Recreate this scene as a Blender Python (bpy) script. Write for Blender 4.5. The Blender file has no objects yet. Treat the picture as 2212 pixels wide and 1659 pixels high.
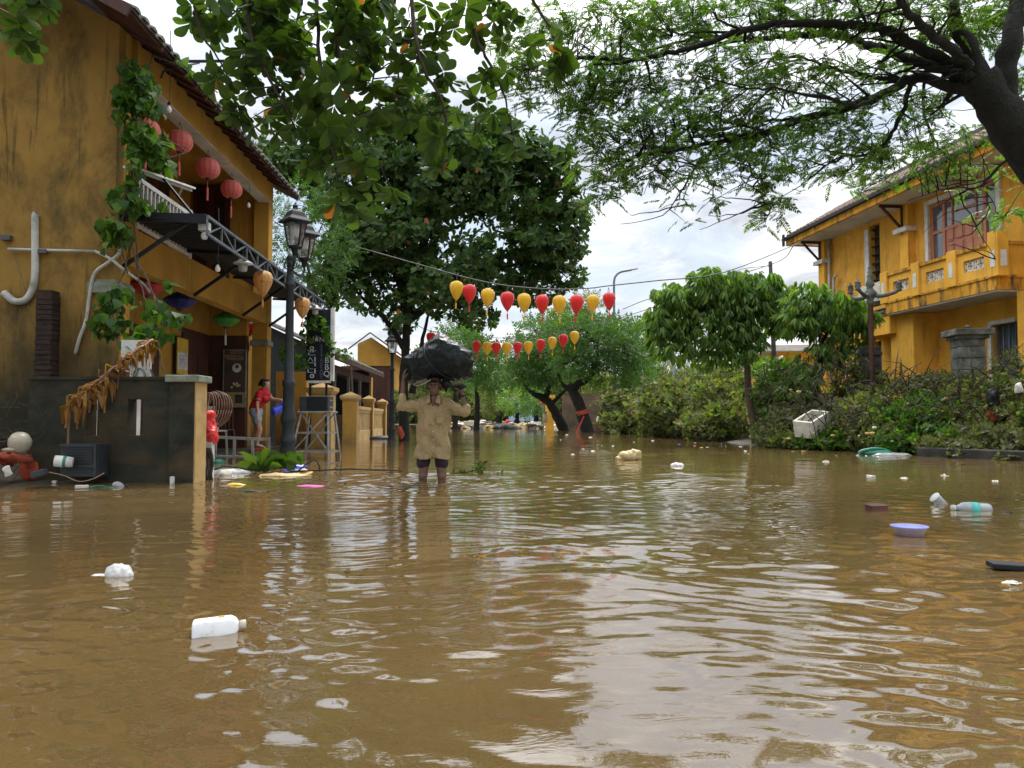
import bpy, math, random
import numpy as np
from mathutils import Vector, Matrix, noise
R = math.radians
random.seed(7); rng = np.random.default_rng(11)
S = bpy.context.scene
COL = S.collection
# ------------------------------------------------------------------ camera, sky, sun, exposure
CAM_Z = 0.74; PITCH = R(2.604); FPX = 1660.0
cam = bpy.data.cameras.new("camera"); cam.sensor_width = 36; cam.lens = 36 * FPX / 2212
cam.clip_start = 0.05; cam.clip_end = 3000
camo = bpy.data.objects.new("camera", cam); COL.objects.link(camo)
camo.location = (0, 0, CAM_Z); camo.rotation_euler = (R(90) + PITCH, 0, 0); S.camera = camo
S.view_settings.view_transform = 'Standard'; S.view_settings.look = 'None'
S.view_settings.gamma = 1; S.view_settings.exposure = 1.15
SUN_EL, SUN_AZ = R(58), R(12)       # azimuth measured from +Y towards +X
w = bpy.data.worlds.new("World"); S.world = w; w.use_nodes = True
nt = w.node_tree; N = nt.nodes; L = nt.links
bg = N['Background']
sky = N.new('ShaderNodeTexSky'); sky.sky_type = 'NISHITA'; sky.sun_disc = False
sky.sun_elevation = SUN_EL; sky.sun_rotation = SUN_AZ; sky.air_density = 1.2; sky.dust_density = 2.0
tc = N.new('ShaderNodeTexCoord'); sep = N.new('ShaderNodeSeparateXYZ'); L.new(tc.outputs['Generated'], sep.inputs[0])
mx = N.new('ShaderNodeMath'); mx.operation = 'MAXIMUM'; mx.inputs[1].default_value = 0.0; L.new(sep.outputs['Z'], mx.inputs[0])
ad = N.new('ShaderNodeMath'); ad.operation = 'ADD'; ad.inputs[1].default_value = 0.22; L.new(mx.outputs[0], ad.inputs[0])
dx = N.new('ShaderNodeMath'); dx.operation = 'DIVIDE'; L.new(sep.outputs['X'], dx.inputs[0]); L.new(ad.outputs[0], dx.inputs[1])
dy = N.new('ShaderNodeMath'); dy.operation = 'DIVIDE'; L.new(sep.outputs['Y'], dy.inputs[0]); L.new(ad.outputs[0], dy.inputs[1])
cb = N.new('ShaderNodeCombineXYZ'); L.new(dx.outputs[0], cb.inputs[0]); L.new(dy.outputs[0], cb.inputs[1])
def wn(scale, det, rough, dist, off):
    mp = N.new('ShaderNodeMapping'); mp.inputs['Location'].default_value = off; L.new(cb.outputs[0], mp.inputs[0])
    n = N.new('ShaderNodeTexNoise'); n.inputs['Scale'].default_value = scale; n.inputs['Detail'].default_value = det
    n.inputs['Roughness'].default_value = rough; n.inputs['Distortion'].default_value = dist; L.new(mp.outputs[0], n.inputs[0]); return n
def wramp(src, stops):
    r = N.new('ShaderNodeValToRGB'); e = r.color_ramp.elements
    while len(e) < len(stops): e.new(0.5)
    for k, (p, c) in enumerate(stops): e[k].position = p; e[k].color = (*c, 1)
    L.new(src, r.inputs[0]); return r
cover = wramp(wn(0.9, 9, .56, .5, (3.1, 1.7, 0)).outputs[0], [(.38, (0, 0, 0)), (.52, (1, 1, 1))])
shade = wramp(wn(3.0, 10, .64, .6, (7.7, 2.2, 0)).outputs[0],
              [(.36, (3.9, 4.1, 4.5)), (.45, (5.2, 5.4, 5.8)), (.53, (6.9, 7.0, 7.15)), (.62, (9.6, 9.6, 9.5))])
mixc = N.new('ShaderNodeMixRGB'); L.new(cover.outputs[0], mixc.inputs[0])
blue = N.new('ShaderNodeMixRGB'); blue.blend_type = 'MIX'; blue.inputs[0].default_value = .62
L.new(sky.outputs[0], blue.inputs[1]); blue.inputs[2].default_value = (4.7, 5.4, 6.4, 1)
L.new(blue.outputs[0], mixc.inputs[1]); L.new(shade.outputs[0], mixc.inputs[2]); # overcast sky: luminance rises towards the zenith
zr = N.new('ShaderNodeMapRange'); zr.interpolation_type = 'SMOOTHSTEP'; L.new(sep.outputs['Z'], zr.inputs[0])
for k_, v_ in ((1, .30), (2, .85), (3, 1.0), (4, 3.6)): zr.inputs[k_].default_value = v_
vm = N.new('ShaderNodeVectorMath'); vm.operation = 'SCALE'; L.new(mixc.outputs[0], vm.inputs[0]); L.new(zr.outputs[0], vm.inputs['Scale']); L.new(vm.outputs[0], bg.inputs[0])
bg.inputs[1].default_value = 0.07
sl = bpy.data.lights.new("sun", 'SUN'); sl.energy = 1.9; sl.angle = R(22); sl.color = (1, .96, .9)
so = bpy.data.objects.new("sun", sl); COL.objects.link(so)
sd = Vector((math.sin(SUN_AZ) * math.cos(SUN_EL), math.cos(SUN_AZ) * math.cos(SUN_EL), math.sin(SUN_EL)))
so.rotation_euler = sd.to_track_quat('Z', 'Y').to_euler(); so.location = (0, 0, 30)

# ------------------------------------------------------------------ helpers
def P(px, py, Y):
    "point at depth Y seen at pixel (px, py) of the 2212 x 1659 photograph"
    x = (px - 1106) / FPX; y = -(py - 829.5) / FPX
    c, s = math.cos(PITCH), math.sin(PITCH)
    d = Vector((x, c - y * s, s + y * c)); t = Y / d.y
    return Vector((0, 0, CAM_Z)) + d * t
def W(px, py):
    "point of the water surface seen at pixel"
    x = (px - 1106) / FPX; y = -(py - 829.5) / FPX
    c, s = math.cos(PITCH), math.sin(PITCH)
    d = Vector((x, c - y * s, s + y * c)); t = -CAM_Z / d.z
    return Vector((0, 0, CAM_Z)) + d * t
def tag(o, label=None, cat=None, group=None, kind=None):
    if label: o['label'] = label
    if cat: o['category'] = cat
    if group: o['group'] = group
    if kind: o['kind'] = kind
    return o
def empty(name, loc, label, cat, group=None, rz=0):
    o = bpy.data.objects.new(name, None); COL.objects.link(o); o.location = loc; o.rotation_euler = (0, 0, rz)
    o.empty_display_size = .1
    return tag(o, label, cat, group)
def copy_tree(o, parent=None):
    c = o.copy(); COL.objects.link(c)
    if parent: c.parent = parent
    for ch in list(o.children): copy_tree(ch, c)
    return c
def basis_from(axis, spin=0.0):
    a = Vector(axis).normalized()
    u = a.cross(Vector((0, 0, 1)))
    if u.length < 1e-4: u = Vector((1, 0, 0))
    u.normalize(); v = a.cross(u)
    c, s = math.cos(spin), math.sin(spin)
    return a, u * c + v * s, v * c - u * s
class MB:
    def __init__(s): s.v = []; s.f = []; s.pc = []
    def add(s, vs, fs):
        b = len(s.v); s.pc.append((b, len(s.f)))
        s.v += [tuple(x) for x in vs]; s.f += [tuple(i + b for i in f) for f in fs]; return s
    def box(s, c, d, rz=0, rx=0, ry=0, taper=1.0):
        m = Matrix.Translation(c) @ Matrix.Rotation(rz, 4, 'Z') @ Matrix.Rotation(ry, 4, 'Y') @ Matrix.Rotation(rx, 4, 'X')
        x, y, z = d[0] / 2, d[1] / 2, d[2] / 2
        vs = [m @ Vector((i * x * (taper if k > 0 else 1), j * y * (taper if k > 0 else 1), k * z)) for k in (-1, 1) for j in (-1, 1) for i in (-1, 1)]
        return s.add(vs, [(0, 2, 3, 1), (4, 5, 7, 6), (0, 1, 5, 4), (2, 6, 7, 3), (0, 4, 6, 2), (1, 3, 7, 5)])
    def bb(s, x0, x1, y0, y1, z0, z1):
        return s.box(((x0 + x1) / 2, (y0 + y1) / 2, (z0 + z1) / 2), (abs(x1 - x0), abs(y1 - y0), abs(z1 - z0)))
    def bar(s, p0, p1, a, b=None, spin=0):
        "rectangular bar from p0 to p1"
        b = b or a; p0 = Vector(p0); p1 = Vector(p1); ax, u, v = basis_from(p1 - p0, spin)
        vs = [p + u * i * a / 2 + v * j * b / 2 for p in (p0, p1) for i, j in ((-1, -1), (1, -1), (1, 1), (-1, 1))]
        return s.add(vs, [(0, 3, 2, 1), (4, 5, 6, 7), (0, 1, 5, 4), (1, 2, 6, 5), (2, 3, 7, 6), (3, 0, 4, 7)])
    def tube(s, pts, r, n=8, cap=True, ell=1.0):
        pts = [Vector(p) for p in pts]; rs = list(np.interp(np.linspace(0, 1, len(pts)), np.linspace(0, 1, len(r)), r)) if isinstance(r, (list, tuple)) else [r] * len(pts)
        vs = []; pu = None
        for k, p in enumerate(pts):
            t = (pts[min(k + 1, len(pts) - 1)] - pts[max(k - 1, 0)])
            if t.length < 1e-6: t = Vector((0, 0, 1))
            t.normalize()
            if pu is None: _, u, v = basis_from(t)
            else:
                u = (pu - t * pu.dot(t)); u.normalize(); v = t.cross(u)
            pu = u
            vs += [p + (u * math.cos(2 * math.pi * i / n) + v * ell * math.sin(2 * math.pi * i / n)) * rs[k] for i in range(n)]
        fs = [(k * n + i, k * n + (i + 1) % n, (k + 1) * n + (i + 1) % n, (k + 1) * n + i) for k in range(len(pts) - 1) for i in range(n)]
        if cap: fs += [tuple(range(n))[::-1], tuple((len(pts) - 1) * n + i for i in range(n))]
        return s.add(vs, fs)
    def lathe(s, prof, c=(0, 0, 0), n=16, axis=(0, 0, 1), rib=0.0, sx=1, sy=1):
        a = Vector(axis).normalized()
        if abs(a.z) > .999: u, v = Vector((1, 0, 0)), Vector((0, 1, 0))
        else: _, u, v = basis_from(a)
        c = Vector(c); vs = []
        for r, z in prof:
            for i in range(n):
                rr = r * (1 + (rib if i % 2 else 0))
                vs.append(c + a * z + u * rr * sx * math.cos(2 * math.pi * i / n) + v * rr * sy * math.sin(2 * math.pi * i / n))
        m = len(prof)
        fs = [(k * n + i, k * n + (i + 1) % n, (k + 1) * n + (i + 1) % n, (k + 1) * n + i) for k in range(m - 1) for i in range(n)]
        if prof[0][0] > 1e-5: fs.append(tuple(range(n))[::-1])
        if prof[-1][0] > 1e-5: fs.append(tuple((m - 1) * n + i for i in range(n)))
        return s.add(vs, fs)
    def capsule(s, p0, p1, r0, r1, n=12, ell=1.0, side=None):
        "closed tapered limb with round ends; ell squashes it across `side`"
        p0 = Vector(p0); p1 = Vector(p1); a = (p1 - p0); ln = a.length; a = a.normalized() if ln > 1e-6 else Vector((0, 0, 1))
        if side is not None:
            u = Vector(side); u = (u - a * u.dot(a)).normalized(); v = a.cross(u)
        else: _, u, v = basis_from(a)
        st = []
        for k in range(6): t = -math.pi / 2 + k * math.pi / 12; st.append((p0 + a * r0 * math.sin(t), r0 * math.cos(t)))
        for k in range(1, 7): t = k * math.pi / 12; st.append((p1 + a * r1 * math.sin(t), r1 * math.cos(t)))
        st[0] = (st[0][0], r0 * .02); st[-1] = (st[-1][0], r1 * .02); st.insert(6, (p0, r0)); st.insert(7, (p1, r1))
        vs = [p + (u * math.cos(2 * math.pi * i / n) + v * ell * math.sin(2 * math.pi * i / n)) * r for p, r in st for i in range(n)]
        m = len(st)
        fs = [(k * n + i, k * n + (i + 1) % n, (k + 1) * n + (i + 1) % n, (k + 1) * n + i) for k in range(m - 1) for i in range(n)]
        fs += [tuple(range(n))[::-1], tuple((m - 1) * n + i for i in range(n))]
        return s.add(vs, fs)
    def ell(s, c, r, n=16, rot=None):
        c = Vector(c); m = rot or Matrix.Identity(3); vs = []; k = 9
        for a in range(k + 1):
            t = -math.pi / 2 + math.pi * a / k; cr = max(math.cos(t), .02)
            vs += [c + m @ Vector((r[0] * cr * math.cos(2 * math.pi * i / n), r[1] * cr * math.sin(2 * math.pi * i / n), r[2] * math.sin(t))) for i in range(n)]
        fs = [(a * n + i, a * n + (i + 1) % n, (a + 1) * n + (i + 1) % n, (a + 1) * n + i) for a in range(k) for i in range(n)]
        fs += [tuple(range(n))[::-1], tuple(k * n + i for i in range(n))]
        return s.add(vs, fs)
    def wobble(s, amp, sc, seed=0.0, axes=(1, 1, 1)):
        o = Vector((seed, seed * 1.7, seed * .3))
        s.v = [tuple(Vector(p) + Vector([q * a * amp for q, a in zip(noise.noise_vector(Vector(p) * sc + o), axes)])) for p in s.v]; return s
    def build(s, name, mat, parent=None, smooth=False, bevel=0, kind=None):
        me = bpy.data.meshes.new(name); me.from_pydata(s.v, [], s.f); me.update()
        if smooth: me.shade_smooth()
        me.materials.append(mat)
        o = bpy.data.objects.new(name, me); COL.objects.link(o)
        if parent: o.parent = parent
        if bevel:
            b = o.modifiers.new('bevel', 'BEVEL'); b.width = bevel; b.segments = 2; b.limit_method = 'ANGLE'
        if kind: o['kind'] = kind
        return o
    def split(s, name, mat, parent=None, smooth=False, bevel=0):
        "one object per added piece"
        pc = s.pc + [(len(s.v), len(s.f))]; out = []
        for (a, fa), (b, fb) in zip(pc, pc[1:]):
            q = MB(); q.v = s.v[a:b]; q.f = [tuple(i - a for i in f) for f in s.f[fa:fb]]; out.append(q.build(name, mat, parent, smooth, bevel))
        return out
    def remesh(s, name, mat, parent=None, voxel=.01, smooth=3, wr=0, wsc=20, wseed=0):
        "fuse all closed pieces into one continuous surface"
        o = s.build(name, mat, parent, True)
        m = o.modifiers.new('r', 'REMESH'); m.mode = 'VOXEL'; m.voxel_size = voxel; m.use_smooth_shade = True
        if smooth: q = o.modifiers.new('s', 'SMOOTH'); q.factor = .5; q.iterations = smooth
        bpy.context.view_layer.update()
        me = bpy.data.meshes.new_from_object(o.evaluated_get(bpy.context.evaluated_depsgraph_get()))
        o.modifiers.clear(); old = o.data; o.data = me; bpy.data.meshes.remove(old)
        if wr:
            nn = [v.normal.copy() for v in me.vertices]
            for v, q in zip(me.vertices, nn):
                p = v.co * wsc; p.z *= .55
                v.co += q * wr * (noise.noise(p + Vector((wseed, 0, 0))) + .5 * noise.noise(p * 2.3))
        me.shade_smooth()
        if not me.materials: me.materials.append(mat)
        return o

# ---- vectorised leaf scattering
def leaf_tpl(length, widths, fold=.25, droop=.2, n_side=1):
    "one leaf along +x, normal +z: rows of (left, mid, right) quads"
    k = len(widths); vs = []
    for i, wd in enumerate(widths):
        x = length * i / (k - 1); z = -droop * length * (i / (k - 1)) ** 2
        if n_side: vs += [(x, -wd, z + fold * wd), (x, 0, z), (x, wd, z + fold * wd)]
        else: vs += [(x, -wd, z), (x, wd, z)]
    c = 3 if n_side else 2
    fs = [(i * c + j, (i + 1) * c + j, (i + 1) * c + j + 1, i * c + j + 1) for i in range(k - 1) for j in range(c - 1)]
    return np.array(vs, float), np.array(fs, int)
def tpl_join(lst):
    V = []; F = []; b = 0
    for v, f in lst: V.append(v); F.append(f + b); b += len(v)
    return np.concatenate(V), np.concatenate(F)
def tpl_rot(t, ax, off=(0, 0, 0), sc=1.0, roll=0.0):
    "re-aim a leaf template so that +x points along ax"
    a = Vector(ax).normalized(); z = Vector((0, 0, 1)); y = z.cross(a)
    if y.length < 1e-3: y = Vector((0, 1, 0))
    y.normalize(); z = a.cross(y)
    c, s = math.cos(roll), math.sin(roll); y, z = y * c + z * s, z * c - y * s
    m = np.array([a, y, z])
    return t[0] * sc @ m + np.array(off), t[1]
def bases(axes, spin=None, rg=rng):
    a = axes / np.maximum(np.linalg.norm(axes, axis=1, keepdims=True), 1e-6)
    ref = np.where(np.abs(a[:, 2:3]) > .95, np.array([[1., 0, 0]]), np.array([[0, 0, 1.]]))
    y = np.cross(ref, a); y /= np.maximum(np.linalg.norm(y, axis=1, keepdims=True), 1e-6); z = np.cross(a, y)
    if spin is None: spin = rg.uniform(0, 2 * np.pi, len(a))
    c = np.cos(spin)[:, None]; s = np.sin(spin)[:, None]
    return np.stack([a, y * c + z * s, z * c - y * s], 1)
def np_mesh(name, V, F, mat, parent=None, smooth=True, kind=None):
    me = bpy.data.meshes.new(name); me.vertices.add(len(V)); me.vertices.foreach_set('co', V.astype(np.float32).ravel())
    k = F.shape[1]; me.loops.add(F.size); me.loops.foreach_set('vertex_index', F.astype(np.int32).ravel())
    me.polygons.add(len(F)); me.polygons.foreach_set('loop_start', np.arange(0, F.size, k, dtype=np.int32))
    me.polygons.foreach_set('loop_total', np.full(len(F), k, dtype=np.int32))
    me.update(calc_edges=True); me.validate()
    if smooth: me.shade_smooth()
    me.materials.append(mat); o = bpy.data.objects.new(name, me); COL.objects.link(o)
    if parent: o.parent = parent
    if kind: o['kind'] = kind
    return o
def scatter(name, tpls, pos, B, scale, mat, parent=None, kind=None, rg=rng):
    VV = []; FF = []; base = 0; pick = rg.integers(0, len(tpls), len(pos))
    for k, (tv, tf) in enumerate(tpls):
        i = np.where(pick == k)[0]
        if not len(i): continue
        v = np.einsum('mk,nkj->nmj', tv, B[i]) * scale[i][:, None, None] + pos[i][:, None, :]
        f = tf[None] + (np.arange(len(i)) * len(tv))[:, None, None] + base
        VV.append(v.reshape(-1, 3)); FF.append(f.reshape(-1, tf.shape[1])); base += len(i) * len(tv)
    V = np.concatenate(VV)
    if parent is not None: V = V - np.array(parent.location)[None]
    return np_mesh(name, V, np.concatenate(FF), mat, parent, True, kind)
def blob_pts(blobs, dens, inner=.45, gap=0.0, gs=1.5, rg=rng, mode='v'):
    "points in ellipsoids (c, (rx,ry,rz)); number goes with volume (or area) * dens"
    out = []; nrm = []
    for c, r in blobs:
        r = np.array(r, float); n = max(4, int(dens * (r.prod() if mode == 'v' else (r.prod() ** (2 / 3)))))
        d = rg.normal(size=(n, 3)); d /= np.linalg.norm(d, axis=1, keepdims=True)
        q = rg.uniform(inner ** 3, 1, n) ** (1 / 3) * rg.uniform(.9, 1.08, n)
        out.append(np.array(c)[None] + d * q[:, None] * r[None]); nrm.append(d / r[None])
    p = np.concatenate(out); m = np.concatenate(nrm); m /= np.linalg.norm(m, axis=1, keepdims=True)
    if gap:
        g = np.sin(p[:, 0] * gs + 2 * np.sin(p[:, 1] * gs * .8)) + np.sin(p[:, 1] * gs * 1.3 + 1.5 * np.sin(p[:, 2] * gs)) + np.sin(p[:, 2] * gs * 1.2 + 2 * np.sin(p[:, 0] * gs * .7))
        k = g > (-3 + 4 * gap); p = p[k]; m = m[k]
    return p, m
def PB(px, py, rx, ry, Y, rY=None):
    "ellipsoid blob centred at a pixel, radii in pixels, at depth Y"
    s = Y / FPX
    return (tuple(P(px, py, Y)), (rx * s, rY if rY else (rx + ry) / 2 * s, ry * s))
def curve(pts, n=8, jit=0):
    "Catmull-Rom through points"
    pts = [Vector(p) for p in pts]; pts = [pts[0] * 2 - pts[1]] + pts + [pts[-1] * 2 - pts[-2]]; out = []
    for k in range(1, len(pts) - 2):
        a, b, c, d = pts[k - 1:k + 3]
        for i in range(n):
            t = i / n
            q = .5 * ((2 * b) + (c - a) * t + (2 * a - 5 * b + 4 * c - d) * t * t + (3 * b - a - 3 * c + d) * t ** 3)
            if jit and (k > 1 or i): q = q + Vector((random.uniform(-1, 1), random.uniform(-1, 1), random.uniform(-1, 1))) * jit
            out.append(q)
    out.append(pts[-2]); return out
def rad(n, r0, r1, pw=1.0): return [r0 + (r1 - r0) * (i / max(n - 1, 1)) ** pw for i in range(n)]
def loc(parent, p): return Vector(p) - parent.location

# ------------------------------------------------------------------ materials
def ramp(nt, src, stops):
    r = nt.nodes.new('ShaderNodeValToRGB'); e = r.color_ramp.elements
    while len(e) < len(stops): e.new(.5)
    for k, (p, c) in enumerate(stops): e[k].position = p; e[k].color = (*c, 1) if len(c) == 3 else c
    nt.links.new(src, r.inputs[0]); return r.outputs[0]
def tex(nt, scale=(1, 1, 1), sc=5, det=6, rough=.6, dist=0, kind='noise', coord='Object', off=(0, 0, 0)):
    t = nt.nodes.new('ShaderNodeTexCoord'); m = nt.nodes.new('ShaderNodeMapping'); m.inputs['Scale'].default_value = scale; m.inputs['Location'].default_value = off
    nt.links.new(t.outputs[coord], m.inputs[0])
    if kind == 'noise':
        n = nt.nodes.new('ShaderNodeTexNoise'); n.inputs['Scale'].default_value = sc; n.inputs['Detail'].default_value = det
        n.inputs['Roughness'].default_value = rough; n.inputs['Distortion'].default_value = dist
    elif kind == 'voronoi': n = nt.nodes.new('ShaderNodeTexVoronoi'); n.inputs['Scale'].default_value = sc
    elif kind == 'wave':
        n = nt.nodes.new('ShaderNodeTexWave'); n.inputs['Scale'].default_value = sc; n.inputs['Distortion'].default_value = dist; n.inputs['Detail'].default_value = det
    nt.links.new(m.outputs[0], n.inputs[0]); return n
def mixc(nt, fac, a, b, mode='MIX'):
    m = nt.nodes.new('ShaderNodeMixRGB'); m.blend_type = mode
    for k, x in ((0, fac), (1, a), (2, b)):
        if isinstance(x, (int, float)): m.inputs[k].default_value = x
        elif isinstance(x, tuple): m.inputs[k].default_value = (*x, 1)
        else: nt.links.new(x, m.inputs[k])
    return m.outputs[0]
def mat(name, col, col2=None, rough=.8, sc=6, bump=.15, bsc=None, metal=0, spec=.3, stretch=(1, 1, 1), contrast=(.35, .65), dirt=None, dsc=2, damt=(.5, .75), dstretch=(1, 1, 1), trans=0, alpha=1, sheen=0, dist=.02):
    m = bpy.data.materials.new(name); m.use_nodes = True; nt = m.node_tree; b = nt.nodes['Principled BSDF']
    col2 = col2 or tuple(c * .75 for c in col)
    n = tex(nt, stretch, sc)
    c = ramp(nt, n.outputs[0], [(contrast[0], col2), (contrast[1], col)])
    if dirt:
        d = tex(nt, dstretch, dsc, 10, .65, .3, off=(3, 5, 1)); f = ramp(nt, d.outputs[0], [(damt[0], (0, 0, 0)), (damt[1], (1, 1, 1))])
        c = mixc(nt, f, c, dirt)
    nt.links.new(c, b.inputs['Base Color']); b.inputs['Roughness'].default_value = rough; b.inputs['Metallic'].default_value = metal
    b.inputs['Specular IOR Level'].default_value = spec
    if trans: b.inputs['Transmission Weight'].default_value = trans
    if alpha < 1: b.inputs['Alpha'].default_value = alpha
    if bump:
        q = tex(nt, stretch, bsc or sc * 4, 8, .65); bu = nt.nodes.new('ShaderNodeBump'); bu.inputs['Strength'].default_value = bump; bu.inputs['Distance'].default_value = dist
        nt.links.new(q.outputs[0], bu.inputs['Height']); nt.links.new(bu.outputs[0], b.inputs['Normal'])
    return m
def leafmat(name, cols, trans=.45, rough=.45, gloss=.12, tcol=(1.5, 1.7, .5)):
    m = bpy.data.materials.new(name); m.use_nodes = True; nt = m.node_tree; b = nt.nodes['Principled BSDF']; o = nt.nodes['Material Output']
    g = nt.nodes.new('ShaderNodeNewGeometry')
    k = len(cols); c = ramp(nt, g.outputs['Random Per Island'], [(i / (k - 1) if k > 1 else 0, x) if not isinstance(x[0], tuple) else (x[1], x[0]) for i, x in enumerate(cols)])
    nt.links.new(c, b.inputs['Base Color']); b.inputs['Roughness'].default_value = rough; b.inputs['Specular IOR Level'].default_value = gloss * 3
    t = nt.nodes.new('ShaderNodeBsdfTranslucent'); tc_ = mixc(nt, 1.0, c, tcol, 'MULTIPLY'); nt.links.new(tc_, t.inputs[0])
    mx = nt.nodes.new('ShaderNodeMixShader'); mx.inputs[0].default_value = trans
    nt.links.new(b.outputs[0], mx.inputs[1]); nt.links.new(t.outputs[0], mx.inputs[2]); nt.links.new(mx.outputs[0], o.inputs[0])
    return m
def wallmat(name, col, stain, low=None, lowz=(0.3, 2.2), amt=(.46, .66), streak=.8, patches=None, bump=.12, strch=(2.2, 2.2, .5)):
    "plaster: base tint variation, vertical streaks of mould, a flood-dirt zone near the water"
    m = bpy.data.materials.new(name); m.use_nodes = True; nt = m.node_tree; b = nt.nodes['Principled BSDF']
    n = tex(nt, (1, 1, 1), 1.3, 8, .6); c = ramp(nt, n.outputs[0], [(.3, tuple(x * .72 for x in col)), (.7, tuple(x * 1.1 for x in col))])
    if patches:
        q = tex(nt, (1, 1, 1), 1.1, 10, .7, .4, off=(9, 2, 4)); c = mixc(nt, ramp(nt, q.outputs[0], [(.6, (0, 0, 0)), (.64, (1, 1, 1))]), c, patches)
    s = tex(nt, strch, 1.6, 12, .72, .3, off=(2, 7, 3)); f = ramp(nt, s.outputs[0], [(amt[0], (0, 0, 0)), (amt[1], (streak,) * 3)])
    c = mixc(nt, f, c, stain)
    s2 = tex(nt, (5, 5, .35), 1.7, 10, .7, .2, off=(6, 1, 9)); f2 = ramp(nt, s2.outputs[0], [(.57, (0, 0, 0)), (.66, (.6, .6, .6))]); c = mixc(nt, f2, c, stain)
    s3 = tex(nt, (1, 1, 1), 2.6, 12, .75, .6, off=(1, 8, 2)); f3 = ramp(nt, s3.outputs[0], [(.655, (0, 0, 0)), (.665, (.5, .5, .5))]); c = mixc(nt, f3, c, tuple(x * .5 + .12 for x in col))
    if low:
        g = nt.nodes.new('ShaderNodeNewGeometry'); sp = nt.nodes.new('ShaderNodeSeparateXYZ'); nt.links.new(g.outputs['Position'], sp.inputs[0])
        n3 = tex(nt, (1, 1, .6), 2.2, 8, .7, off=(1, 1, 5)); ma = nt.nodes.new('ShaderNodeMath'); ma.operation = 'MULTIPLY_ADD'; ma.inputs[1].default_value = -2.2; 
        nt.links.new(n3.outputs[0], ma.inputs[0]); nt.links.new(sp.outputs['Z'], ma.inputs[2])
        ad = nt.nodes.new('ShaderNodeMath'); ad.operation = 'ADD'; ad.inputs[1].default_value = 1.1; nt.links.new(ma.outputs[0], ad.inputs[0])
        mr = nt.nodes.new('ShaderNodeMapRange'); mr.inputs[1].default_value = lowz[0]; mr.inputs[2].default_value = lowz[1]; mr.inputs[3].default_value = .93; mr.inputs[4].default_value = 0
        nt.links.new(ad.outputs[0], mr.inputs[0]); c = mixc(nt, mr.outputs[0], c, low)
    nt.links.new(c, b.inputs['Base Color']); b.inputs['Roughness'].default_value = .9; b.inputs['Specular IOR Level'].default_value = .15
    q = tex(nt, (1, 1, 1), 14, 10, .7); bu = nt.nodes.new('ShaderNodeBump'); bu.inputs['Strength'].default_value = bump * 2; bu.inputs['Distance'].default_value = .02
    nt.links.new(q.outputs[0], bu.inputs['Height']); nt.links.new(bu.outputs[0], b.inputs['Normal'])
    return m
Y_ = (.50, .25, .035)
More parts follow.
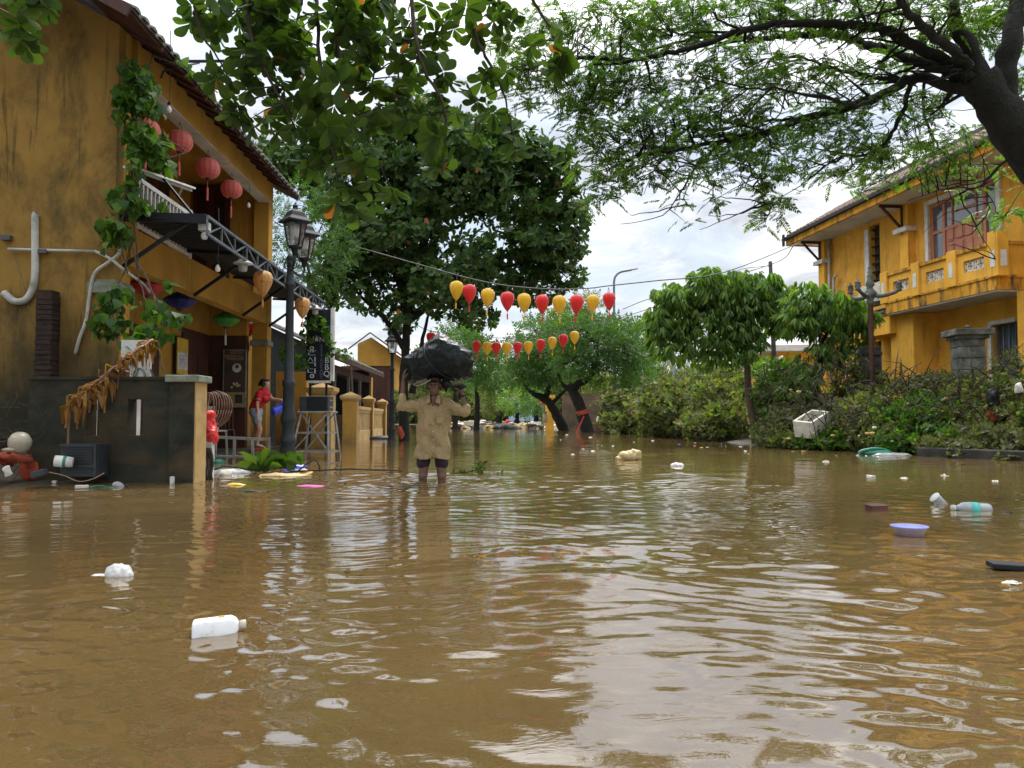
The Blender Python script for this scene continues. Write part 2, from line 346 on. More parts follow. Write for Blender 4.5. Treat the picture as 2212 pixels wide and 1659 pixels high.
M = dict(
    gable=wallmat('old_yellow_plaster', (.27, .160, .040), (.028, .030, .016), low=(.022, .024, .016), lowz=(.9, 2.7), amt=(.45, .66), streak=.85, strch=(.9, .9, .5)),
    yel=wallmat('yellow_plaster', (.42, .235, .045), (.20, .12, .04), low=(.10, .07, .035), lowz=(-.1, 1.0), amt=(.56, .8), streak=.5),
    yelR=wallmat('orange_yellow_plaster', (.74, .39, .055), (.22, .13, .05), amt=(.58, .78), streak=.55, patches=None),
    yelRtop=wallmat('peeling_yellow_plaster', (.72, .37, .055), (.30, .15, .04), amt=(.5, .7), streak=.8, patches=(.62, .45, .2)),
    yelRold=wallmat('mouldy_yellow_concrete', (.66, .32, .035), (.05, .05, .035), amt=(.46, .62), streak=.9),
    moss=mat('mossy_dark_wall', (.030, .032, .022), (.012, .014, .010), .95, 3, .5, 18, dirt=(.07, .045, .02), dsc=1.2, damt=(.45, .7), dstretch=(1, 1, 2)),
    endface=mat('cream_ochre_plaster', (.46, .31, .13), (.34, .22, .08), .9, 3, .2, dirt=(.14, .1, .05), dsc=3, damt=(.55, .8)),
    capst=mat('grey_green_coping', (.22, .24, .19), (.12, .13, .09), .9, 7, .3),
    white=mat('off_white_paint', (.62, .62, .58), (.45, .45, .42), .6, 5, .05, dirt=(.25, .22, .17), damt=(.6, .85)),
    ceil=mat('soffit_whitewash', (.55, .54, .50), (.40, .38, .33), .9, 1.5, .1, dirt=(.2, .16, .1), dsc=1.4, damt=(.55, .8)),
    brick=mat('dark_wet_brick', (.05, .028, .02), (.018, .014, .011), .95, 5, .8, 10, stretch=(1, 1, 4)),
    tile=mat('weathered_roof_tile', (.17, .15, .125), (.05, .052, .045), .9, 6, .4, 20, dirt=(.035, .04, .03), dsc=3, damt=(.5, .7)),
    tileR=mat('terracotta_roof_tile', (.20, .115, .08), (.08, .06, .05), .9, 6, .3, 20, dirt=(.07, .07, .06), dsc=3, damt=(.5, .7)),
    wood=mat('dark_brown_wood', (.075, .028, .018), (.035, .014, .01), .6, 4, .2, 30, stretch=(1, 1, .2)),
    woodr=mat('reddish_door_wood', (.50, .21, .125), (.40, .16, .095), .5, 4, .1, 30, stretch=(1, 1, .3)),
    black=mat('black_painted_iron', (.014, .016, .018), (.009, .010, .011), .65, 10, .05, spec=.2),
    iron=mat('dark_grey_cast_iron', (.024, .029, .031), (.014, .017, .019), .6, 9, .2, spec=.3),
    steel=mat('grey_steel', (.33, .33, .31), (.2, .19, .17), .45, 8, .05, metal=.5, dirt=(.14, .08, .04), damt=(.55, .75)),
    pvc=mat('grey_white_pipe', (.50, .50, .46), (.32, .32, .28), .6, 5, .05, dirt=(.15, .14, .1), damt=(.5, .8)),
    sheet=mat('corrugated_dark_sheet', (.02, .024, .026), (.012, .014, .015), .6, 8, .1),
    truss=mat('galvanised_truss', (.17, .20, .22), (.08, .095, .11), .5, 12, .05, metal=.3),
    stone=mat('grey_pillar_stone', (.16, .165, .15), (.07, .075, .065), .95, 5, .5, 20, dirt=(.04, .045, .03), dsc=3, damt=(.45, .7)),
    stoned=mat('dark_block_masonry', (.05, .045, .04), (.022, .022, .02), .95, 5, .6, 16),
    bark=mat('grey_brown_bark', (.11, .08, .055), (.045, .033, .025), .95, 8, .8, 24, stretch=(1, 1, .35), dist=.05),
    barkd=mat('dark_mossy_bark', (.016, .016, .010), (.007, .007, .005), .95, 7, .9, 22, dist=.06),
    twig=mat('brown_twig', (.06, .045, .032), (.03, .022, .017), .9, 9, .2),
    glass=mat('window_glass', (.10, .13, .16), (.07, .09, .11), .08, 3, 0, spec=.8),
    lampglass=mat('frosted_lamp_glass', (.55, .56, .55), (.45, .46, .45), .25, 3, 0, trans=.35),
    bulb=mat('white_bulb', (.8, .8, .76), (.72, .72, .68), .25, 3, 0),
    foam=mat('white_polystyrene', (.60, .57, .50), (.44, .40, .33), .8, 6, .15, 60, dirt=(.33, .27, .18), damt=(.55, .8)),
    wplas=mat('white_plastic', (.80, .81, .82), (.70, .71, .72), .35, 9, .08, dirt=(.38, .30, .18), dsc=14, damt=(.60, .72)),
    wbag=mat('thin_white_bag', (.70, .70, .68), (.5, .49, .46), .35, 7, .5, 14, trans=.15),
    cream=mat('cream_bag', (.52, .42, .22), (.38, .27, .12), .4, 6, .4, 14),
    clear=mat('cloudy_clear_plastic', (.62, .66, .66), (.5, .54, .54), .15, 6, .2, trans=.6),
    bag=mat('black_tarpaulin', (.008, .011, .010), (.005, .007, .006), .27, 5, .6, 9, spec=.16, dist=.02),
    owall=mat('brown_stained_wall', (.17, .115, .07), (.09, .065, .045), .95, 1.2, .3, dirt=(.05, .045, .03), dsc=.8, damt=(.45, .7)),
    strap=mat('black_strap', (.006, .007, .009), None, .6, 9, .1),
    skinm=mat('tanned_skin', (.13, .07, .044), (.10, .052, .032), .5, 12, .05),
    skinw=mat('light_skin', (.42, .24, .16), (.36, .19, .12), .5, 12, .05),
    hair=mat('black_hair', (.012, .010, .009), None, .45, 30, .3, 80),
    shirt=mat('khaki_shirt', (.32, .235, .12), (.27, .195, .095), .85, 5, .8, 14, dist=.05),
    shorts=mat('dark_maroon_shorts', (.03, .016, .024), (.018, .01, .014), .85, 9, .2),
    redsh=mat('red_jersey', (.42, .012, .02), (.3, .008, .014), .75, 8, .2),
    denim=mat('pale_denim', (.28, .32, .38), (.2, .23, .29), .85, 14, .2),
    bluep=mat('blue_plastic', (.045, .075, .52), (.03, .05, .38), .35, 4, .03),
    violet=mat('violet_blue_plastic', (.22, .26, .60), (.2, .22, .55), .4, 4, .03, dirt=(.25, .2, .2), dsc=18, damt=(.56, .68)),
    mauve=mat('mauve_plastic', (.42, .33, .37), (.33, .25, .29), .5, 4, .03),
    redp=mat('red_plastic', (.62, .03, .025), (.45, .02, .018), .4, 5, .1),
    rag=mat('muddy_orange_rag', (.32, .055, .022), (.16, .03, .016), .85, 7, .6, 18),
    green=mat('green_plastic', (.03, .20, .12), (.02, .12, .08), .4, 5, .1),
    teal=mat('teal_label', (.08, .45, .40), (.06, .35, .32), .4, 5, .05),
    yellowp=mat('yellow_plastic', (.62, .42, .05), (.45, .3, .04), .5, 5, .2),
    pink=mat('magenta_plastic', (.55, .10, .32), (.4, .06, .24), .5, 5, .2),
    brownb=mat('brown_box', (.12, .05, .035), (.07, .03, .022), .7, 5, .2),
    darkp=mat('dark_grey_plastic', (.035, .042, .046), (.02, .024, .027), .5, 5, .1),
    helmet=mat('cream_helmet_shell', (.36, .32, .24), (.28, .25, .18), .35, 5, .05, dirt=(.16, .10, .05), dsc=5, damt=(.56, .66)),
    mud=mat('muddy_bank', (.055, .042, .024), (.025, .02, .012), .75, 3, .8, 10, dist=.06),
    road=mat('road_under_water', (.12, .09, .06), (.08, .06, .04), .95, 2, .2),
    dry=leafmat('dry_banana_leaf', [(.10, .045, .012), (.26, .11, .018), (.16, .07, .015), (.32, .16, .025)], .3),
    blackb=mat('black_sign_board', (.012, .017, .026), (.008, .012, .018), .35, 5, .02),
    letter=mat('pale_lettering', (.55, .58, .6), None, .6, 9, 0),
    letterd=mat('dim_lettering', (.16, .18, .20), None, .6, 9, 0),
    hose=mat('brown_hose', (.20, .10, .06), (.13, .07, .045), .5, 5, .1),
    rope=mat('grey_cable', (.09, .09, .085), None, .7, 9, 0),
    ropew=mat('pale_cable', (.45, .42, .36), None, .7, 9, 0),
)
def lanternmat(name, c):
    m = bpy.data.materials.new(name); m.use_nodes = True; nt = m.node_tree; b = nt.nodes['Principled BSDF']; o = nt.nodes['Material Output']
    n = tex(nt, (1, 1, .5), 9, 5, .6); cc = ramp(nt, n.outputs[0], [(.3, tuple(x * .8 for x in c)), (.7, c)])
    nt.links.new(cc, b.inputs['Base Color']); b.inputs['Roughness'].default_value = .45; b.inputs['Specular IOR Level'].default_value = .35
    b.inputs['Sheen Weight'].default_value = .3
    t = nt.nodes.new('ShaderNodeBsdfTranslucent'); nt.links.new(cc, t.inputs[0]); mx = nt.nodes.new('ShaderNodeMixShader'); mx.inputs[0].default_value = .4
    nt.links.new(b.outputs[0], mx.inputs[1]); nt.links.new(t.outputs[0], mx.inputs[2]); nt.links.new(mx.outputs[0], o.inputs[0]); return m
LM = dict(red=lanternmat('red_silk', (.72, .035, .03)), yellow=lanternmat('yellow_silk', (.78, .52, .03)), rose=lanternmat('faded_red_silk', (.80, .20, .17)),
          green=lanternmat('green_silk', (.10, .42, .05)), blue=lanternmat('blue_silk', (.02, .03, .25)), cream=lanternmat('patterned_cream_silk', (.72, .42, .14)))
# brush-painted flowers on the cream lanterns
def _pat():
    nt = LM['cream'].node_tree; b = nt.nodes['Principled BSDF']; src = b.inputs['Base Color'].links[0].from_socket
    v = tex(nt, (1, 1, 1), 11, 6, .7, 1.5, off=(4, 1, 2)); f = ramp(nt, v.outputs[0], [(.56, (0, 0, 0)), (.6, (1, 1, 1))])
    c = mixc(nt, f, src, (.26, .09, .02)); nt.links.new(c, b.inputs['Base Color'])
_pat()
LF = dict(
    almond=leafmat('almond_leaf', [((.024, .048, .010), 0), ((.034, .070, .012), .3), ((.050, .095, .015), .6), ((.075, .14, .020), .8), ((.06, .10, .014), .988), ((.26, .09, .02), .991), ((.32, .13, .03), 1.0)], .34, .55, .08, (1.4, 1.5, .5)),
    almondfar=leafmat('almond_leaf_far', [((.018, .040, .013), 0), ((.032, .066, .020), .3), ((.06, .105, .032), .7), ((.07, .12, .03), .991), ((.26, .07, .03), .993), ((.30, .12, .03), 1.0)], .35, .6, .05, (1.3, 1.5, .5)),
    feather=leafmat('feathery_leaf', [(.022, .045, .012), (.04, .08, .017), (.065, .12, .022), (.10, .165, .03)], .55, .6, .06),
    fresh=leafmat('fresh_green_leaf', [(.06, .12, .02), (.09, .17, .025), (.13, .22, .035)], .45, .45, .2),
    mango=leafmat('drooping_leaf', [(.03, .065, .018), (.065, .13, .03), (.11, .19, .04), (.19, .27, .055)], .55, .5, .12),
    bush=leafmat('bush_leaf', [(.02, .035, .012), (.05, .08, .018), (.085, .13, .028), (.13, .175, .045), (.16, .13, .07), (.10, .075, .045), (.03, .05, .015)], .45, .6, .1),
    vine=leafmat('vine_leaf', [(.02, .055, .010), (.035, .085, .012), (.06, .12, .016), (.09, .17, .02)], .45, .55, .07),
    mid=leafmat('mid_green_leaf', [(.025, .06, .016), (.045, .10, .022), (.075, .145, .03)], .4, .6, .1),
    dull=leafmat('dusty_leaf', [(.06, .065, .03), (.09, .10, .04), (.12, .12, .05)], .3, .7, .1))
LEAF1 = leaf_tpl(1.0, [.02, .07, .13, .19, .24, .275, .28, .23, .07], .18, .15)          # obovate
LEAFL = leaf_tpl(1.0, [.02, .13, .12, .01], .3, .25)                # lanceolate
LEAFQ = leaf_tpl(1.0, [.05, .24, .06], 0, .2, 0)                    # small, two quads
HEART = leaf_tpl(1.0, [.12, .46, .40, .2, .01], .2, .2)
def rosette(n, leaf, up=.35, seed=0, ln=1.0):
    r = random.Random(seed); l = []
    for i in range(n):
        a = 2 * math.pi * i / n + r.uniform(-.3, .3); t = r.uniform(-.25, .55) + up
        ax = Vector((t, math.cos(a), math.sin(a)))     # rosette axis = +x
        v, f = leaf; a_ = ax.normalized(); z = Vector((1, 0, 0)); y = z.cross(a_).normalized(); z = a_.cross(y); m = np.array([a_, y, z])
        s = ln * r.uniform(.7, 1.15)
        l.append((v * s @ m + np.array(a_) * .06, f))
    return tpl_join(l)
def pinnate(n, seed=0, lw=.16, curl=.25):
    "compound leaf of n leaflet pairs along +x, unit length"
    r = random.Random(seed); l = []
    for i in range(n):
        x = .15 + .8 * i / (n - 1); z = -curl * x * x; s = .25 * (1 - .5 * abs(x - .45))
        for sg in (-1, 1):
            ax = (math.cos(1.0), sg * math.sin(1.0), -.15 + r.uniform(-.1, .1))
            l.append(tpl_rot(LEAFQ, ax, (x, 0, z), s * r.uniform(.85, 1.1), r.uniform(-.4, .4)))
    l.append(tpl_rot(LEAFQ, (1, 0, -.3), (.95, 0, -curl * .9), .28))
    v = np.array([(0, -.008, 0), (0, .008, 0), (1, .004, -curl), (1, -.004, -curl)]); l.append((v, np.array([(0, 1, 2, 3)])))
    return tpl_join(l)
ROS = [rosette(7, LEAF1, .35, s) for s in range(4)] + [rosette(5, LEAF1, .6, 9)]
ROSF = [rosette(7, leaf_tpl(1.0, [.07, .27, .20], .25, .2, 0), .4, s) for s in range(4)]
PIN = [pinnate(8, s) for s in range(4)]
PINs = [pinnate(5, s, curl=.4) for s in range(3)]
# ------------------------------------------------------------------ setting: ground, water, banks
MAN = Vector((-0.93, 9.05, 0))
def water():
    "flood water: a real rippled surface, finest near the viewer"
    nr, nc = 1400, 760
    Yp = np.exp(np.linspace(math.log(1.2), math.log(420), nr)); u = np.linspace(-1.35, 1.35, nc)
    yy = (Yp - 1.2)[:, None] + 0 * u[None]; xx = Yp[:, None] * u[None]
    z = np.zeros_like(xx); rg = np.random.default_rng(5)
    def lown(sx, sy, ph): return .5 + .5 * np.sin(xx * sx + 2.1 * np.sin(yy * sy + ph) + ph) * np.cos(yy * sy * 1.1 + 1.7 * np.sin(xx * sx * .7 + ph * 2))
    patch = .30 + 1.25 * lown(.35, .28, 1.0) * lown(.6, .5, 4.2)
    wx = xx + .35 * np.sin(yy * .9 + .6 * xx) + .12 * np.sin(2.3 * xx - 1.7 * yy); wy = yy + .30 * np.sin(xx * .8 - .4 * yy + 1) + .10 * np.sin(2.9 * xx + 1.1 * yy)
    spac = Yp[:, None] * .0042
    pat2 = np.clip(1.9 * lown(.8, .6, 2.2) * lown(1.3, 1.1, .4) + .25, 0, 1.6)
    for i in range(96):
        sh = i < 66; lam = math.exp(rg.uniform(math.log(.065), math.log(.26))) if sh else math.exp(rg.uniform(math.log(.3), math.log(1.0))); k = 2 * math.pi / lam
        th = math.pi / 2 + rg.normal(0, .50) + (.25 if i % 3 else -.35)
        slope = .0125 if sh else .0080; a = slope / k
        fade = np.clip((lam / (spac * 4)) - .5, 0, 1)
        z += a * np.sin(k * (wx * math.cos(th) + wy * math.sin(th)) + rg.uniform(0, 7)) * fade * (pat2 if sh else patch)
    # rings: the wading man, and a few small ones near floating things
    for cx, cy, A, lam, dec, r1 in ((MAN.x - .1, MAN.y - .1, .008, .26, 1.1, 6), (MAN.x + .12, MAN.y, .006, .21, .9, 6), (.6, 9.9, .004, .2, .8, 4), (2.6, 7.5, .0035, .22, 1.2, 5), (-1.6, 3.0, .002, .14, .5, 2), (2.1, 5.2, .002, .16, .6, 2.5), (1.2, 3.0, .003, .3, 1.0, 4)):
        r = np.hypot(xx - cx, (yy - cy)); z += A * np.exp(-r / dec) * np.sin(2 * math.pi * r / lam) * np.clip((lam / (spac * 3)) - .5, 0, 1)
    V = np.stack([xx, yy, z], -1).reshape(-1, 3)
    i, j = np.meshgrid(np.arange(nr - 1), np.arange(nc - 1), indexing='ij'); q = (i * nc + j).ravel()
    F = np.stack([q, q + 1, q + nc + 1, q + nc], 1)
    m = bpy.data.materials.new('muddy_water'); m.use_nodes = True; nt = m.node_tree; b = nt.nodes['Principled BSDF']
    n = tex(nt, (1, 1, 1), .5, 6, .6, 1.0); c = ramp(nt, n.outputs[0], [(.3, (.092, .058, .021)), (.7, (.128, .083, .032))])
    nt.links.new(c, b.inputs['Base Color']); b.inputs['Roughness'].default_value = .012; b.inputs['IOR'].default_value = 2.75
    n1 = tex(nt, (.8, 1.6, 1), 7, 4, .55, .8); n2 = tex(nt, (1, 2.6, 1), 26, 3, .5, .4, off=(3, 3, 0))
    w3 = tex(nt, (1, 1, 1), .7, 3, .5, off=(5, 8, 0)); am = ramp(nt, w3.outputs[0], [(.38, (.12,) * 3), (.62, (1,) * 3)])
    b1 = nt.nodes.new('ShaderNodeBump'); b1.inputs['Strength'].default_value = 1; b1.inputs['Distance'].default_value = .0020
    nt.links.new(n1.outputs[0], b1.inputs['Height'])
    b2 = nt.nodes.new('ShaderNodeBump'); b2.inputs['Distance'].default_value = .0003
    nt.links.new(n2.outputs[0], b2.inputs['Height']); nt.links.new(am, b2.inputs['Strength']); nt.links.new(am, b1.inputs['Strength']); nt.links.new(b1.outputs[0], b2.inputs['Normal'])
    nt.links.new(b2.outputs[0], b.inputs['Normal'])
    np_mesh('water', V, F, m, None, True, 'structure')
water()
MB().bb(-900, 900, -900, 1500, -.9, -.6).build('ground', M['road'], kind='structure')
def bank(name, pts, m, h=.5, seed=0, nx=60, ny=16, amp=.08):
    "low bank of earth: rows of (x, y, z) front and back edges, lofted and roughened"
    f = [Vector(p[0]) for p in pts]; bk = [Vector(p[1]) for p in pts]; fc = curve(f, 12); bc = curve(bk, 12); vs = []; n = len(fc)
    for a, b in zip(fc, bc):
        for j in range(ny):
            t = j / (ny - 1); p = a.lerp(b, t); q = p + Vector((0, 0, amp * noise.noise(p * 2.1 + Vector((seed, 0, 0))) + amp * .6 * noise.noise(p * 6)))
            vs.append(q)
    mb = MB(); mb.add(vs, [(i * ny + j, i * ny + j + 1, (i + 1) * ny + j + 1, (i + 1) * ny + j) for i in range(n - 1) for j in range(ny - 1)])
    return mb.build(name, m, None, True, kind='structure')
bank('mud_bank', [((-9.5, 6.6, -.12), (-9.5, 11.5, .55)), ((-6.2, 7.6, -.10), (-6.4, 11.4, .42)), ((-5.2, 8.3, -.08), (-5.4, 11.4, .30)), ((-4.4, 8.75, -.12), (-4.5, 11.4, .1))], M['mud'])
bank('right_bank', [((13, 9.0, -.1), (22, 12, .7)), ((9.5, 14.6, -.1), (14, 18, .6)), ((7.6, 17.6, -.1), (12, 22, .6)), ((6.2, 20, -.1), (11, 26, .5)), ((5.6, 34, -.1), (12, 38, .5)), ((5.6, 50, -.1), (14, 54, .5)), ((4.8, 75, -.1), (20, 80, .8))], M['mud'], seed=4)
bank('far_bank', [((-60, 92, -.1), (-60, 200, 1.5)), ((-20, 88, -.1), (-20, 200, 1.2)), ((0, 90, -.1), (0, 200, 1.0)), ((20, 90, -.1), (20, 200, 1.0)), ((70, 92, -.1), (70, 200, 1.5))], M['mud'], seed=8)

# ------------------------------------------------------------------ left yellow house (local frame: +x to the street, +y along it)
RZ = R(1.43); HO = Vector((-5.9, 11.3, 0))
house = empty('yellow_house', HO, 'mould-stained yellow two-storey house with loggia, tiled eave and metal canopy', 'house', rz=RZ)
HM = Matrix.Translation(HO) @ Matrix.Rotation(RZ, 4, 'Z'); HI = HM.inverted()
def H(px, py, x=None, y=None):
    "house-local point seen at a pixel, on the local plane x=const or y=const"
    o = HI @ Vector((0, 0, CAM_Z)); p = HI @ P(px, py, 10); d = p - o
    t = (x - o.x) / d.x if x is not None else (y - o.y) / d.y
    return o + d * t
LH = 8.0
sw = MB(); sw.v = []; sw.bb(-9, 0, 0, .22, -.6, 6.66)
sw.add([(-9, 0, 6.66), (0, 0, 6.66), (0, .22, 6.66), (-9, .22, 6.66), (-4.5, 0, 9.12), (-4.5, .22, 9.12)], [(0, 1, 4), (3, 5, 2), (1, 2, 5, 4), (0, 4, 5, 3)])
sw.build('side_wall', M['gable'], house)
c = MB(); c.bb(-.32, .012, .222, .5, -.6, 3.05); c.bb(-.3, .004, .222, .42, 3.05, 6.9); c.bb(-.34, .03, LH - .35, LH, -.6, 6.3)
c.bb(-.25, .01, .5, LH - .35, 3.1, 3.72)
c.build('front_wall', M['yel'], house, bevel=.01)
cp = MB(); cp.bb(-.36, .06, -.05, .56, 2.60, 2.76); cp.bb(-.34, .04, -.03, .53, 2.76, 2.8); cp.bb(-.38, .07, LH - .4, LH + .04, 2.55, 2.68); cp.split('capital', M['capst'], house, bevel=.008)
MB().bb(-.24, .09, .42, LH - .2, 6.15, 6.66).build('eave_beam', M['yel'], house, bevel=.01)
MB().bb(-.22, .07, .43, LH - .22, 6.135, 6.149).build('beam_soffit', M['ceil'], house)
MB().bb(-2.0, -.24, .23, LH, 6.68, 6.75).build('loggia_ceiling', M['yel'], house)
MB().bb(-1.45, -1.25, .23, LH + 3, -.6, 3.5).bb(-2.15, -1.95, .23, LH, 3.7, 6.68).build('back_wall', M['yel'], house)
e = MB(); e.bb(-1.95, -.34, LH - .18, LH, 3.71, 6.68); e.bb(-1.25, -.34, LH - .78, LH - .6, 2.75, 3.6); e.build('end_wall', M['yel'], house)
MB().bb(-2.1, 0, .5, LH, 3.55, 3.7).build('loggia_floor', M['yel'], house)
MB().bb(-1.24, -.26, .5, LH - .2, 3.5, 3.549).build('arcade_ceiling', M['wood'], house)
MB().bb(-1.25, .25, .3, LH + 1, -.6, .05).build('terrace', M['moss'], house)
MB().bb(-1.25, -.34, LH - .80, LH - .60, .05, 2.75).build('end_panelling', M['wood'], house)
# roof: pan-and-cover tiles in courses, running up from the eave
def tileroof(parent, name, x0, z0, x1, z1, y0, y1, pitch_w=.21, m=M['tile'], course=.30, t=.05):
    mb = MB(); n = int((y1 - y0) / pitch_w); L_ = math.hypot(x1 - x0, z1 - z0); k = max(1, int(L_ / course)); dx, dz = (x1 - x0) / L_, (z1 - z0) / L_
    for i in range(n):
        yc = y0 + (i + .5) * pitch_w
        for j in range(k):
            a = j * course - .04; b = a + course + .06; lift = .045
            vs = []
            for s_, hh in ((a, lift), (b, lift - .03)):
                px, pz = x0 + dx * s_, z0 + dz * s_
                for q in range(5):
                    ang = math.pi * q / 4; rr = pitch_w * .36
                    vs.append((px - dz * 0, yc + rr * math.cos(ang), pz + hh + rr * .62 * math.sin(ang)))
            jit = random.uniform(-.012, .012); vs = [(x, y + jit, z + random.uniform(0, .004)) for x, y, z in vs]
            mb.add(vs, [(q, q + 1, 6 + q, 5 + q) for q in range(4)] + [(0, 1, 2, 3, 4)])
    mb.add([(x0, y0, z0), (x0, y1, z0), (x1, y1, z1), (x1, y0, z1), (x0, y0, z0 + t), (x0, y1, z0 + t), (x1, y1, z1 + t), (x1, y0, z1 + t)],
           [(0, 3, 2, 1), (4, 5, 6, 7), (0, 1, 5, 4), (1, 2, 6, 5), (2, 3, 7, 6), (3, 0, 4, 7)])
    return mb.build(name, m, parent)
roof = tileroof(house, 'roof', .62, 6.40, -4.5, 9.2, -.95, LH + .35, .27)
bt = MB()
for i in range(14):
    s_ = .02 + i * .055; bt.bb(.60 - s_, .575 - s_, -.9, LH + .3, 6.355 + s_ * .547, 6.375 + s_ * .547 + .02)
for i in range(int(LH / .45)): y = i * .45 + .1; bt.bar((.6, y, 6.34), (.09, y, 6.62), .05, .07)
bt.build('batten', M['wood'], roof)
vg = MB(); vg.bar((.6, -.96, 6.36), (-4.5, -.96, 9.16), .04, .16); vg.build('verge_board', M['wood'], roof)
# shutters and doors
def louvre(name, o, ux, uy, wd, ht, parent, m=M['wood']):
    "louvred leaf: o = lower corner, ux = along direction, uz up"
    mb = MB(); ux = Vector(ux).normalized(); nrm = ux.cross(Vector((0, 0, 1))); o = Vector(o)
    def bx(a, b, z0, z1, t): 
        p = [o + ux * x + nrm * s * t / 2 + Vector((0, 0, z)) for z in (z0, z1) for s, x in ((-1, a), (-1, b), (1, b), (1, a))]
        mb.add(p, [(0, 3, 2, 1), (4, 5, 6, 7), (0, 1, 5, 4), (1, 2, 6, 5), (2, 3, 7, 6), (3, 0, 4, 7)])
    bx(0, .07, 0, ht, .05); bx(wd - .07, wd, 0, ht, .05); bx(.07, wd - .07, 0, .1, .05); bx(.07, wd - .07, ht - .09, ht, .05)
    z = .13
    while z < ht - .12:
        p = [o + ux * x + nrm * s + Vector((0, 0, zz)) for x in (.07, wd - .07) for s, zz in ((-.022, z), (.022, z + .035), (.022, z + .042), (-.022, z + .007))]
        mb.add(p, [(0, 1, 2, 3), (7, 6, 5, 4), (0, 4, 5, 1), (1, 5, 6, 2), (2, 6, 7, 3), (3, 7, 4, 0)]); z += .055
    return mb.build(name, m, parent)
for y in (1.6, 2.3, 5.0, 5.7): louvre('shutter', (-1.92, y, 3.72), (0, 1, 0), 0, .68, 2.6, house)
dk = MB(); dk.bb(-1.90, -.98, LH - .22, LH - .19, 3.72, 6.62); dk.build('door_frame', M['wood'], house)
for x in (-1.87, -1.44): louvre('shutter', (x, LH - .25, 3.72), (1, 0, 0), 0, .42, 2.84, house)
d1 = MB(); 
for y0, y1, z1 in ((.9, 2.1, 2.5), (2.9, 4.4, 2.55), (5.6, 7.1, 2.75)): d1.bb(-1.25, -1.2, y0, y1, .05, z1)
d1.split('doorway', M['wood'], house)
d2 = MB(); d2.bb(-1.2, -1.17, 5.75, 6.3, .1, 2.2); d2.bb(-1.2, -1.17, 6.4, 6.95, .1, 2.2); d2.bb(-1.195, -1.165, 3.0, 3.6, .1, 2.1); d2.split('door_leaf', M['wood'], house, bevel=.01)
# balcony rail
br = MB(); r0, r1 = (.02, .62, 4.52), (.02, 2.75, 4.5); br.bar(r0, r1, .05, .07); br.bar((.02, .62, 3.78), (.02, 2.75, 3.76), .05, .05)
for i in range(15): y = .68 + i * .145; br.bar((.02, y, 3.78), (.02, y, 4.5), .035)
br.bar((.02, 2.75, 3.7), (.02, 2.75, 4.6), .06)
br.build('balcony_rail', M['white'], house)
sh = MB(); a, b = H(277, 360, x=.3), H(413, 407, x=.45); sh.bar(a, b, .16, .03); sh.bar(a, b + Vector((0, 0, -.02)), .03, .07); sh.bar(b + Vector((-.1, -.1, 0)), H(385, 425, x=0.05), .03)
sh.build('awning_arm', M['white'], house)
# canopy
cx, cy0, cy1 = 1.28, .15, LH + .25
can = MB()
can.add([(.02, cy0, 3.86), (cx, cy0, 3.80), (cx, cy1, 3.72), (.02, cy1, 3.84), (.02, cy0, 3.88), (cx, cy0, 3.82), (cx, cy1, 3.74), (.02, cy1, 3.86)], [(0, 3, 2, 1), (4, 5, 6, 7), (0, 1, 5, 4), (1, 2, 6, 5), (2, 3, 7, 6), (3, 0, 4, 7)])
for i in range(int((cy1 - cy0) / .11)): y = cy0 + .06 + i * .11; can.bar((.03, y, 3.85), (cx, y, 3.785), .05, .035)
canopy = can.build('canopy', M['sheet'], house)
tr = MB()
zt = lambda y: 3.80 - .08 * (y - cy0) / (cy1 - cy0)
tr.bar((cx + .02, cy0, zt(cy0)), (cx + .02, cy1, zt(cy1)), .04); tr.bar((cx + .02, cy0, zt(cy0) - .27), (cx + .02, cy1, zt(cy1) - .27), .04)
ns = 13
for i in range(ns + 1):
    y = cy0 + (cy1 - cy0) * i / ns; tr.bar((cx + .02, y, zt(y)), (cx + .02, y, zt(y) - .27), .025)
    if i < ns:
        y2 = cy0 + (cy1 - cy0) * (i + 1) / ns; a, b = ((zt(y), zt(y2) - .27) if i % 2 else (zt(y) - .27, zt(y2))); tr.bar((cx + .02, y, a), (cx + .02, y2, b), .022)
tr.build('truss', M['truss'], canopy)
st = MB(); 
for y in (cy0, 2.6, 5.2, cy1 - .05): st.bar((.0, y, 3.80), (cx, y, 3.74), .05)
st.bar((.05, cy0 + .02, 3.79), (cx, cy0 - .0, 3.76), .06, .14)
for y in (.25, 3, 5.8, LH - .2): st.bar((.02, y, 3.05), (.95, y, 3.72), .05)
st.bar(H(320, 345, x=.1), (1.0, .45, 3.86), .035)
st.split('support_bar', M['black'], canopy)
# conduit and pipes on the walls
def gp(px, py): return H(px, py, y=-.05)
pv = MB(); pv.tube(curve([gp(x, y) for x, y in ((80, 462), (76, 470), (76, 520), (76, 580), (72, 620), (55, 648), (30, 650), (8, 632))], 6), .052, 10); pv.build('drain_pipe', M['pvc'], house, True)
pv = MB(); pv.tube([gp(18, 538), gp(120, 541), gp(206, 543)], .022, 8); pv.tube(curve([gp(206, 543), gp(240, 560), gp(270, 585), H(308, 612, x=.15), H(324, 632, x=.25)], 4), .022, 8)
pv.tube(curve([gp(262, 510), gp(258, 545), gp(235, 566), gp(205, 590), gp(193, 640), gp(186, 690), gp(172, 730), gp(162, 765)], 6), .024, 8)
pv.build('conduit', M['pvc'], house, True)
cj = MB(); cj.box(gp(93, 543), (.12, .06, .06)); cj.box(gp(14, 514), (.14, .08, .07)); cj.tube(curve([gp(30, 545), gp(50, 610), gp(70, 700), gp(105, 770)], 5), .005, 5); cj.build('junction_box', M['rope'], house)
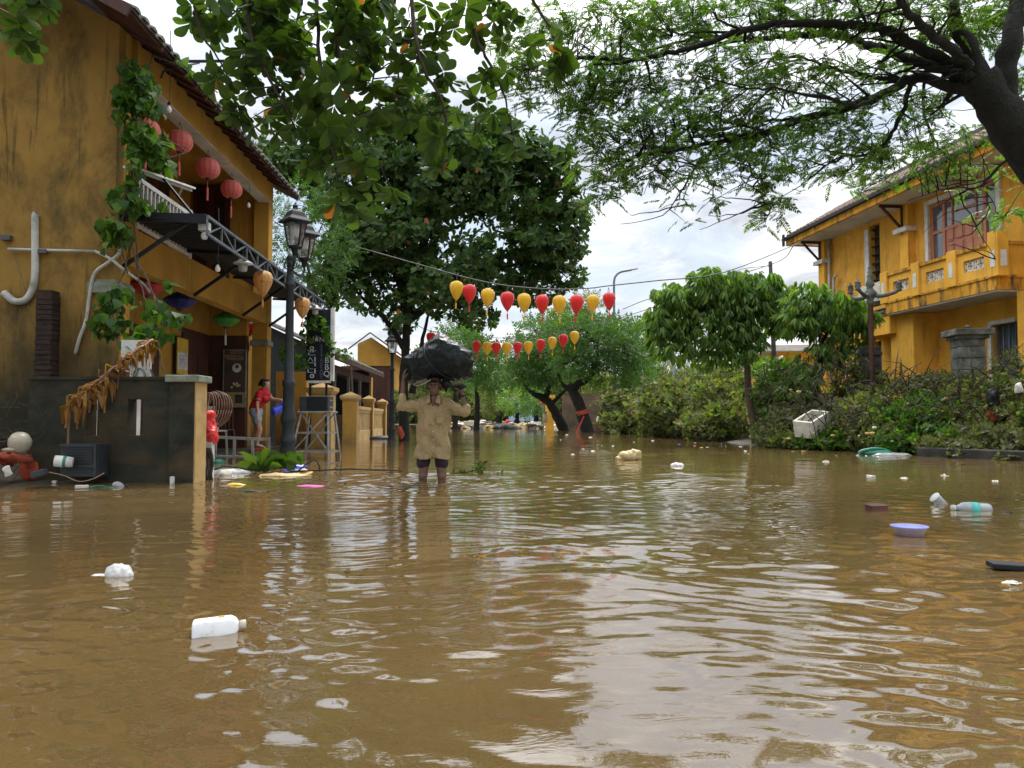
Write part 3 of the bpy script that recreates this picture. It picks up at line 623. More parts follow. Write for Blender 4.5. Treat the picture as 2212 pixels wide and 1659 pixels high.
# wall lamp bracket and flood light on the canopy corner
fl = MB(); q = H(442, 490, x=1.2); fl.box(q, (.16, .10, .12)); fl.lathe([(.03, -.13), (.055, -.18), (.04, -.24), (.0, -.25)], q + Vector((0, 0, .05)), 10)
fl.build('security_light', M['white'], house)
bk = MB(); bk.bar(H(350, 133, x=.35), H(520 - 0, 133, x=.75) if False else H(350, 133, x=.35) + Vector((1.0, 0, 0.02)), .035); bk.tube(curve([H(347, 168, x=.35), H(362, 150, x=.45), H(430, 136, x=.55)], 5), .016, 6); bk.build('lantern_bracket', M['black'], house)
# brick pier on the gable wall
br = MB(); a = H(93, 633, y=-.06); b = H(127, 640, y=-.06)
z = -.2
while z < a.z - .05:
    br.box(((a.x + b.x) / 2 + random.uniform(-.006, .006), -.12 + random.uniform(-.008, .008), z), (abs(b.x - a.x), .22, .062)); z += .073
br.box(((a.x + b.x) / 2, -.12, a.z / 2 - .1), (abs(b.x - a.x) * .95, .2, a.z)); br.box(((a.x + b.x) / 2, -.12, a.z - .02), (abs(b.x - a.x) * .9, .2, .08))
br.build('brick_pier', M['brick'], house)

# dark garden wall with slots
lw = empty('garden_wall', (-4.6, 9.05, 0), 'dark mossy garden wall with two narrow slots and pale coping at its street end', 'wall')
o = MB(); X0, X1 = -5.65, -3.98; y0, y1 = 8.98, 9.2; s1 = (P(218, 900, 9).x, P(253, 900, 9).x); s2 = (P(277, 900, 9).x, P(310, 900, 9).x)
s1 = (P(189, 900, 9).x, P(216, 900, 9).x); zb, zt1 = P(0, 941, 9).z, P(0, 862, 9).z
def B2(mb, x0, x1, y0, y1, z0, z1): mb.bb(x0 + 4.6, x1 + 4.6, y0 - 9.05, y1 - 9.05, z0, z1)
B2(o, X0, s1[0], y0, y1, -.6, 1.2); B2(o, s1[1], s2[0], y0, y1, -.6, 1.2); B2(o, s2[1], X1, y0, y1, -.6, 1.2)
for s in (s1, s2): B2(o, s[0], s[1], y0, y1, -.6, zb); B2(o, s[0], s[1], y0, y1, zt1, 1.2)
B2(o, X1, -3.69, 8.93, 9.25, -.6, 1.17)
o.build('wall_body', M['moss'], lw)
o = MB(); B2(o, -3.69, -3.672, 8.935, 9.245, -.6, 1.168); o.build('end_face', M['endface'], lw)
o = MB(); B2(o, X1 - .04, -3.63, 8.88, 9.30, 1.17, 1.25); o.build('coping', M['capst'], lw, bevel=.012)
o = MB(); B2(o, X0, X1 - .04, 8.96, 9.22, 1.2, 1.235); o.build('top_slab', M['moss'], lw)
o = MB().bb(-4.81, -4.71, 9.6, 9.75, -.6, 1.05).build('post', M['white']); tag(o, 'white painted post glimpsed through the right slot of the dark garden wall', 'post')
o = MB().bb(-5.31, -5.23, 9.6, 9.7, -.6, 1.05).build('post', M['white']); tag(o, 'white painted post glimpsed through the left slot of the dark garden wall', 'post')
o = MB().bb(-5.0, -4.62, 9.8, 9.83, 1.05, 1.75); o.build('wall_board', M['white']); tag(bpy.data.objects['wall_board'], 'pale notice board with looped logo standing behind the dark garden wall', 'sign')
rg_ = MB()
for q in ((-4.86, .0), (-4.76, -.07)):
    rg_.tube([(q[0] + .075 * math.cos(t / 8 * math.pi), 9.79, 1.36 + q[1] + .1 * math.sin(t / 8 * math.pi)) for t in range(17)], .012, 6)
rg_.build('logo', M['capst'], bpy.data.objects['wall_board'])

# ------------------------------------------------------------------ hanging lamps and lanterns
def lantern(loc_, kind, colour, d, label, cat='lantern', group=None, drop=.2, top=None):
    t = empty('paper_lantern', loc_, label, cat, group)
    if kind == 'balloon':
        hh = d * 1.2; pf = [(.12, .5), (.22, .49), (.36, .44), (.46, .33), (.5, .2), (.485, .06), (.42, -.1), (.33, -.25), (.24, -.38), (.17, -.47), (.13, -.5)]; n = 20
    elif kind == 'round': hh = d * .82; pf = [(.16, .5), (.3, .46), (.42, .33), (.49, .15), (.5, 0), (.48, -.17), (.41, -.34), (.29, -.46), (.15, -.5)]; n = 28
    else: hh = d * .5; pf = [(.1, .5), (.24, .42), (.38, .24), (.48, .06), (.5, 0), (.46, -.08), (.36, -.26), (.22, -.43), (.1, -.5)]; n = 20
    m = MB(); m.lathe([(r * d, z * hh) for r, z in pf][::-1], n=n, rib=-.055 if kind == 'balloon' else -.04); s = m.build('shade', LM[colour], t, False)
    cm = M['brownb'] if kind != 'balloon' else LM[colour]
    m = MB(); m.lathe([(.12 * d, hh * .5 + .012), (.13 * d, hh * .5 - .01)][::-1], n=12); m.lathe([(.13 * d, -hh * .5 + .005), (.05 * d, -hh * .5 - .03 - .02 * d)][::-1], n=12); m.split('cap', cm, t)
    tl = d * (.95 if kind == 'round' else .65); m = MB(); m.tube([(0, 0, -hh * .5), (0, 0, -hh * .5 - tl * .45)], .006, 5); m.lathe([(.012, -hh * .5 - tl * .42), (.03 * d + .008, -hh * .5 - tl * .5), (.034 * d + .006, -hh * .5 - tl), (0, -hh * .5 - tl)][::-1], n=8)
    m.build('tassel', LM[colour] if colour != 'green' else M['white'], t)
    m = MB()
    for sx in (-1, 1): m.tube([(sx * d * .1, 0, hh * .5), (0, 0, hh * .5 + drop)], .006, 5)
    m.build('hanger', M['rope'], t); return t
for (px, py, wpx, lb) in ((315, 283, 62, 'faded red round lantern half hidden by the climbing vine'), (388, 306, 56, 'largest clear faded red round lantern, nearest the vine'),
                          (449, 364, 52, 'faded red round lantern in the middle of the upstairs row'), (500, 409, 46, 'smallest faded red round lantern, last toward the house end')):
    q = HM @ H(px, py, x=-.03); lantern(q, 'round', 'rose', wpx * q.y / FPX, lb, group='red lanterns under the upstairs eave', drop=.17)
for (px, py, col, lb) in ((316, 618, 'red', 'large flat red lantern behind the vine at ground floor'), (389, 650, 'blue', 'flat blue lantern under the ground-floor beam'),
                          (487.7, 691, 'green', 'flat green lantern above the coffee poster'), (537, 709, 'red', 'flat red lantern right of the green one')):
    q = HM @ H(px, py, x=-.5); lantern(q, 'flat', col, .64, lb, group='flat lanterns under the arcade', drop=.3)
for (px, py, w_, lb) in ((568, 611, 43, 'cream flower-painted balloon lantern left of the tall lamp post'), (653.6, 664, 35, 'cream flower-painted balloon lantern right of the tall lamp post')):
    q = HM @ H(px, py, x=cx); lantern(q, 'balloon', 'cream', w_ * q.y / FPX, lb, group='cream lanterns on the canopy edge', drop=.2)
def bulb(q, label, cord):
    t = empty('light_bulb', q, label, 'bulb', 'bare bulbs hanging on cords')
    MB().lathe([(.0, -.075), (.03, -.065), (.045, -.03), (.04, .0), (.022, .035), (.02, .05)], n=12).build('bulb_glass', M['bulb'], t, True)
    MB().lathe([(.024, .045), (.026, .09), (.012, .11)], n=10).build('socket', M['black'] if cord else M['white'], t)
    MB().tube([(0, 0, .1), (.02, 0, .1 + cord * .5), (0, 0, .1 + cord)], .006, 5).build('cord', M['rope'], t)
for px, py, x, lb, cd in ((365, 234, .3, 'bare bulb on black cord above the vine near the eave', 1.2), (537, 442, -.05, 'bare white bulb past the last round lantern', .45), (470, 578, 1.05, 'bare white bulb hanging below the canopy corner', .9)):
    bulb(HM @ H(px, py, x=x), lb, cd)
def shadelamp(q, lb, sc=1):
    t = empty('pendant_lamp', q, lb, 'lamp', 'white shaded lamps on the canopy edge')
    MB().lathe([(.165 * sc, .0), (.168 * sc, .01), (.08 * sc, .06), (.05 * sc, .10), (.0, .105)], n=20).build('lamp_shade', M['white'], t, True)
    MB().lathe([(.0, -.14), (.06, -.135), (.075, -.1), (.078, .0)], n=14).build('lamp_globe', M['lampglass'], t, True)
    MB().tube([(0, 0, .1), (0, 0, .33)], .01, 6).build('stem', M['rope'], t)
shadelamp(HM @ H(525, 570, x=cx - .05), 'white shaded pendant lamp left of the cream lantern'); shadelamp(HM @ H(681, 668, x=cx), 'white shaded pendant lamp at the far end of the canopy')

# ------------------------------------------------------------------ arcade furniture and people's clutter
def Hw(px, py, x=None, y=None): return HM @ H(px, py, x, y)
# coffee poster on end panelling
yy = LH - .84
a = H(484, 755, y=yy); b = H(530, 880, y=yy)
pt = empty('menu_board', HM @ Vector(((a.x + b.x) / 2, yy, b.z)), 'tall dark coffee poster with a white cup and plate, behind the woman', 'poster', rz=RZ)
wd, ht = b.x - a.x, a.z - b.z
MB().bb(-wd / 2, wd / 2, -.01, .01, 0, ht).build('board', mat('dark_brown_print', (.075, .05, .04), (.05, .035, .03), .5, 3, .0), pt)
f = MB()
for s in (-1, 1): f.bb(s * wd / 2 - .012, s * wd / 2 + .012, -.02, .02, 0, ht)
f.bb(-wd / 2, wd / 2, -.02, .02, 0, .024); f.bb(-wd / 2, wd / 2, -.02, .02, ht - .024, ht); f.build('frame', M['steel'], pt)
MB().bb(-wd / 2 + .02, wd / 2 - .02, -.014, -.0105, .02, ht * .26).build('photo_panel', mat('ochre_print', (.32, .24, .09), (.22, .18, .08), .6, 6, 0), pt)
MB().bb(.02, wd / 2 - .07, -.018, -.0145, .1, ht * .22).build('photo_panel', M['darkp'], pt)
MB().lathe([(.10, 0), (.11, .006), (.0, .01)][::-1], (.1 * wd, -.014, ht * .68), 20, (0, -1, 0), sx=1).build('cup', M['white'], pt)
MB().lathe([(.06, 0), (.06, .012)], (.12 * wd, -.02, ht * .70), 16, (0, -1, 0)).build('cup', M['foam'], pt)
MB().lathe([(.045, 0), (.045, .006)], (.12 * wd, -.034, ht * .705), 16, (0, -1, 0)).build('coffee', M['brownb'], pt)
for k in range(9): MB().lathe([(.028, 0), (.02, .012)], (random.uniform(-.08, .12), -.014, ht * .38 + random.uniform(-.06, .06)), 9, (0, -1, 0)).build('pastry', M['cream'], pt)
tx = MB()
for z, w0, w1 in ((.955, -.2, .42), (.93, -.2, .35), (.89, -.42, .3), (.865, -.42, .42), (.84, -.38, .4), (.82, -.3, .36)): 
    x = w0 * wd
    while x < w1 * wd: l = random.uniform(.015, .04); tx.bb(x, x + l, -.013, -.0105, z * ht, z * ht + .011); x += l + .01
tx.build('lettering', M['cream'], pt)
# small yellow notice on back wall
a = H(383, 728, x=-1.15); b = H(405, 810, x=-1.15)
pt = empty('notice', HM @ Vector((-1.15, (a.y + b.y) / 2, b.z)), 'small yellow-topped notice with blue pattern on the arcade back wall', 'poster', rz=RZ)
wd = abs(b.y - a.y); MB().bb(-.03, -.001, -wd / 2 - .03, wd / 2 + .03, -.03, a.z - b.z + .03).build('frame', M['wood'], pt)
MB().bb(0, .004, -wd / 2, wd / 2, .0, a.z - b.z).build('sheet', M['yellowp'], pt); MB().bb(.005, .008, -wd / 2 + .04, wd / 2 - .04, .1, (a.z - b.z) * .6).build('print', M['white'], pt)
m = MB()
for k in range(26): m.box((.010, random.uniform(-wd / 2 + .07, wd / 2 - .07), random.uniform(.14, (a.z - b.z) * .56)), (.003, .03, .03), 0, R(random.uniform(0, 90)))
m.build('print', M['violet'], pt)
# ------------------------------------------------------------------ lamp posts
def lamp_head(parent, x, y, z, s=1.0):
    h = MB(); h.lathe([(.03, -.62), (.05, -.55), (.06, -.50), (.13, -.47)], (x, y, z), 4); 
    for i in range(4):
        a = math.pi / 4 + math.pi / 2 * i; c_, s_ = math.cos(a), math.sin(a)
        h.bar((x + .14 * s * c_, y + .14 * s * s_, z - .47), (x + .235 * s * c_, y + .235 * s * s_, z - .06), .022)
        b = a + math.pi / 2; c2, s2 = math.cos(b), math.sin(b)
        h.bar((x + .14 * s * c_, y + .14 * s * s_, z - .46), (x + .14 * s * c2, y + .14 * s * s2, z - .46), .022)
        h.bar((x + .24 * s * c_, y + .24 * s * s_, z - .05), (x + .24 * s * c2, y + .24 * s * s2, z - .05), .03)
    cap = MB(); prof = [(.285, -.05), (.285, -.02), (.20, .05), (.15, .13), (.10, .17), (.05, .19), (.04, .22), (.05, .25), (.02, .28), (.0, .32)]
    cap.lathe(prof, (x, y, z), 4)
    cap.v = [((p[0] - x) * math.cos(R(45)) - (p[1] - y) * math.sin(R(45)) + x, (p[0] - x) * math.sin(R(45)) + (p[1] - y) * math.cos(R(45)) + y, p[2]) for p in cap.v]
    a = h.build('lantern_frame', M['black'], parent); cap.build('lantern_roof', M['black'], a)
    MB().lathe([(.125 * s, -.44), (.215 * s, -.07)], (x, y, z), 4).build('lantern_pane', mat('clear_pane', (.5, .52, .52), None, .1, 3, 0, trans=.85, alpha=.6) if 'clear_pane' not in bpy.data.materials else bpy.data.materials['clear_pane'], a)
    o = a.children[-1].data
    for v in o.vertices:
        X, Yq = v.co.x - x, v.co.y - y; v.co.x = X * math.cos(R(45)) - Yq * math.sin(R(45)) + x; v.co.y = X * math.sin(R(45)) + Yq * math.cos(R(45)) + y
    MB().lathe([(.05, -.3), (.075, -.27), (.075, -.12), (.05, -.08)], (x, y, z), 12).build('bulb_glass', M['bulb'], a, True)
def lamp_post(base, H_, label, twin=True):
    t = empty('street_lamp', base, label, 'street lamp')
    pf = [(.17, -.6), (.17, .02), (.15, .12), (.165, .2), (.13, .27), (.17, .33), (.175, .38), (.125, .45), (.12, .6), (.16, .70), (.165, .76), (.125, .86), (.115, 1.3), (.135, 1.34), (.135, 1.40), (.10, 1.44), (.088, H_ * .5), (.078, H_ - 1.1), (.11, H_ - 1.07), (.11, H_ - 1.02), (.075, H_ - .98), (.07, H_ - .6), (.09, H_ - .56), (.05, H_ - .5)]
    MB().lathe([(r * (.84 if k > 1 else 1), z) for k, (r, z) in enumerate(pf)], n=18).build('post', M['iron'], t, True)
    if twin:
        m = MB(); 
        for s, x_ in ((-1, .20), (1, .12)): m.tube(curve([(0, 0, H_ - .75), (x_ * .6, .3 * s, H_ - .82), (x_, .45 * s, H_ - .72), (x_, .45 * s, H_ - .62)], 5), .022, 8); m.tube([(.03 * s, 0, H_ - .8 + .07 * math.cos(q)) for q in (0, 3)], .012)
        m.tube([(.0 + .07 * math.cos(q / 6 * math.pi), -.12, H_ - .72 + .07 * math.sin(q / 6 * math.pi)) for q in range(13)], .01, 5)
        m.build('arm', M['iron'], t); lamp_head(t, .20, -.45, H_, .9); lamp_head(t, .12, .45, H_ - .02, .9)
    else: lamp_head(t, 0, 0, H_, 1)
    return t
b = P(624, 830, 13.5); lamp_post((b.x, 13.5, 0), 4.15, 'tall black twin-headed lamp post in front of the canopy')
b = P(847, 830, 27); lamp_post((b.x, 27, 0), P(847, 735, 27).z, 'far single-headed lamp post left of the man with the bundle', False)

# ------------------------------------------------------------------ restaurant sign
def text(s, h, name, parent, at, m, ex=.004, align='CENTER'):
    cu = bpy.data.curves.new('t', 'FONT'); cu.body = s; cu.size = h; cu.extrude = ex; cu.align_x = align; cu.align_y = 'CENTER'
    o = bpy.data.objects.new('t', cu); COL.objects.link(o); bpy.context.view_layer.update()
    me = bpy.data.meshes.new_from_object(o.evaluated_get(bpy.context.evaluated_depsgraph_get())); bpy.data.objects.remove(o)
    me.transform(Matrix.Translation(at) @ Matrix.Rotation(R(90), 4, 'X')); me.materials.clear(); me.materials.append(m)
    q = bpy.data.objects.new(name, me); COL.objects.link(q); q.parent = parent; return q
Ys = 19.0; a, b = P(662, 668, Ys), P(713, 822, Ys); wd = b.x - a.x; ht = a.z - b.z
sg = empty('restaurant_sign', ((a.x + b.x) / 2, Ys, b.z), 'tall black vertical restaurant sign with white Korean letters and BBQ', 'sign')
MB().bb(-wd / 2, wd / 2, 0, .12, 0, ht).build('board', M['blackb'], sg, bevel=.005)
MB().bb(wd / 2 + .001, wd / 2 + .08, -.01, .13, -.01, ht + .02).build('side_trim', M['white'], sg); MB().bb(-wd / 2 + .05, wd / 2, -.012, .1, -.06, -.001).build('bottom_trim', M['foam'], sg)
def strokes(L_, at, s, m, name):
    mb = MB(); x0, z0 = at
    for q in L_:
        if q[0] == 'o': mb.tube([(x0 + (q[1] + q[3] * math.cos(t / 8 * math.pi)) * s, -.006, z0 + (q[2] + q[3] * math.sin(t / 8 * math.pi)) * s) for t in range(17)], .055 * s, 6)
        else: mb.bar((x0 + q[0] * s, -.006, z0 + q[1] * s), (x0 + q[2] * s, -.006, z0 + q[3] * s), .11 * s, .01)
    return mb.build(name, m, sg)
g = .23; xk = -wd * .26
zz = lambda py: P(0, py, Ys).z - b.z
strokes([('o', 0, .30, .17), (-.45, .02, .45, .02), (-.15, .02, -.15, -.16), (.15, .02, .15, -.16), (-.33, -.2, -.33, -.45), (-.33, -.45, .38, -.45)], (xk, zz(758)), g, M['letter'], 'lettering')
strokes([(-.12, .48, -.42, .02), (-.12, .4, .14, .04), (.36, .5, .36, -.02), (-.3, -.14, .38, -.14), (.38, -.14, .38, -.5)], (xk, zz(781)), g, M['letter'], 'lettering')
strokes([(-.38, .46, .12, .46), (-.38, .46, -.38, .08), (-.38, .08, .14, .08), (.36, .5, .36, -.05), (.36, .22, .5, .22), ('o', .05, -.32, .18)], (xk, zz(806)), g, M['letter'], 'lettering')
text('VƯỜN', .17, 'lettering', sg, (-.09, -.006, zz(734)), M['letter'])
for k, ch in enumerate('RESTAURANT'): text(ch, .105, 'lettering', sg, (wd * .14, -.006, zz(748) - k * .086), M['letterd'])
for k, ch in enumerate('BBQ'): text(ch, .2, 'lettering', sg, (wd * .36, -.006, zz(779) - k * .165), M['letter'])
m = MB(); m.bar((-.2, .06, -.06), (-.2, .06, -1.6), .05); m.bar((.2, .06, -.06), (.2, .06, -1.6), .05); m.split('post', M['black'], sg)

# ------------------------------------------------------------------ fence, gate pillars, low walls beyond the house
def pier(px, Y, wpx, topy, label, m=M['yel'], cap=M['endface']):
    p = P(px, 830, Y); s = Y / FPX; w_ = wpx * s; zt_ = P(px, topy, Y).z
    t = empty('fence_pillar', (p.x, Y, 0), label, 'pillar', 'yellow fence pillars with pyramid caps', rz=R(1.5))
    MB().bb(-w_ / 2, w_ / 2, -w_ / 2, w_ / 2, -.6, zt_ - .3).build('shaft', m, t, bevel=.015)
    MB().bb(w_ / 2 + .002, w_ / 2 + .006, -w_ / 2 + .01, w_ / 2 - .01, -.6, zt_ - .31).build('street_face', cap, t)
    c = MB(); c.lathe([(w_ * .74, zt_ - .3), (w_ * .92, zt_ - .22), (w_ * .92, zt_ - .13), (w_ * .66, zt_ - .1), (.0, zt_)], n=4)
    k = math.cos(R(45)); c.v = [(q[0] * k - q[1] * k, q[0] * k + q[1] * k, q[2]) for q in c.v]; c.build('cap', cap, t); return t, w_
P1 = pier(697, 19.6, 46, 827, 'largest yellow fence pillar with pyramid cap, behind the stool'); P2 = pier(758, 24.5, 30, 846, 'second yellow fence pillar, right of the gate gap')
P3 = pier(797, 29, 20, 854, 'third yellow fence pillar between the slotted panels'); P4 = pier(826, 33.5, 17, 861, 'farthest yellow fence pillar beside the far lamp post')
def panel(a, b, lb):
    p, q = Vector(a), Vector(b); mid = (p + q) / 2; ln = (q - p).length; an = math.atan2(q.y - p.y, q.x - p.x)
    t = empty('fence_panel', (mid.x, mid.y, 0), lb, 'fence', 'slotted concrete fence panels', rz=an)
    m = MB(); n = max(6, int(ln / .36)); st = ln / n; m.bb(-ln / 2, ln / 2, -.07, .07, -.6, .35); m.bb(-ln / 2, ln / 2, -.07, .07, .95, 1.05)
    for i in range(n): x = -ln / 2 + st * (i + .5); m.bb(x - st * .3, x + st * .3, -.05, .05, .35, .95)
    m.build('slotted_body', M['endface'], t, bevel=.01); MB().bb(-ln / 2, ln / 2, -.1, .1, 1.05, 1.16).build('rail', M['endface'], t, bevel=.01)
f = lambda t: t[0].location
panel(f(P2) + Vector((.05, .3, 0)), f(P3) - Vector((-.03, .2, 0)), 'slotted pale fence panel next to the second yellow pillar'); panel(f(P3) + Vector((0, .2, 0)), f(P4) - Vector((0, .2, 0)), 'slotted pale fence panel nearest the far lamp post')
panel(f(P1) + Vector((0, .35, 0)), f(P2) - Vector((0, 2.6, 0)), 'slotted pale fence panel behind the tall stool')
t = MB(); a, b = P(599, 803, 20.5), P(664, 803, 20.5); t.bb(a.x, b.x, 20.4, 20.7, -.6, a.z); t.build('low_wall', M['yel']); tag(bpy.data.objects['low_wall'], 'yellow low wall with dark wet foot behind the tall lamp post', 'wall')
# two stall houses further along
h2 = empty('stall_house', (-7.2, 29, 0), 'dark open-fronted shop house with a low tiled eave beyond the fence', 'house', rz=R(1.43))
m = MB(); m.bb(-3.5, -3.3, -5, 5.2, -.6, 3.6); m.bb(-3.3, 1.0, 5.0, 5.2, -.6, 2.9); m.bb(-3.3, .9, -5, -4.85, 0, 2.7); m.add([(-3.3, -5, 2.7), (.9, -5, 2.7), (1.4, -5, 2.75), (-3.3, -5, 4.9), (-3.3, -4.9, 2.7), (.9, -4.9, 2.7), (1.4, -4.9, 2.75), (-3.3, -4.9, 4.9)], [(0, 1, 2, 3), (7, 6, 5, 4)]); m.build('wall', M['sheet'], h2)
MB().bb(.75, 1.05, 5.2, 5.7, -.6, 2.6).build('corner_wall', M['yel'], h2)
tileroof(h2, 'roof', 1.55, 2.72, -3.4, 5.0, -5.2, 5.4, .24, M['tile'], .4)
m = MB(); m.bb(1.5, 1.6, -5.2, 5.4, 2.6, 2.72); m.bb(.6, 1.0, -5.0, 5.0, 2.35, 2.62); m.build('eave_beam', M['wood'], h2)
m = MB(); 
for y in (-4.8, -2.3, .3, 2.8): m.bb(.9, 1.0, y, y + .1, -.6, 2.5)
m.bar((1.3, -.2, 0), (1.5, -2.2, 2.9), .05); m.build('post', M['steel'], h2)
m = MB(); m.bb(-3, .8, -1, 4.8, -.6, .9); m.bb(.2, .9, -4, -2.2, 1.45, 1.5); m.split('counter', M['wood'], h2)
m = MB(); m.ell((.5, -3.2, 1.8), (.32, .4, .33)); m.wobble(.06, 4); m.build('tarpaulin_bundle', M['wbag'], None, True); o = bpy.data.objects['tarpaulin_bundle']; o.location = (-7.1, 28.9, 0); tag(o, 'pale plastic bundle on the shelf right of the restaurant sign', 'bundle')
h3 = empty('gabled_house', (-6.75, 37, 0), 'small far house whose yellow gable shows above the stall roof', 'house', rz=R(1.43))
za, ze = P(797, 722, 37).z, P(843, 760, 37).z; m = MB()
m.add([(-.7, 0, 3.3), (1.0, 0, 3.3), (1.0, 0, ze), (-.05, 0, za - .15), (-.7, 0, ze + .4), (-.7, .2, 3.3), (1.0, .2, 3.3), (1.0, .2, ze), (-.05, .2, za - .15), (-.7, .2, ze + .4)], [(0, 1, 2, 3, 4), (9, 8, 7, 6, 5), (1, 6, 7, 2), (0, 4, 9, 5)])
m.bb(.8, 1.0, .2, 7, 2.2, ze); m.build('wall', M['yel'], h3); MB().bb(-1.5, .99, .05, .2, -.6, 3.29).build('lower_wall', M['wood'], h3)
tileroof(h3, 'roof', 1.4, ze - .22, -.05, za, -.3, 7, .24, M['tileR'], .4); m = MB(); m.bar((1.42, -.32, ze - .2), (-.05, -.32, za + .05), .1, .05); m.bar((-.05, -.32, za + .05), (-1.1, -.32, ze + .1), .1, .05); m.build('verge', M['stone'], h3)
# stool, amplifier box
Yq = 14.6
def G(px, py, Y=Yq): return P(px, py, Y)
s = empty('tall_stool', (G(690, 830).x, Yq, 0), 'tall splayed grey metal stool standing in the water by the lamp post', 'stool'); o = s.location
m = MB(); zt_ = G(0, 892).z; zb = -.5; x0, x1 = G(663, 0).x - o.x, G(729, 0).x - o.x
tops = [(x0 + .04, -.2), (x1 - .05, -.2), (x1 - .03, .25), (x0 + .08, .25)]; bots = [(x0 - .22, -.34), (x1 + .02, -.36), (x1 + .13, .4), (x0 - .1, .42)]
q = lambda i, z: Vector((tops[i][0] + (bots[i][0] - tops[i][0]) * (zt_ - z) / (zt_ - zb), tops[i][1] + (bots[i][1] - tops[i][1]) * (zt_ - z) / (zt_ - zb), z))
for i in range(4): MB().bar(q(i, zt_), q(i, zb), .035).build('leg', M['steel'], s)
for i in range(4):
    j = (i + 1) % 4; m.bar(q(i, .48), q(j, .48), .028); m.bar(q(i, .12), q(j, .12), .028)
m.bar(q(0, .12), q(1, zt_), .025); m.bar(q(3, .12), q(2, zt_), .025); m.bar(q(1, .12), q(0, zt_), .025); m.build('brace', M['steel'], s)
MB().bb(x0 - .02, x1 + .02, -.26, .3, zt_, zt_ + .03).build('seat', M['steel'], s, bevel=.006)
sp = empty('amplifier_box', (G(692, 0).x, Yq, zt_ + .031), 'black amplifier box sitting on the tall metal stool', 'speaker')
MB().bb(-.26, .29, -.19, .2, .0, .285).build('cabinet', M['darkp'], sp, bevel=.012)
MB().bb(-.12, .26, -.197, -.191, .02, .265).build('grille', M['black'], sp); m = MB(); m.bb(.292, .3, -.1, .1, .19, .22); m.bb(.292, .3, -.1, .1, .06, .09); m.split('knob', M['steel'], sp)
m = MB(); m.ell((0, 0, .02), (.09, .07, .016)); o = m.build('saucer', M['white'], None, True); o.location = (G(668, 0).x, Yq - .1, zt_ + .035); tag(o, 'white saucer at the corner of the tall stool', 'dish')
# metal frame (upturned bench) in the water before the terrace
Yb = 13.0; fb = empty('metal_bench_frame', (P(520, 0, Yb).x, Yb, 0), 'rusty grey metal bench frame lying half under water below the woman', 'bench'); ox = fb.location.x
m = MB(); g = lambda px, py, dy=0: P(px, py, Yb + dy) - fb.location
for dy in (0, .5): m.bar(g(463, 944, dy), g(582, 950, dy), .045)
for px, a, b_ in ((466, 944, 988), (507, 945, 984), (545, 948, 988), (581, 950, 990)):
    for dy in (0, .5): m.bar(g(px, a, dy), g(px + (2 if px > 540 else -2), b_ + 14, dy), .04)
for px in (463, 582): m.bar(g(px, 947, 0), g(px, 947, .5), .04)
m.bar(g(460, 985), g(583, 990), .035); m.bar(g(463, 985, .5), g(583, 988, .5), .035); m.build('frame', M['steel'], fb)
# chairs stacked behind the hose
def plastic_chair(at, m_, lb, rz=0, dark=False):
    t = empty('chair', at, lb, 'chair', rz=rz)
    MB().bb(-.2, .2, -.2, .2, .43, .46).build('seat', m_, t, bevel=.01)
    b = MB(); b.bb(-.2, -.17, .17, .2, .46, .92); b.bb(.17, .2, .17, .2, .46, .92)
    for k in range(4): b.bb(-.13 + k * .075, -.105 + k * .075, .18, .195, .46, .9)
    b.bb(-.2, .2, .17, .2, .86, .93); b.build('backrest', m_, t)
    for sx in (-1, 1):
        for sy in (-1, 1): MB().bar((sx * .18, sy * .18, .43), (sx * .2, sy * .2, -.05), .035).build('leg', m_, t)
plastic_chair((P(500, 0, 16.4).x, 16.4, .06), M['wood'], 'dark wooden chair on the terrace left of the woman', .4)
plastic_chair((P(475, 0, 15).x, 15, .06), M['steel'], 'grey metal-legged chair beside the coiled hose', 1.0)
# coiled hose
hs = MB(); cc = P(452, 886, 12.4)
for k in range(8):
    r1, r2 = .12 + .012 * k, .28 + random.uniform(-.03, .03); hs.tube([cc + Vector((r1 * math.cos(t / 10 * math.pi) + .012 * k + .05 * math.sin(t / 10 * math.pi), .05 * k - .15, r2 * math.sin(t / 10 * math.pi) - .03 * k * 0)) for t in range(21)], .013, 6)
hs.tube(curve([cc + Vector((.0, 0, .28)), cc + Vector((.1, -.3, -.1)), P(470, 920, 11.6), P(462, 960, 11.0), P(448, 985, 10.6), P(452, 1010, 10)], 6), .012, 6)
o = hs.build('coiled_hose', M['hose'], None, True); tag(o, 'brown hose hung in loops behind the red plastic bag', 'hose')
m = MB(); m.tube([P(470, 915, 11.5), P(463, 950, 10.8), P(450, 1000, 10.0)], .016, 6); m.tube([P(440, 900, 10.6), P(474, 922, 11)], .012); o = m.build('bent_rod', M['black'], None); tag(o, 'thin dark rod leaning in the water right of the garden wall', 'rod')
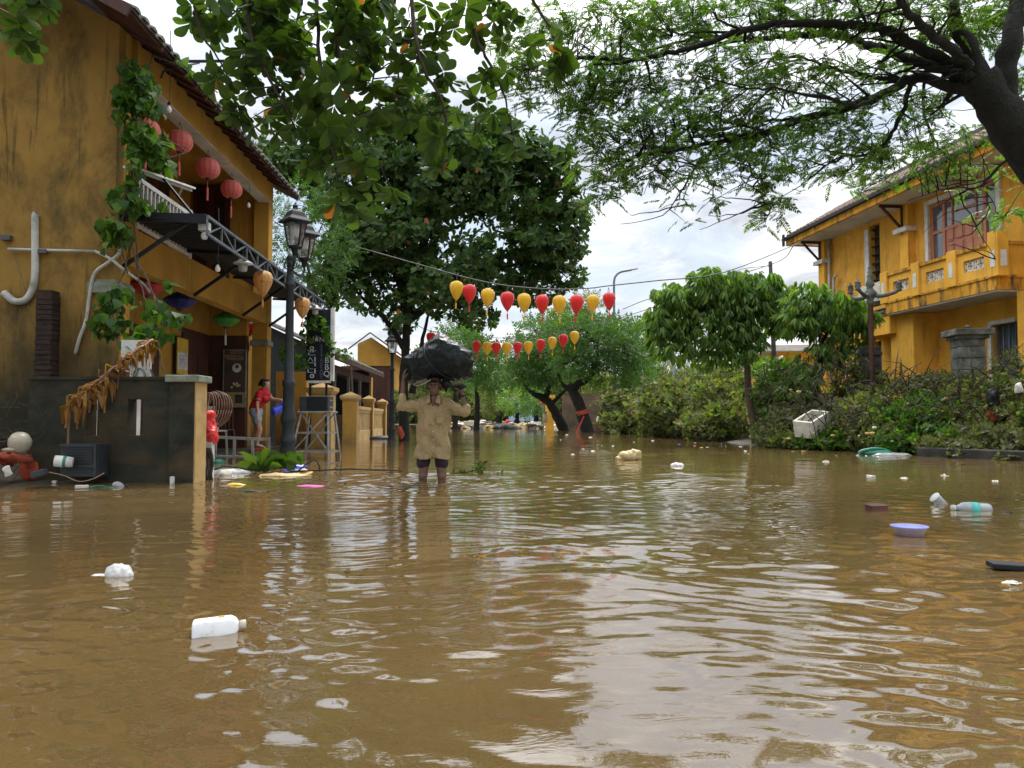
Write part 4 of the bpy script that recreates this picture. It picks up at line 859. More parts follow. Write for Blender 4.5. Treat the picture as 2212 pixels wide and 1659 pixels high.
# red bag on white board
m = MB(); pts = [P(x, y, 9.6) for x, y in ((440, 892), (462, 890), (466, 897), (452, 905), (466, 925), (465, 950), (455, 962), (440, 962))]
m.ell(P(452, 930, 9.7), (.085, .13, .2)); m.ell(P(450, 898, 9.7), (.085, .1, .06)); m.ell(P(457, 945, 9.65), (.08, .1, .12)); m.wobble(.035, 9); o = m.remesh('red_plastic_bag', M['redp'], None, .012, 2, .012, 22); tag(o, 'bright red plastic bag slumped against the cream end of the garden wall', 'bag')
m = MB(); a, b = P(440, 962, 9.6), P(460, 1052, 9.6); m.box(((a.x + b.x) / 2 - .01, 9.62, .15), (.12, .1, .75), 0, .0); o = m.build('white_slab', M['white'], bevel=.01); tag(o, 'white slab standing in the water under the red bag', 'slab')
m = MB()
for px in (443, 449, 454): m.tube(curve([P(px, 968, 9.5), P(px + 6, 1000, 9.45), P(px + 2, 1025, 9.4), P(px + 8, 1050, 9.4)], 4), [.02, .018, .02, .016] + [.016] * 9, 6)
o = m.build('driftwood', M['twig'], None, True); tag(o, 'dark driftwood roots leaning on the white slab', 'driftwood')

# ------------------------------------------------------------------ string lanterns over the street
def wire(name, pts, r, label, m=M['rope'], n=8):
    o = MB().tube(curve(pts, n), r, 5).build(name, m, None, True); tag(o, label, 'cable'); return o
Y1, Y2 = 18.0, 26.5
row1 = [(222, 308), (338, 338), (503, 375), (680, 405), (832, 420), (994, 432), (1149, 438), (1305, 432), (1451, 425), (1598, 405)]
row2 = [(403, 820), (500, 830), (581, 832), (675, 833), (773, 830), (870, 825), (982, 805), (1086, 785), (1185, 762), (1286, 733)]
ords = ['leftmost', 'second', 'third', 'fourth', 'fifth', 'sixth', 'seventh', 'eighth', 'ninth', 'rightmost']
proto = {}
def strung(kind, q, lb, grp):
    if kind not in proto: proto[kind] = lantern(q, 'balloon', kind, .33, lb, group=grp, drop=.13); return proto[kind]
    c = copy_tree(proto[kind]); c.location = q; c['label'] = lb; c['group'] = grp; return c
jt = lambda a: random.uniform(-a, a)
for k, (x, y) in enumerate(row1):
    c = 'yellow' if k % 2 == 0 else 'red'; q = P(933 + x * .2395 - .0, 553 + y * .2395, Y1 + .06 * math.sin(k)); o = strung(c, q, f'{c} lantern, {ords[k]} from the left on the nearer, larger string', 'lanterns on the nearer string'); s = (1.02 if k < 8 else .94); o.scale = (s, s, s * 1.04); o.rotation_euler = (jt(.05), jt(.05), jt(3))
for k, (x, y) in enumerate(row2):
    c = 'red' if k % 2 == 0 else 'yellow'; q = P(933 + x * .2395, 553 + y * .2395, Y2 + .1 * math.cos(k)); o = strung(c, q, f'{c} lantern, {ords[k]} from the left on the farther, smaller string', 'lanterns on the farther string'); o.rotation_euler = (jt(.05), jt(.05), jt(3))
o = strung('red', P(931, 731, Y2), 'red lantern peeping over the top of the black bundle', 'lanterns on the farther string')
t1 = [P(933 + x * .2395, 553 + y * .2395, Y1) + Vector((0, 0, .36)) for x, y in row1]
wire('lantern_cable', [P(768, 533, 17)] + t1 + [P(1420, 606, Y1), P(1565, 588, 19), P(1722, 527, 24)], .014, 'dark cable carrying the nearer string of lanterns', n=4)
t2 = [P(933 + x * .2395, 553 + y * .2395, Y2) + Vector((0, 0, .36)) for x, y in row2]
wire('lantern_cable', [P(880, 690, Y2), P(931, 715, Y2)] + t2 + [P(1330, 690, Y2), P(1480, 640, 24)], .012, 'thin cable carrying the farther string of lanterns', n=4)
wire('power_cable', [P(1345, 668, 40), P(1420, 640, 40), P(1664, 572, 38), P(1720, 525, 27.5)], .02, 'power line from the grey pole to the right house eave')
wire('power_cable', [P(1560, 600, 60), P(1600, 582, 50), P(1664, 574, 38)], .02, 'short power line left of the grey pole top')
wire('power_cable', [P(1400, 775, 80), P(1500, 758, 70), P(1640, 742, 60)], .03, 'lowest far power line behind the drooping tree')
wire('power_cable', [P(1330, 905, 90), P(1480, 812, 90), P(1570, 795, 90), P(1650, 780, 90)], .03, 'far sagging power line beneath the drooping tree')
# poles and street lights
def streetlight(px, pbase, ptop, Y, lb, arm=True):
    b, t_ = P(px, 905, Y), P(px, ptop, Y); t = empty('street_light', (b.x, Y, 0), lb, 'street light')
    s = Y / FPX; m = MB(); 
    if arm: m.tube([(0, 0, -.5), (0, 0, t_.z - 28 * s)] + curve([(0, 0, t_.z - 27 * s), (3 * s, 0, t_.z - 15 * s), (14 * s, 0, t_.z - 5 * s), (38 * s, 0, t_.z - 0 * s)], 6), [.09] * 2 + [.08] * 30, 8)
    m.v and m.build('pole', M['truss'], t, True)
    MB().box((45 * s, 0, t_.z + 1.5 * s), (14 * s, .2, 2.6 * s), ry=R(-12)).build('lamp_head', M['steel'], t, bevel=.02)
streetlight(1328, 905, 583, 55, 'tall grey street light curving over behind the rightmost near lantern')
m = MB(); b = P(1664, 0, 38); m.tube([(b.x, 38, -.5), (P(1664, 565, 38).x, 38, P(0, 565, 38).z)], [.14, .1], 8); o = m.build('utility_pole', M['stoned'], None, True); tag(o, 'plain concrete utility pole rising behind the drooping tree', 'pole')
m = MB(); b = P(1447, 0, 80); m.tube([(b.x, 80, -.5), (b.x, 80, P(0, 740, 80).z)], [.12, .09], 8); m.tube([(b.x, 80, P(0, 880, 80).z), (b.x + 1.5, 80, P(0, 862, 80).z)], .05); o = m.build('utility_pole', M['truss'], None, True); tag(o, 'thin pale far pole under the left side of the drooping tree', 'pole')
# ------------------------------------------------------------------ people
def face(mb, c, r, fwd, up=(0, 0, 1)):
    "nose, brows, lips, ears, sockets as additions to a head at c"
    f = Vector(fwd).normalized(); u = Vector(up); u = (u - f * u.dot(f)).normalized(); s = f.cross(u)
    g = lambda a, b, d: c + s * a * r + u * b * r + f * d * r
    mb.capsule(g(0, .08, .86), g(0, -.22, 1.06), r * .09, r * .15, 8)
    mb.capsule(g(-.16, -.22, .93), g(.16, -.22, .93), r * .10, r * .10, 8)
    mb.capsule(g(-.2, -.50, .88), g(.2, -.50, .88), r * .075, r * .075, 8); mb.capsule(g(-.17, -.60, .86), g(.17, -.60, .86), r * .08, r * .08, 8)
    mb.capsule(g(-.45, .18, .80), g(-.1, .20, .90), r * .09, r * .10, 8); mb.capsule(g(.45, .18, .80), g(.1, .20, .90), r * .09, r * .10, 8)
    mb.ell(g(-.42, -.22, .62), (r * .26,) * 3, 10); mb.ell(g(.42, -.22, .62), (r * .26,) * 3, 10)
    mb.ell(g(0, -.82, .55), (r * .36, r * .34, r * .26), 10)
    for q in (-1, 1): mb.ell(g(q * .92, -.08, -.02), (r * .12, r * .22, r * .32), 10)
def eyes(parent, c, r, fwd, m):
    f = Vector(fwd).normalized(); u = Vector((0, 0, 1)); u = (u - f * u.dot(f)).normalized(); s = f.cross(u); o = parent.location
    w_ = MB(); d = MB(); b = MB()
    for q in (-1, 1):
        p = c + s * q * .34 * r + u * .02 * r + f * .80 * r - o
        w_.ell(p, (r * .13, r * .12, r * .055), 10); d.ell(p + f * r * .08, (r * .075, r * .06, r * .055), 8)
        b.capsule(p + u * r * .24 + f * r * .12 - s * .17 * r, p + u * r * .24 + f * r * .12 + s * .17 * r, r * .035, r * .03, 6)
    w_.split('eye', M['stone'], parent, True); d.split('pupil', M['hair'], parent, True); b.split('eyebrow', M['hair'], parent, True)
def hand(mb, wrist, palm_dir, nrm, side, ln=.175, curl=.5, spread=.25, rr=.0085):
    "palm with five separate bent fingers; nrm = way the palm faces, side = towards the thumb"
    a = Vector(palm_dir).normalized(); n = Vector(nrm); n = (n - a * n.dot(a)).normalized(); s = Vector(side); s = (s - a * s.dot(a) - n * s.dot(n)).normalized(); w_ = Vector(wrist)
    mb.capsule(w_ + a * .01, w_ + a * .045, .026, .030, 10, .55, side=s)
    for k in range(4): mb.capsule(w_ + a * .03 + s * (.012 - .008 * k), w_ + a * ln * .48 + s * (.030 - .02 * k), .013, .0115, 8)
    for k in range(4):
        L_ = ln * (.50, .55, .51, .41)[k]; base = w_ + a * ln * .48 + s * (.031 - .0205 * k); d = (a + s * spread * (.5 - k / 3)).normalized(); p = base
        for j, fr in enumerate((.42, .32, .26)):
            ang = curl * (j + .55); dd = d * math.cos(ang) + n * math.sin(ang); q = p + dd * L_ * fr
            mb.capsule(p, q, rr * (1.05 - .1 * j), rr * (.98 - .1 * j), 7); p = q
    p = w_ + a * .03 + s * .024
    for j, fr in enumerate((.036, .030, .024)):
        ang = .25 + curl * .5 * j; dd = (s * .75 + a * .65).normalized() * math.cos(ang) + n * math.sin(ang); q = p + dd * fr; mb.capsule(p, q, rr * 1.3 - .001 * j, rr * 1.15 - .001 * j, 7); p = q

YM = 9.05
def g(zx, zy, dy=0.0): return P(829.6 + zx * .2396, 674 + zy * .2396, YM + dy)
man = empty('person', (P(935, 830, YM).x, YM, 0), 'man in a khaki shirt and dark shorts wading with a black bundle on his head', 'person')
o = man.location
L_ = lambda p: Vector(p) - o
hc = L_(g(452, 662, .0)); hr = .088; fw = Vector((-.06, -1, .06))
b = MB()
b.ell(hc + Vector((0, .03, .02)), (.078, .098, .10)); b.ell(hc + Vector((0, -.005, -.045)), (.064, .075, .085)); face(b, hc, hr, fw)
nk = L_(g(452, 778, .05)); b.capsule(hc + Vector((0, .03, -.07)), nk + Vector((0, 0, -.03)), .052, .06)
for dx in (-.022, .022): b.capsule(hc + Vector((dx * 1.8, .0, -.09)), nk + Vector((dx * .4, -.04, -.02)), .015, .012, 8)
shL, shR = L_(g(318, 822, .04)), L_(g(590, 828, .04)); hpL, hpR = L_(g(375, 1230, .03)), L_(g(505, 1230, .03))
b.capsule((shL + shR) / 2 + Vector((0, 0, -.06)), (hpL + hpR) / 2, .145, .125, 16, .7, side=(1, 0, 0)); b.capsule(shL + Vector((.03, 0, -.03)), shR - Vector((.03, 0, .03)), .065, .065)
elL, elR = L_(g(165, 838, -.05)), L_(g(735, 893, -.06)); wrL, wrR = L_(g(172, 628, -.02)), L_(g(705, 748, -.06))
b.capsule(shL, elL, .048, .038); b.capsule(elL, wrL, .036, .024); b.capsule(shR, elR, .048, .038); b.capsule(elR, wrR, .037, .025)
for hp, kx, fx, sd in ((hpL, 350, 348, -1), (hpR, 522, 520, 1)):
    kn = L_(g(kx, 1450, -.02)); kn.z = .07; b.capsule(hp, kn, .074, .054); an = Vector((kn.x, kn.y + .03, -.36)); b.capsule(kn + Vector((0, -.015, 0)), kn, .05, .05)
    b.capsule(kn, an, .052, .035); b.capsule(an, an + Vector((.01 * sd, -.16, -.07)), .035, .03)
hand(b, wrL, (.06, .12, 1), (.95, .35, 0), (0, -1, .1), curl=.35); hand(b, wrR, (-.15, .15, 1), (-.9, .3, .2), (-.1, -1, .1), curl=.75)
b.remesh('body', M['skinm'], man, .0065, 2)
eyes(man, hc + o, hr, fw, None)
h = MB(); h.ell(hc + Vector((0, .045, .045)), (.086, .098, .085)); h.ell(hc + Vector((0, -.03, .072)), (.086, .088, .040)); h.ell(hc + Vector((-.075, .04, .0)), (.02, .05, .06)); h.ell(hc + Vector((.075, .04, .0)), (.02, .05, .06)); h.remesh('hair', M['hair'], man, .008, 1, .004, 40)
# shirt
s = MB(); top = (shL + shR) / 2
s.tube([top + Vector((0, 0, .02)), top + Vector((0, 0, -.06)), top + Vector((0, 0, -.2)), L_(g(440, 1050, .02)), L_(g(438, 1200, .02)), L_(g(437, 1318, .02))], [.10, .165, .188, .188, .196, .210], 28, True, .74)
s.capsule(shL + Vector((.05, 0, -.01)), shR - Vector((.05, 0, .01)), .07, .07, 14, .95); s.capsule(nk + Vector((-.05, .01, .0)), shL + Vector((.02, 0, .0)), .045, .062); s.capsule(nk + Vector((.05, .01, 0)), shR + Vector((-.02, 0, 0)), .045, .062); s.capsule(nk + Vector((-.05, .02, .0)), nk + Vector((.05, .02, .0)), .05, .05)
s.capsule(shL + Vector((.03, 0, -.03)), elL + Vector((.02, 0, -.015)), .075, .060, 14); s.capsule(elL + Vector((.01, 0, 0)), L_(g(165, 772, -.05)), .058, .048, 14); s.capsule(elL + Vector((.0, 0, -.01)), elL + Vector((-.01, 0, -.02)), .065, .062)
s.capsule(shR + Vector((-.03, 0, -.03)), elR + Vector((-.02, 0, -.01)), .075, .060, 14); s.capsule(elR, L_(g(742, 868, -.06)), .062, .052, 14)
s.capsule(shL + Vector((.06, 0, -.12)), shL + Vector((.07, 0, -.3)), .09, .08); s.capsule(shR + Vector((-.06, 0, -.12)), shR + Vector((-.07, 0, -.3)), .09, .08)
sh = s.remesh('shirt', M['shirt'], man, .008, 3, .014, 13, 3)
# cut flat hem: drop everything under the hem line, open V at the neck is modelled by the collar and skin wedge
me = sh.data
for v in me.vertices:
    if v.co.z < top.z - .25: f_ = (top.z - v.co.z) / .65; v.co.x += .014 * f_ * math.sin(v.co.z * 17 + v.co.y * 20); v.co.y += .024 * f_ * math.sin(v.co.x * 38 + 3 * v.co.z) + .010 * math.sin(v.co.z * 30 + v.co.x * 25); v.co.z += .010 * f_ * math.sin(v.co.x * 23 + 1)
co = MB()
nf = nk + Vector((0, -.135, -.015))
for sx in (-1, 1):
    co.add([nk + Vector((sx * .066, -.02, .045)), nk + Vector((sx * .07, -.075, .01)), nk + Vector((sx * .085, -.145, -.065)), nk + Vector((sx * .03, -.15, -.045)), nk + Vector((sx * .042, -.085, .035)),
            nk + Vector((sx * .078, -.02, .035)), nk + Vector((sx * .082, -.075, .0)), nk + Vector((sx * .087, -.14, -.075)), nk + Vector((sx * .032, -.14, -.055)), nk + Vector((sx * .044, -.075, .022))],
           [(0, 1, 2, 3, 4), (9, 8, 7, 6, 5), (0, 5, 6, 1), (1, 6, 7, 2), (2, 7, 8, 3), (3, 8, 9, 4)])
co.build('collar', M['shirt'], sh)
sk = MB(); zc = lambda zx, zy, d: L_(g(zx, zy, d)); front = -.135
sk.capsule(nk + Vector((0, -.06, -.0)), nk + Vector((0, -.098, -.10)), .042, .024, 10, .8); sk.capsule(nk + Vector((0, -.10, -.09)), nk + Vector((0, -.108, -.15)), .022, .008, 8); sk.build('open_neck', M['skinm'], sh, True)
pk = MB(); pc = L_(g(520, 965, 0)); pc.y = -.137 + .03; pk.box(pc + Vector((0, -.022, 0)), (.085, .02, .10)); pk.box(pc + Vector((0, -.034, .045)), (.09, .006, .03)); pk.build('pocket', M['shirt'], sh, bevel=.004)
bt_ = MB()
for zy in (1010, 1075, 1150, 1215): p = L_(g(455, zy)); bt_.lathe([(.007, 0), (.007, .006)], (p.x, -.142 + (.01 if zy > 1100 else 0), p.z), 8, (0, -1, 0))
bt_.build('button', M['foam'], sh)
st = MB()
for hp, zx in ((hpL, 352), (hpR, 520)): p = L_(g(zx, 1390, 0)); st.capsule(Vector((hp.x, hp.y, hp.z + .04)), Vector((p.x, p.y, p.z + .035)), .080, .080, 16)
st.capsule(hpL + Vector((0, 0, .03)), hpR + Vector((0, 0, .03)), .092, .092); so_ = st.remesh('shorts', M['shorts'], man, .008, 2, .006, 18)
zl = L_(g(0, 1405)).z
for v in so_.data.vertices:
    if v.co.z < zl: v.co.z = zl
m = MB(); m.lathe([(.03, -.012), (.033, 0), (.03, .012)], wrR + Vector((.003, 0, -.01)), 14, (wrR - elR)); m.build('wristband', M['strap'], man, True)
# the bundle
bc = P(949, 783, YM + .06)
bd = empty('black_bundle', bc, 'big black tarpaulin bundle tied with straps, balanced on the man\'s head', 'bundle'); ob = bc
def gb(x, y, d=0.0): return P(829.6 + x * .2396, 674 + y * .2396, YM + .06 + d) - ob
m = MB()
out_ = [(172, 405), (235, 370), (320, 322), (400, 258), (455, 210), (505, 178), (560, 205), (640, 258), (720, 312), (792, 350), (818, 430), (812, 520), (786, 590), (725, 625), (640, 640), (560, 612), (470, 600), (400, 602), (340, 640), (262, 655), (205, 628), (186, 540), (178, 470)]
cen = Vector((500, 430)); NL = 14; vs = []; no = len(out_)
for k in range(NL + 1):
    a = -math.pi / 2 + math.pi * k / NL; sc_ = max(math.cos(a), .03) ** .75; dd = .27 * math.sin(a)
    for x, y in out_: vs.append(gb(cen.x + (x - cen.x) * sc_, cen.y + (y - cen.y) * sc_, dd))
m.add(vs, [(k * no + i, k * no + (i + 1) % no, (k + 1) * no + (i + 1) % no, (k + 1) * no + i) for k in range(NL) for i in range(no)] + [tuple(range(no))[::-1], tuple(NL * no + i for i in range(no))])
m.capsule(gb(560, 640, -.06), gb(560, 715, -.05), .06, .02)
bo = m.remesh('tarpaulin', M['bag'], bd, .011, 3)
me = bo.data; nn = [v.normal.copy() for v in me.vertices]
for v, q in zip(me.vertices, nn):
    p = v.co; rdg = abs(noise.noise(Vector((p.x * 3.2 - p.z * 2, p.y * 4, p.z * 5 + p.x * 2)) + Vector((5, 0, 0)))) + .45 * abs(noise.noise(Vector((p.x * 5 + p.z * 6, p.y * 7, p.z * 11 - p.x * 7)))) + .22 * abs(noise.noise(Vector((p.x * 7 + p.z * 13, p.y * 9, p.z * 8 - p.x * 15)))) + .10 * abs(noise.noise(p * 15)); v.co += q * (.012 - .040 * rdg)
me.update()
from mathutils.bvhtree import BVHTree
bvh = BVHTree.FromPolygons([v.co[:] for v in me.vertices], [tuple(p.vertices) for p in me.polygons])
def strap(pts, r):
    out = []
    for p in curve([Vector((q.x, 0, q.z)) for q in pts], 8):
        h_ = bvh.ray_cast(Vector((p.x, -2, p.z)), Vector((0, 1, 0)))
        if h_[0] is not None: out.append(h_[0] + Vector((0, -.003, 0)))
    return out
s = MB()
for pl, r in (([gb(505, 215), gb(515, 300), gb(545, 390), gb(620, 450), gb(700, 520)], .008), ([gb(375, 290), gb(385, 400), gb(430, 480), gb(520, 560), gb(640, 620)], .016), ([gb(250, 420), gb(270, 520), gb(340, 590), gb(470, 620)], .008)):
    q = strap(pl, r)
    if len(q) > 3: s.tube(q, r, 6)
s.build('strap', M['strap'], bd, True)
m = MB(); m.ell(gb(640, 690, -.14), (.045, .03, .035)); m.ell(gb(700, 672, -.16), (.06, .035, .028)); m.capsule(gb(560, 640, -.14), gb(650, 690, -.14), .03, .02); m.capsule(gb(690, 690, -.15), gb(680, 790, -.1), .014, .01)
m.remesh('knot', M['strap'], bd, .008, 1, .006, 30)
m = MB(); m.tube(curve([gb(265, 655, -.05), gb(300, 662, -.12), gb(360, 645, -.18), gb(420, 610, -.2)], 5), .004, 5); m.build('cord', M['ropew'], bd)

# woman throwing out water
YW = 17.0
def k_(zx, zy, dy=0.0): return P(397.4 + zx * .2396, 674 + zy * .2396, YW + dy)
wo = empty('person', (P(560, 830, YW).x, YW, .05), 'barefoot woman in red polo shirt and denim shorts leaning out with a blue jug', 'person'); o = wo.location
L_ = lambda p: Vector(p) - o
hc = L_(k_(738, 648)); fw = Vector((.93, -.25, -.28)); hr = .088
b = MB(); b.ell(hc + Vector((-.02, .01, .02)), (.095, .08, .10)); b.ell(hc + Vector((.015, 0, -.04)), (.07, .06, .08)); face(b, hc, hr, fw)
sh_n, sh_f = L_(k_(680, 735, -.12)), L_(k_(735, 725, .14)); hips = L_(k_(648, 890, 0)); ch = (sh_n + sh_f) / 2
b.capsule(hc + Vector((-.02, 0, -.06)), ch + Vector((.0, 0, .02)), .048, .055); b.capsule(ch, hips, .12, .14, 14, .8, side=(0, 1, 0)); b.capsule(sh_n, sh_f, .06, .06)
e1 = L_(k_(800, 785, .02)); w1 = L_(k_(862, 790, -.02)); b.capsule(sh_f, e1, .045, .037); b.capsule(e1, w1, .036, .025); hand(b, w1, (1, 0, -.02), (0, 0, -1), (0, -1, .2), .16, .9, .15)
e2 = L_(k_(660, 830, -.2)); w2 = L_(k_(664, 915, -.24)); b.capsule(sh_n, e2, .045, .037); b.capsule(e2, w2, .036, .025); hand(b, w2, (.03, -.05, -1), (1, 0, 0), (.1, -1, 0), .16, .4, .15)
for y0, kn, an in ((-.08, (683, 1060), (655, 1200)), (.09, (655, 1070), (640, 1190))):
    hp = hips + Vector((.01, y0, -.02)); K = L_(k_(*kn, y0)); A = L_(k_(*an, y0)); b.capsule(hp, K, .088, .058); b.capsule(K, A, .06, .036); b.capsule(A, A + Vector((.18, -.03, -.05)), .036, .024)
    b.ell(A.lerp(K, .62) + Vector((-.02, 0, 0)), (.05, .05, .11))
b.remesh('body', M['skinw'], wo, .0075, 2)
h = MB(); h.ell(hc + Vector((-.045, .01, .035)), (.09, .09, .09)); h.ell(hc + Vector((.01, .0, .075)), (.07, .075, .04)); h.capsule(hc + Vector((-.12, .01, .02)), hc + Vector((-.15, .02, -.02)), .045, .03); h.ell(hc + Vector((-.03, -.07, -.0)), (.05, .025, .06)); h.remesh('hair', M['hair'], wo, .009, 1, .006, 30)
s = MB(); s.capsule(ch + Vector((0, 0, -.02)), hips + Vector((0, 0, .08)), .15, .165, 18, .82, side=(0, 1, 0)); s.capsule(sh_n, sh_f, .078, .078); s.capsule(sh_n, sh_n.lerp(e2, .55), .075, .062); s.capsule(sh_f, sh_f.lerp(e1, .5), .075, .06); s.ell(ch + Vector((.07, .0, -.14)), (.09, .14, .09))
s.remesh('polo_shirt', M['redsh'], wo, .009, 2, .009, 12)
m = MB(); m.lathe([(.066, -.006), (.07, .0), (.066, .006)], sh_n.lerp(e2, .60), 14, (e2 - sh_n)); m.lathe([(.06, -.006), (.064, 0), (.06, .006)], ch + Vector((.01, 0, .075)), 14, (.4, 0, 1)); m.build('trim', M['cream'], wo, True)
s = MB(); s.capsule(hips + Vector((0, 0, .07)), hips + Vector((0, 0, -.02)), .155, .17, 16, .85, side=(0, 1, 0))
for y0, kn in ((-.08, (683, 1060)), (.09, (655, 1070))): K = L_(k_(*kn, y0)); hp = hips + Vector((.01, y0, -.02)); s.capsule(hp, hp.lerp(K, .5), .115, .095, 14)
s.remesh('denim_shorts', M['denim'], wo, .009, 2, .007, 18)
m = MB(); m.box(L_(k_(695, 1238, -.1)), (.25, .1, .03)); m.build('sandal', M['redp'], wo, bevel=.01)
jg = empty('blue_jug', k_(850, 880, -.02), 'bright blue plastic jug in the woman\'s outstretched hand', 'jug')
ax = Vector((-.55, -.7, -.35)); m = MB(); m.lathe([(.0, .155), (.085, .155), (.09, .13), (.105, -.10), (.115, -.15), (.105, -.155), (.095, -.12), (.08, .13), (.0, .13)], (0, 0, 0), 22, ax); m.build('vessel', M['bluep'], jg, True)
m = MB(); q = k_(868, 800, -.02) - jg.location; m.tube(curve([Vector((.05, 0, .09)), q, q + Vector((.03, 0, -.04)), Vector((.13, -.02, .05)), Vector((.12, -.02, -.04))], 5), .012, 7); m.build('handle', M['bluep'], jg, True)

# ------------------------------------------------------------------ right yellow building  (facade line X = X0 - .12 Y)
AZ = math.atan2(.12, 1); XW = 14.45
B0 = Vector((XW - .12 * 27.3, 27.3, 0)); RB = math.pi + AZ      # origin at the far corner; local +y comes toward the viewer, local +x = street side
blt = empty('yellow_villa', B0, 'orange-yellow two-storey villa with wide tiled eave and pierced balcony, above the hedge', 'house', rz=RB)
BM = Matrix.Translation(B0) @ Matrix.Rotation(RB, 4, 'Z'); BI = BM.inverted()
def V_(px, py, x=None, y=None):
    o = BI @ Vector((0, 0, CAM_Z)); p = BI @ P(px, py, 10); d = p - o; t = (x - o.x) / d.x if x is not None else (y - o.y) / d.y
    return o + d * t
ymax = 15.0; ZE = 7.05
wy = V_(2009, 500, x=0).y, V_(2156, 450, x=0).y; zw = V_(2009, 444, x=0).z
sy = V_(1878, 500, x=0).y, V_(1900, 500, x=0).y
def wallseg(mb, x0, x1, ya, yb, z0, z1, holes):
    "wall with rectangular openings (ya, yb, z0, z1)"
    hs = sorted(holes); y = ya
    for a, b_, c_, d_ in hs:
        mb.bb(x0, x1, y, a, z0, z1); 
        if c_ > z0: mb.bb(x0, x1, a, b_, z0, c_)
        if d_ < z1: mb.bb(x0, x1, a, b_, d_, z1)
        y = b_
    mb.bb(x0, x1, y, yb, z0, z1)
m = MB(); wallseg(m, -.25, 0, 0, ymax, 3.8, ZE, [(sy[0], sy[1], 4.3, 6.93), (wy[0], wy[1], 3.9, zw)]); m.build('upper_wall', M['yelRtop'], blt)
gy = [V_(1886, 740, x=.0).y, V_(1904, 740, x=.0).y]; g2 = [V_(2145, 740, x=0).y, V_(2198, 740, x=0).y]
m = MB(); wallseg(m, -.25, 0, 0, ymax, -.6, 3.8, [(gy[0], gy[1], .9, 3.2), (g2[0], g2[1], .9, 3.1)]); m.build('lower_wall', M['yelR'], blt)
m = MB(); m.bb(-6, -.25, -.0, .2, -.6, ZE); m.bb(-6, -5.8, .2, ymax, -.6, ZE); m.bb(-5.8, -.25, .2, ymax, 3.6, 3.8); m.build('rear_wall', M['yelR'], blt)
m = MB()
for y in (.18, V_(1967, 560, x=.0).y, 12.9): m.bb(0, .22, y - .18, y + .22, -.6 if y < 1 else 3.8, ZE)
m.split('pilaster', M['yelR'], blt, bevel=.01)
m = MB()
for y in (.18, V_(1967, 560, x=.0).y, 12.9): m.bb(0.002, .36, y - .30, y + .34, 6.22, 6.36)
m.split('capital', M['white'], blt, bevel=.01)
m = MB(); a, b_ = V_(1905, 600, x=.75).y, 8.6
m.bb(0, .75, V_(1925, 760, x=.75).y, V_(1974, 760, x=.75).y, -.6, 3.69); m.build('porch_block', M['yelR'], blt)
m = MB(); m.bb(0.002, .6, V_(2200, 760, x=.6).y, V_(2200, 760, x=.6).y + .7, -.6, 3.69); m.build('porch_pier', M['yelR'], blt)
# eave: soffit, fascia, tiles
EX = 1.02; m = MB(); m.bb(-6, EX, -.5, ymax, ZE, ZE + .08); m.build('soffit', M['ceil'], blt)
m = MB(); m.bb(EX, EX + .1, -.6, ymax, ZE - .02, ZE + .18); m.bb(-6, EX, -.6, -.5, ZE - .02, ZE + .18); m.build('fascia', M['yelRold'], blt)
m = MB(); m.bb(EX + .02, EX + .22, -.7, ymax, ZE + .185, ZE + .27); m.bb(-6, EX + .0, -.72, -.52, ZE + .185, ZE + .27); m.bb(EX + .24, EX + .3, -.5, -.4, ZE - .06, ZE + .36); m.build('gutter', M['sheet'], blt)
vr = tileroof(blt, 'roof', EX + .12, ZE + .28, -2.8, ZE + 2.5, -.5, ymax, .25, M['tileR'], .42, .06)
# hipped end of the roof
m = MB(); m.add([(EX + .1, -.55, ZE + .3), (-6.6, -.55, ZE + .3), (-2.8, -.45, ZE + 2.5)], [(0, 1, 2)]); m.add([(-2.8, -.5, ZE + 2.52), (-2.8, ymax, ZE + 2.52), (-7.5, ymax, ZE + .3), (-7.5, -.5, ZE + .3)], [(0, 1, 2, 3)]); m.bar((-2.8, -.5, ZE + 2.55), (-2.8, ymax, ZE + 2.55), .2, .2); m.build('roof_ridge', M['tile'], blt)
for y in (.18, V_(1967, 560, x=.0).y, 12.9):
    m = MB(); m.bar((.22, y, ZE - .75), (.9, y, ZE - .05), .07, .06); m.bar((.24, y, ZE - .05), (.95, y, ZE - .05), .06, .08); m.bar((.26, y, ZE - .85), (.26, y, ZE - .05), .05); m.build('bracket', M['wood'], blt)
# window
m = MB(); y0, y1 = wy; zb = 3.9
m.bb(.002, .07, y0 - .14, y0, zb, zw + .13); m.bb(.002, .07, y1, y1 + .14, zb, zw + .13); m.bb(.002, .07, y0 - .0, y1 + .0, zw, zw + .13); m.build('window_surround', M['white'], blt)
wn_ = MB(); w4 = (y1 - y0); ys = [y0, y0 + w4 * .2, y0 + w4 * .5, y0 + w4 * .8, y1]; zt2 = zb + (zw - zb) * .72
for y in (ys[0] + .03, ys[1], ys[3], ys[4] - .03): wn_.bb(-.12, -.04, y - .045, y + .045, zb, zw)
for z in (zb + .04, zt2, zw - .04): wn_.bb(-.121, -.041, y0, y1, z - .045, z + .045)
wn_.bb(-.11, -.05, ys[1] + .3, ys[1] + .34, zt2, zw); wn_.bb(-.11, -.05, ys[3] - .34, ys[3] - .3, zt2, zw); wn_.bb(-.11, -.05, ys[1] + .34, ys[3] - .34, (zt2 + zw) / 2 - .02, (zt2 + zw) / 2 + .02)
win = wn_.build('window_frame', M['woodr'], blt)
m = MB(); m.bb(-.10, -.08, y0, y1, zt2, zw); m.bb(-.10, -.08, y0, ys[1], zb, zt2); m.bb(-.10, -.08, ys[3], y1, zb, zt2); m.split('pane', M['glass'], win)
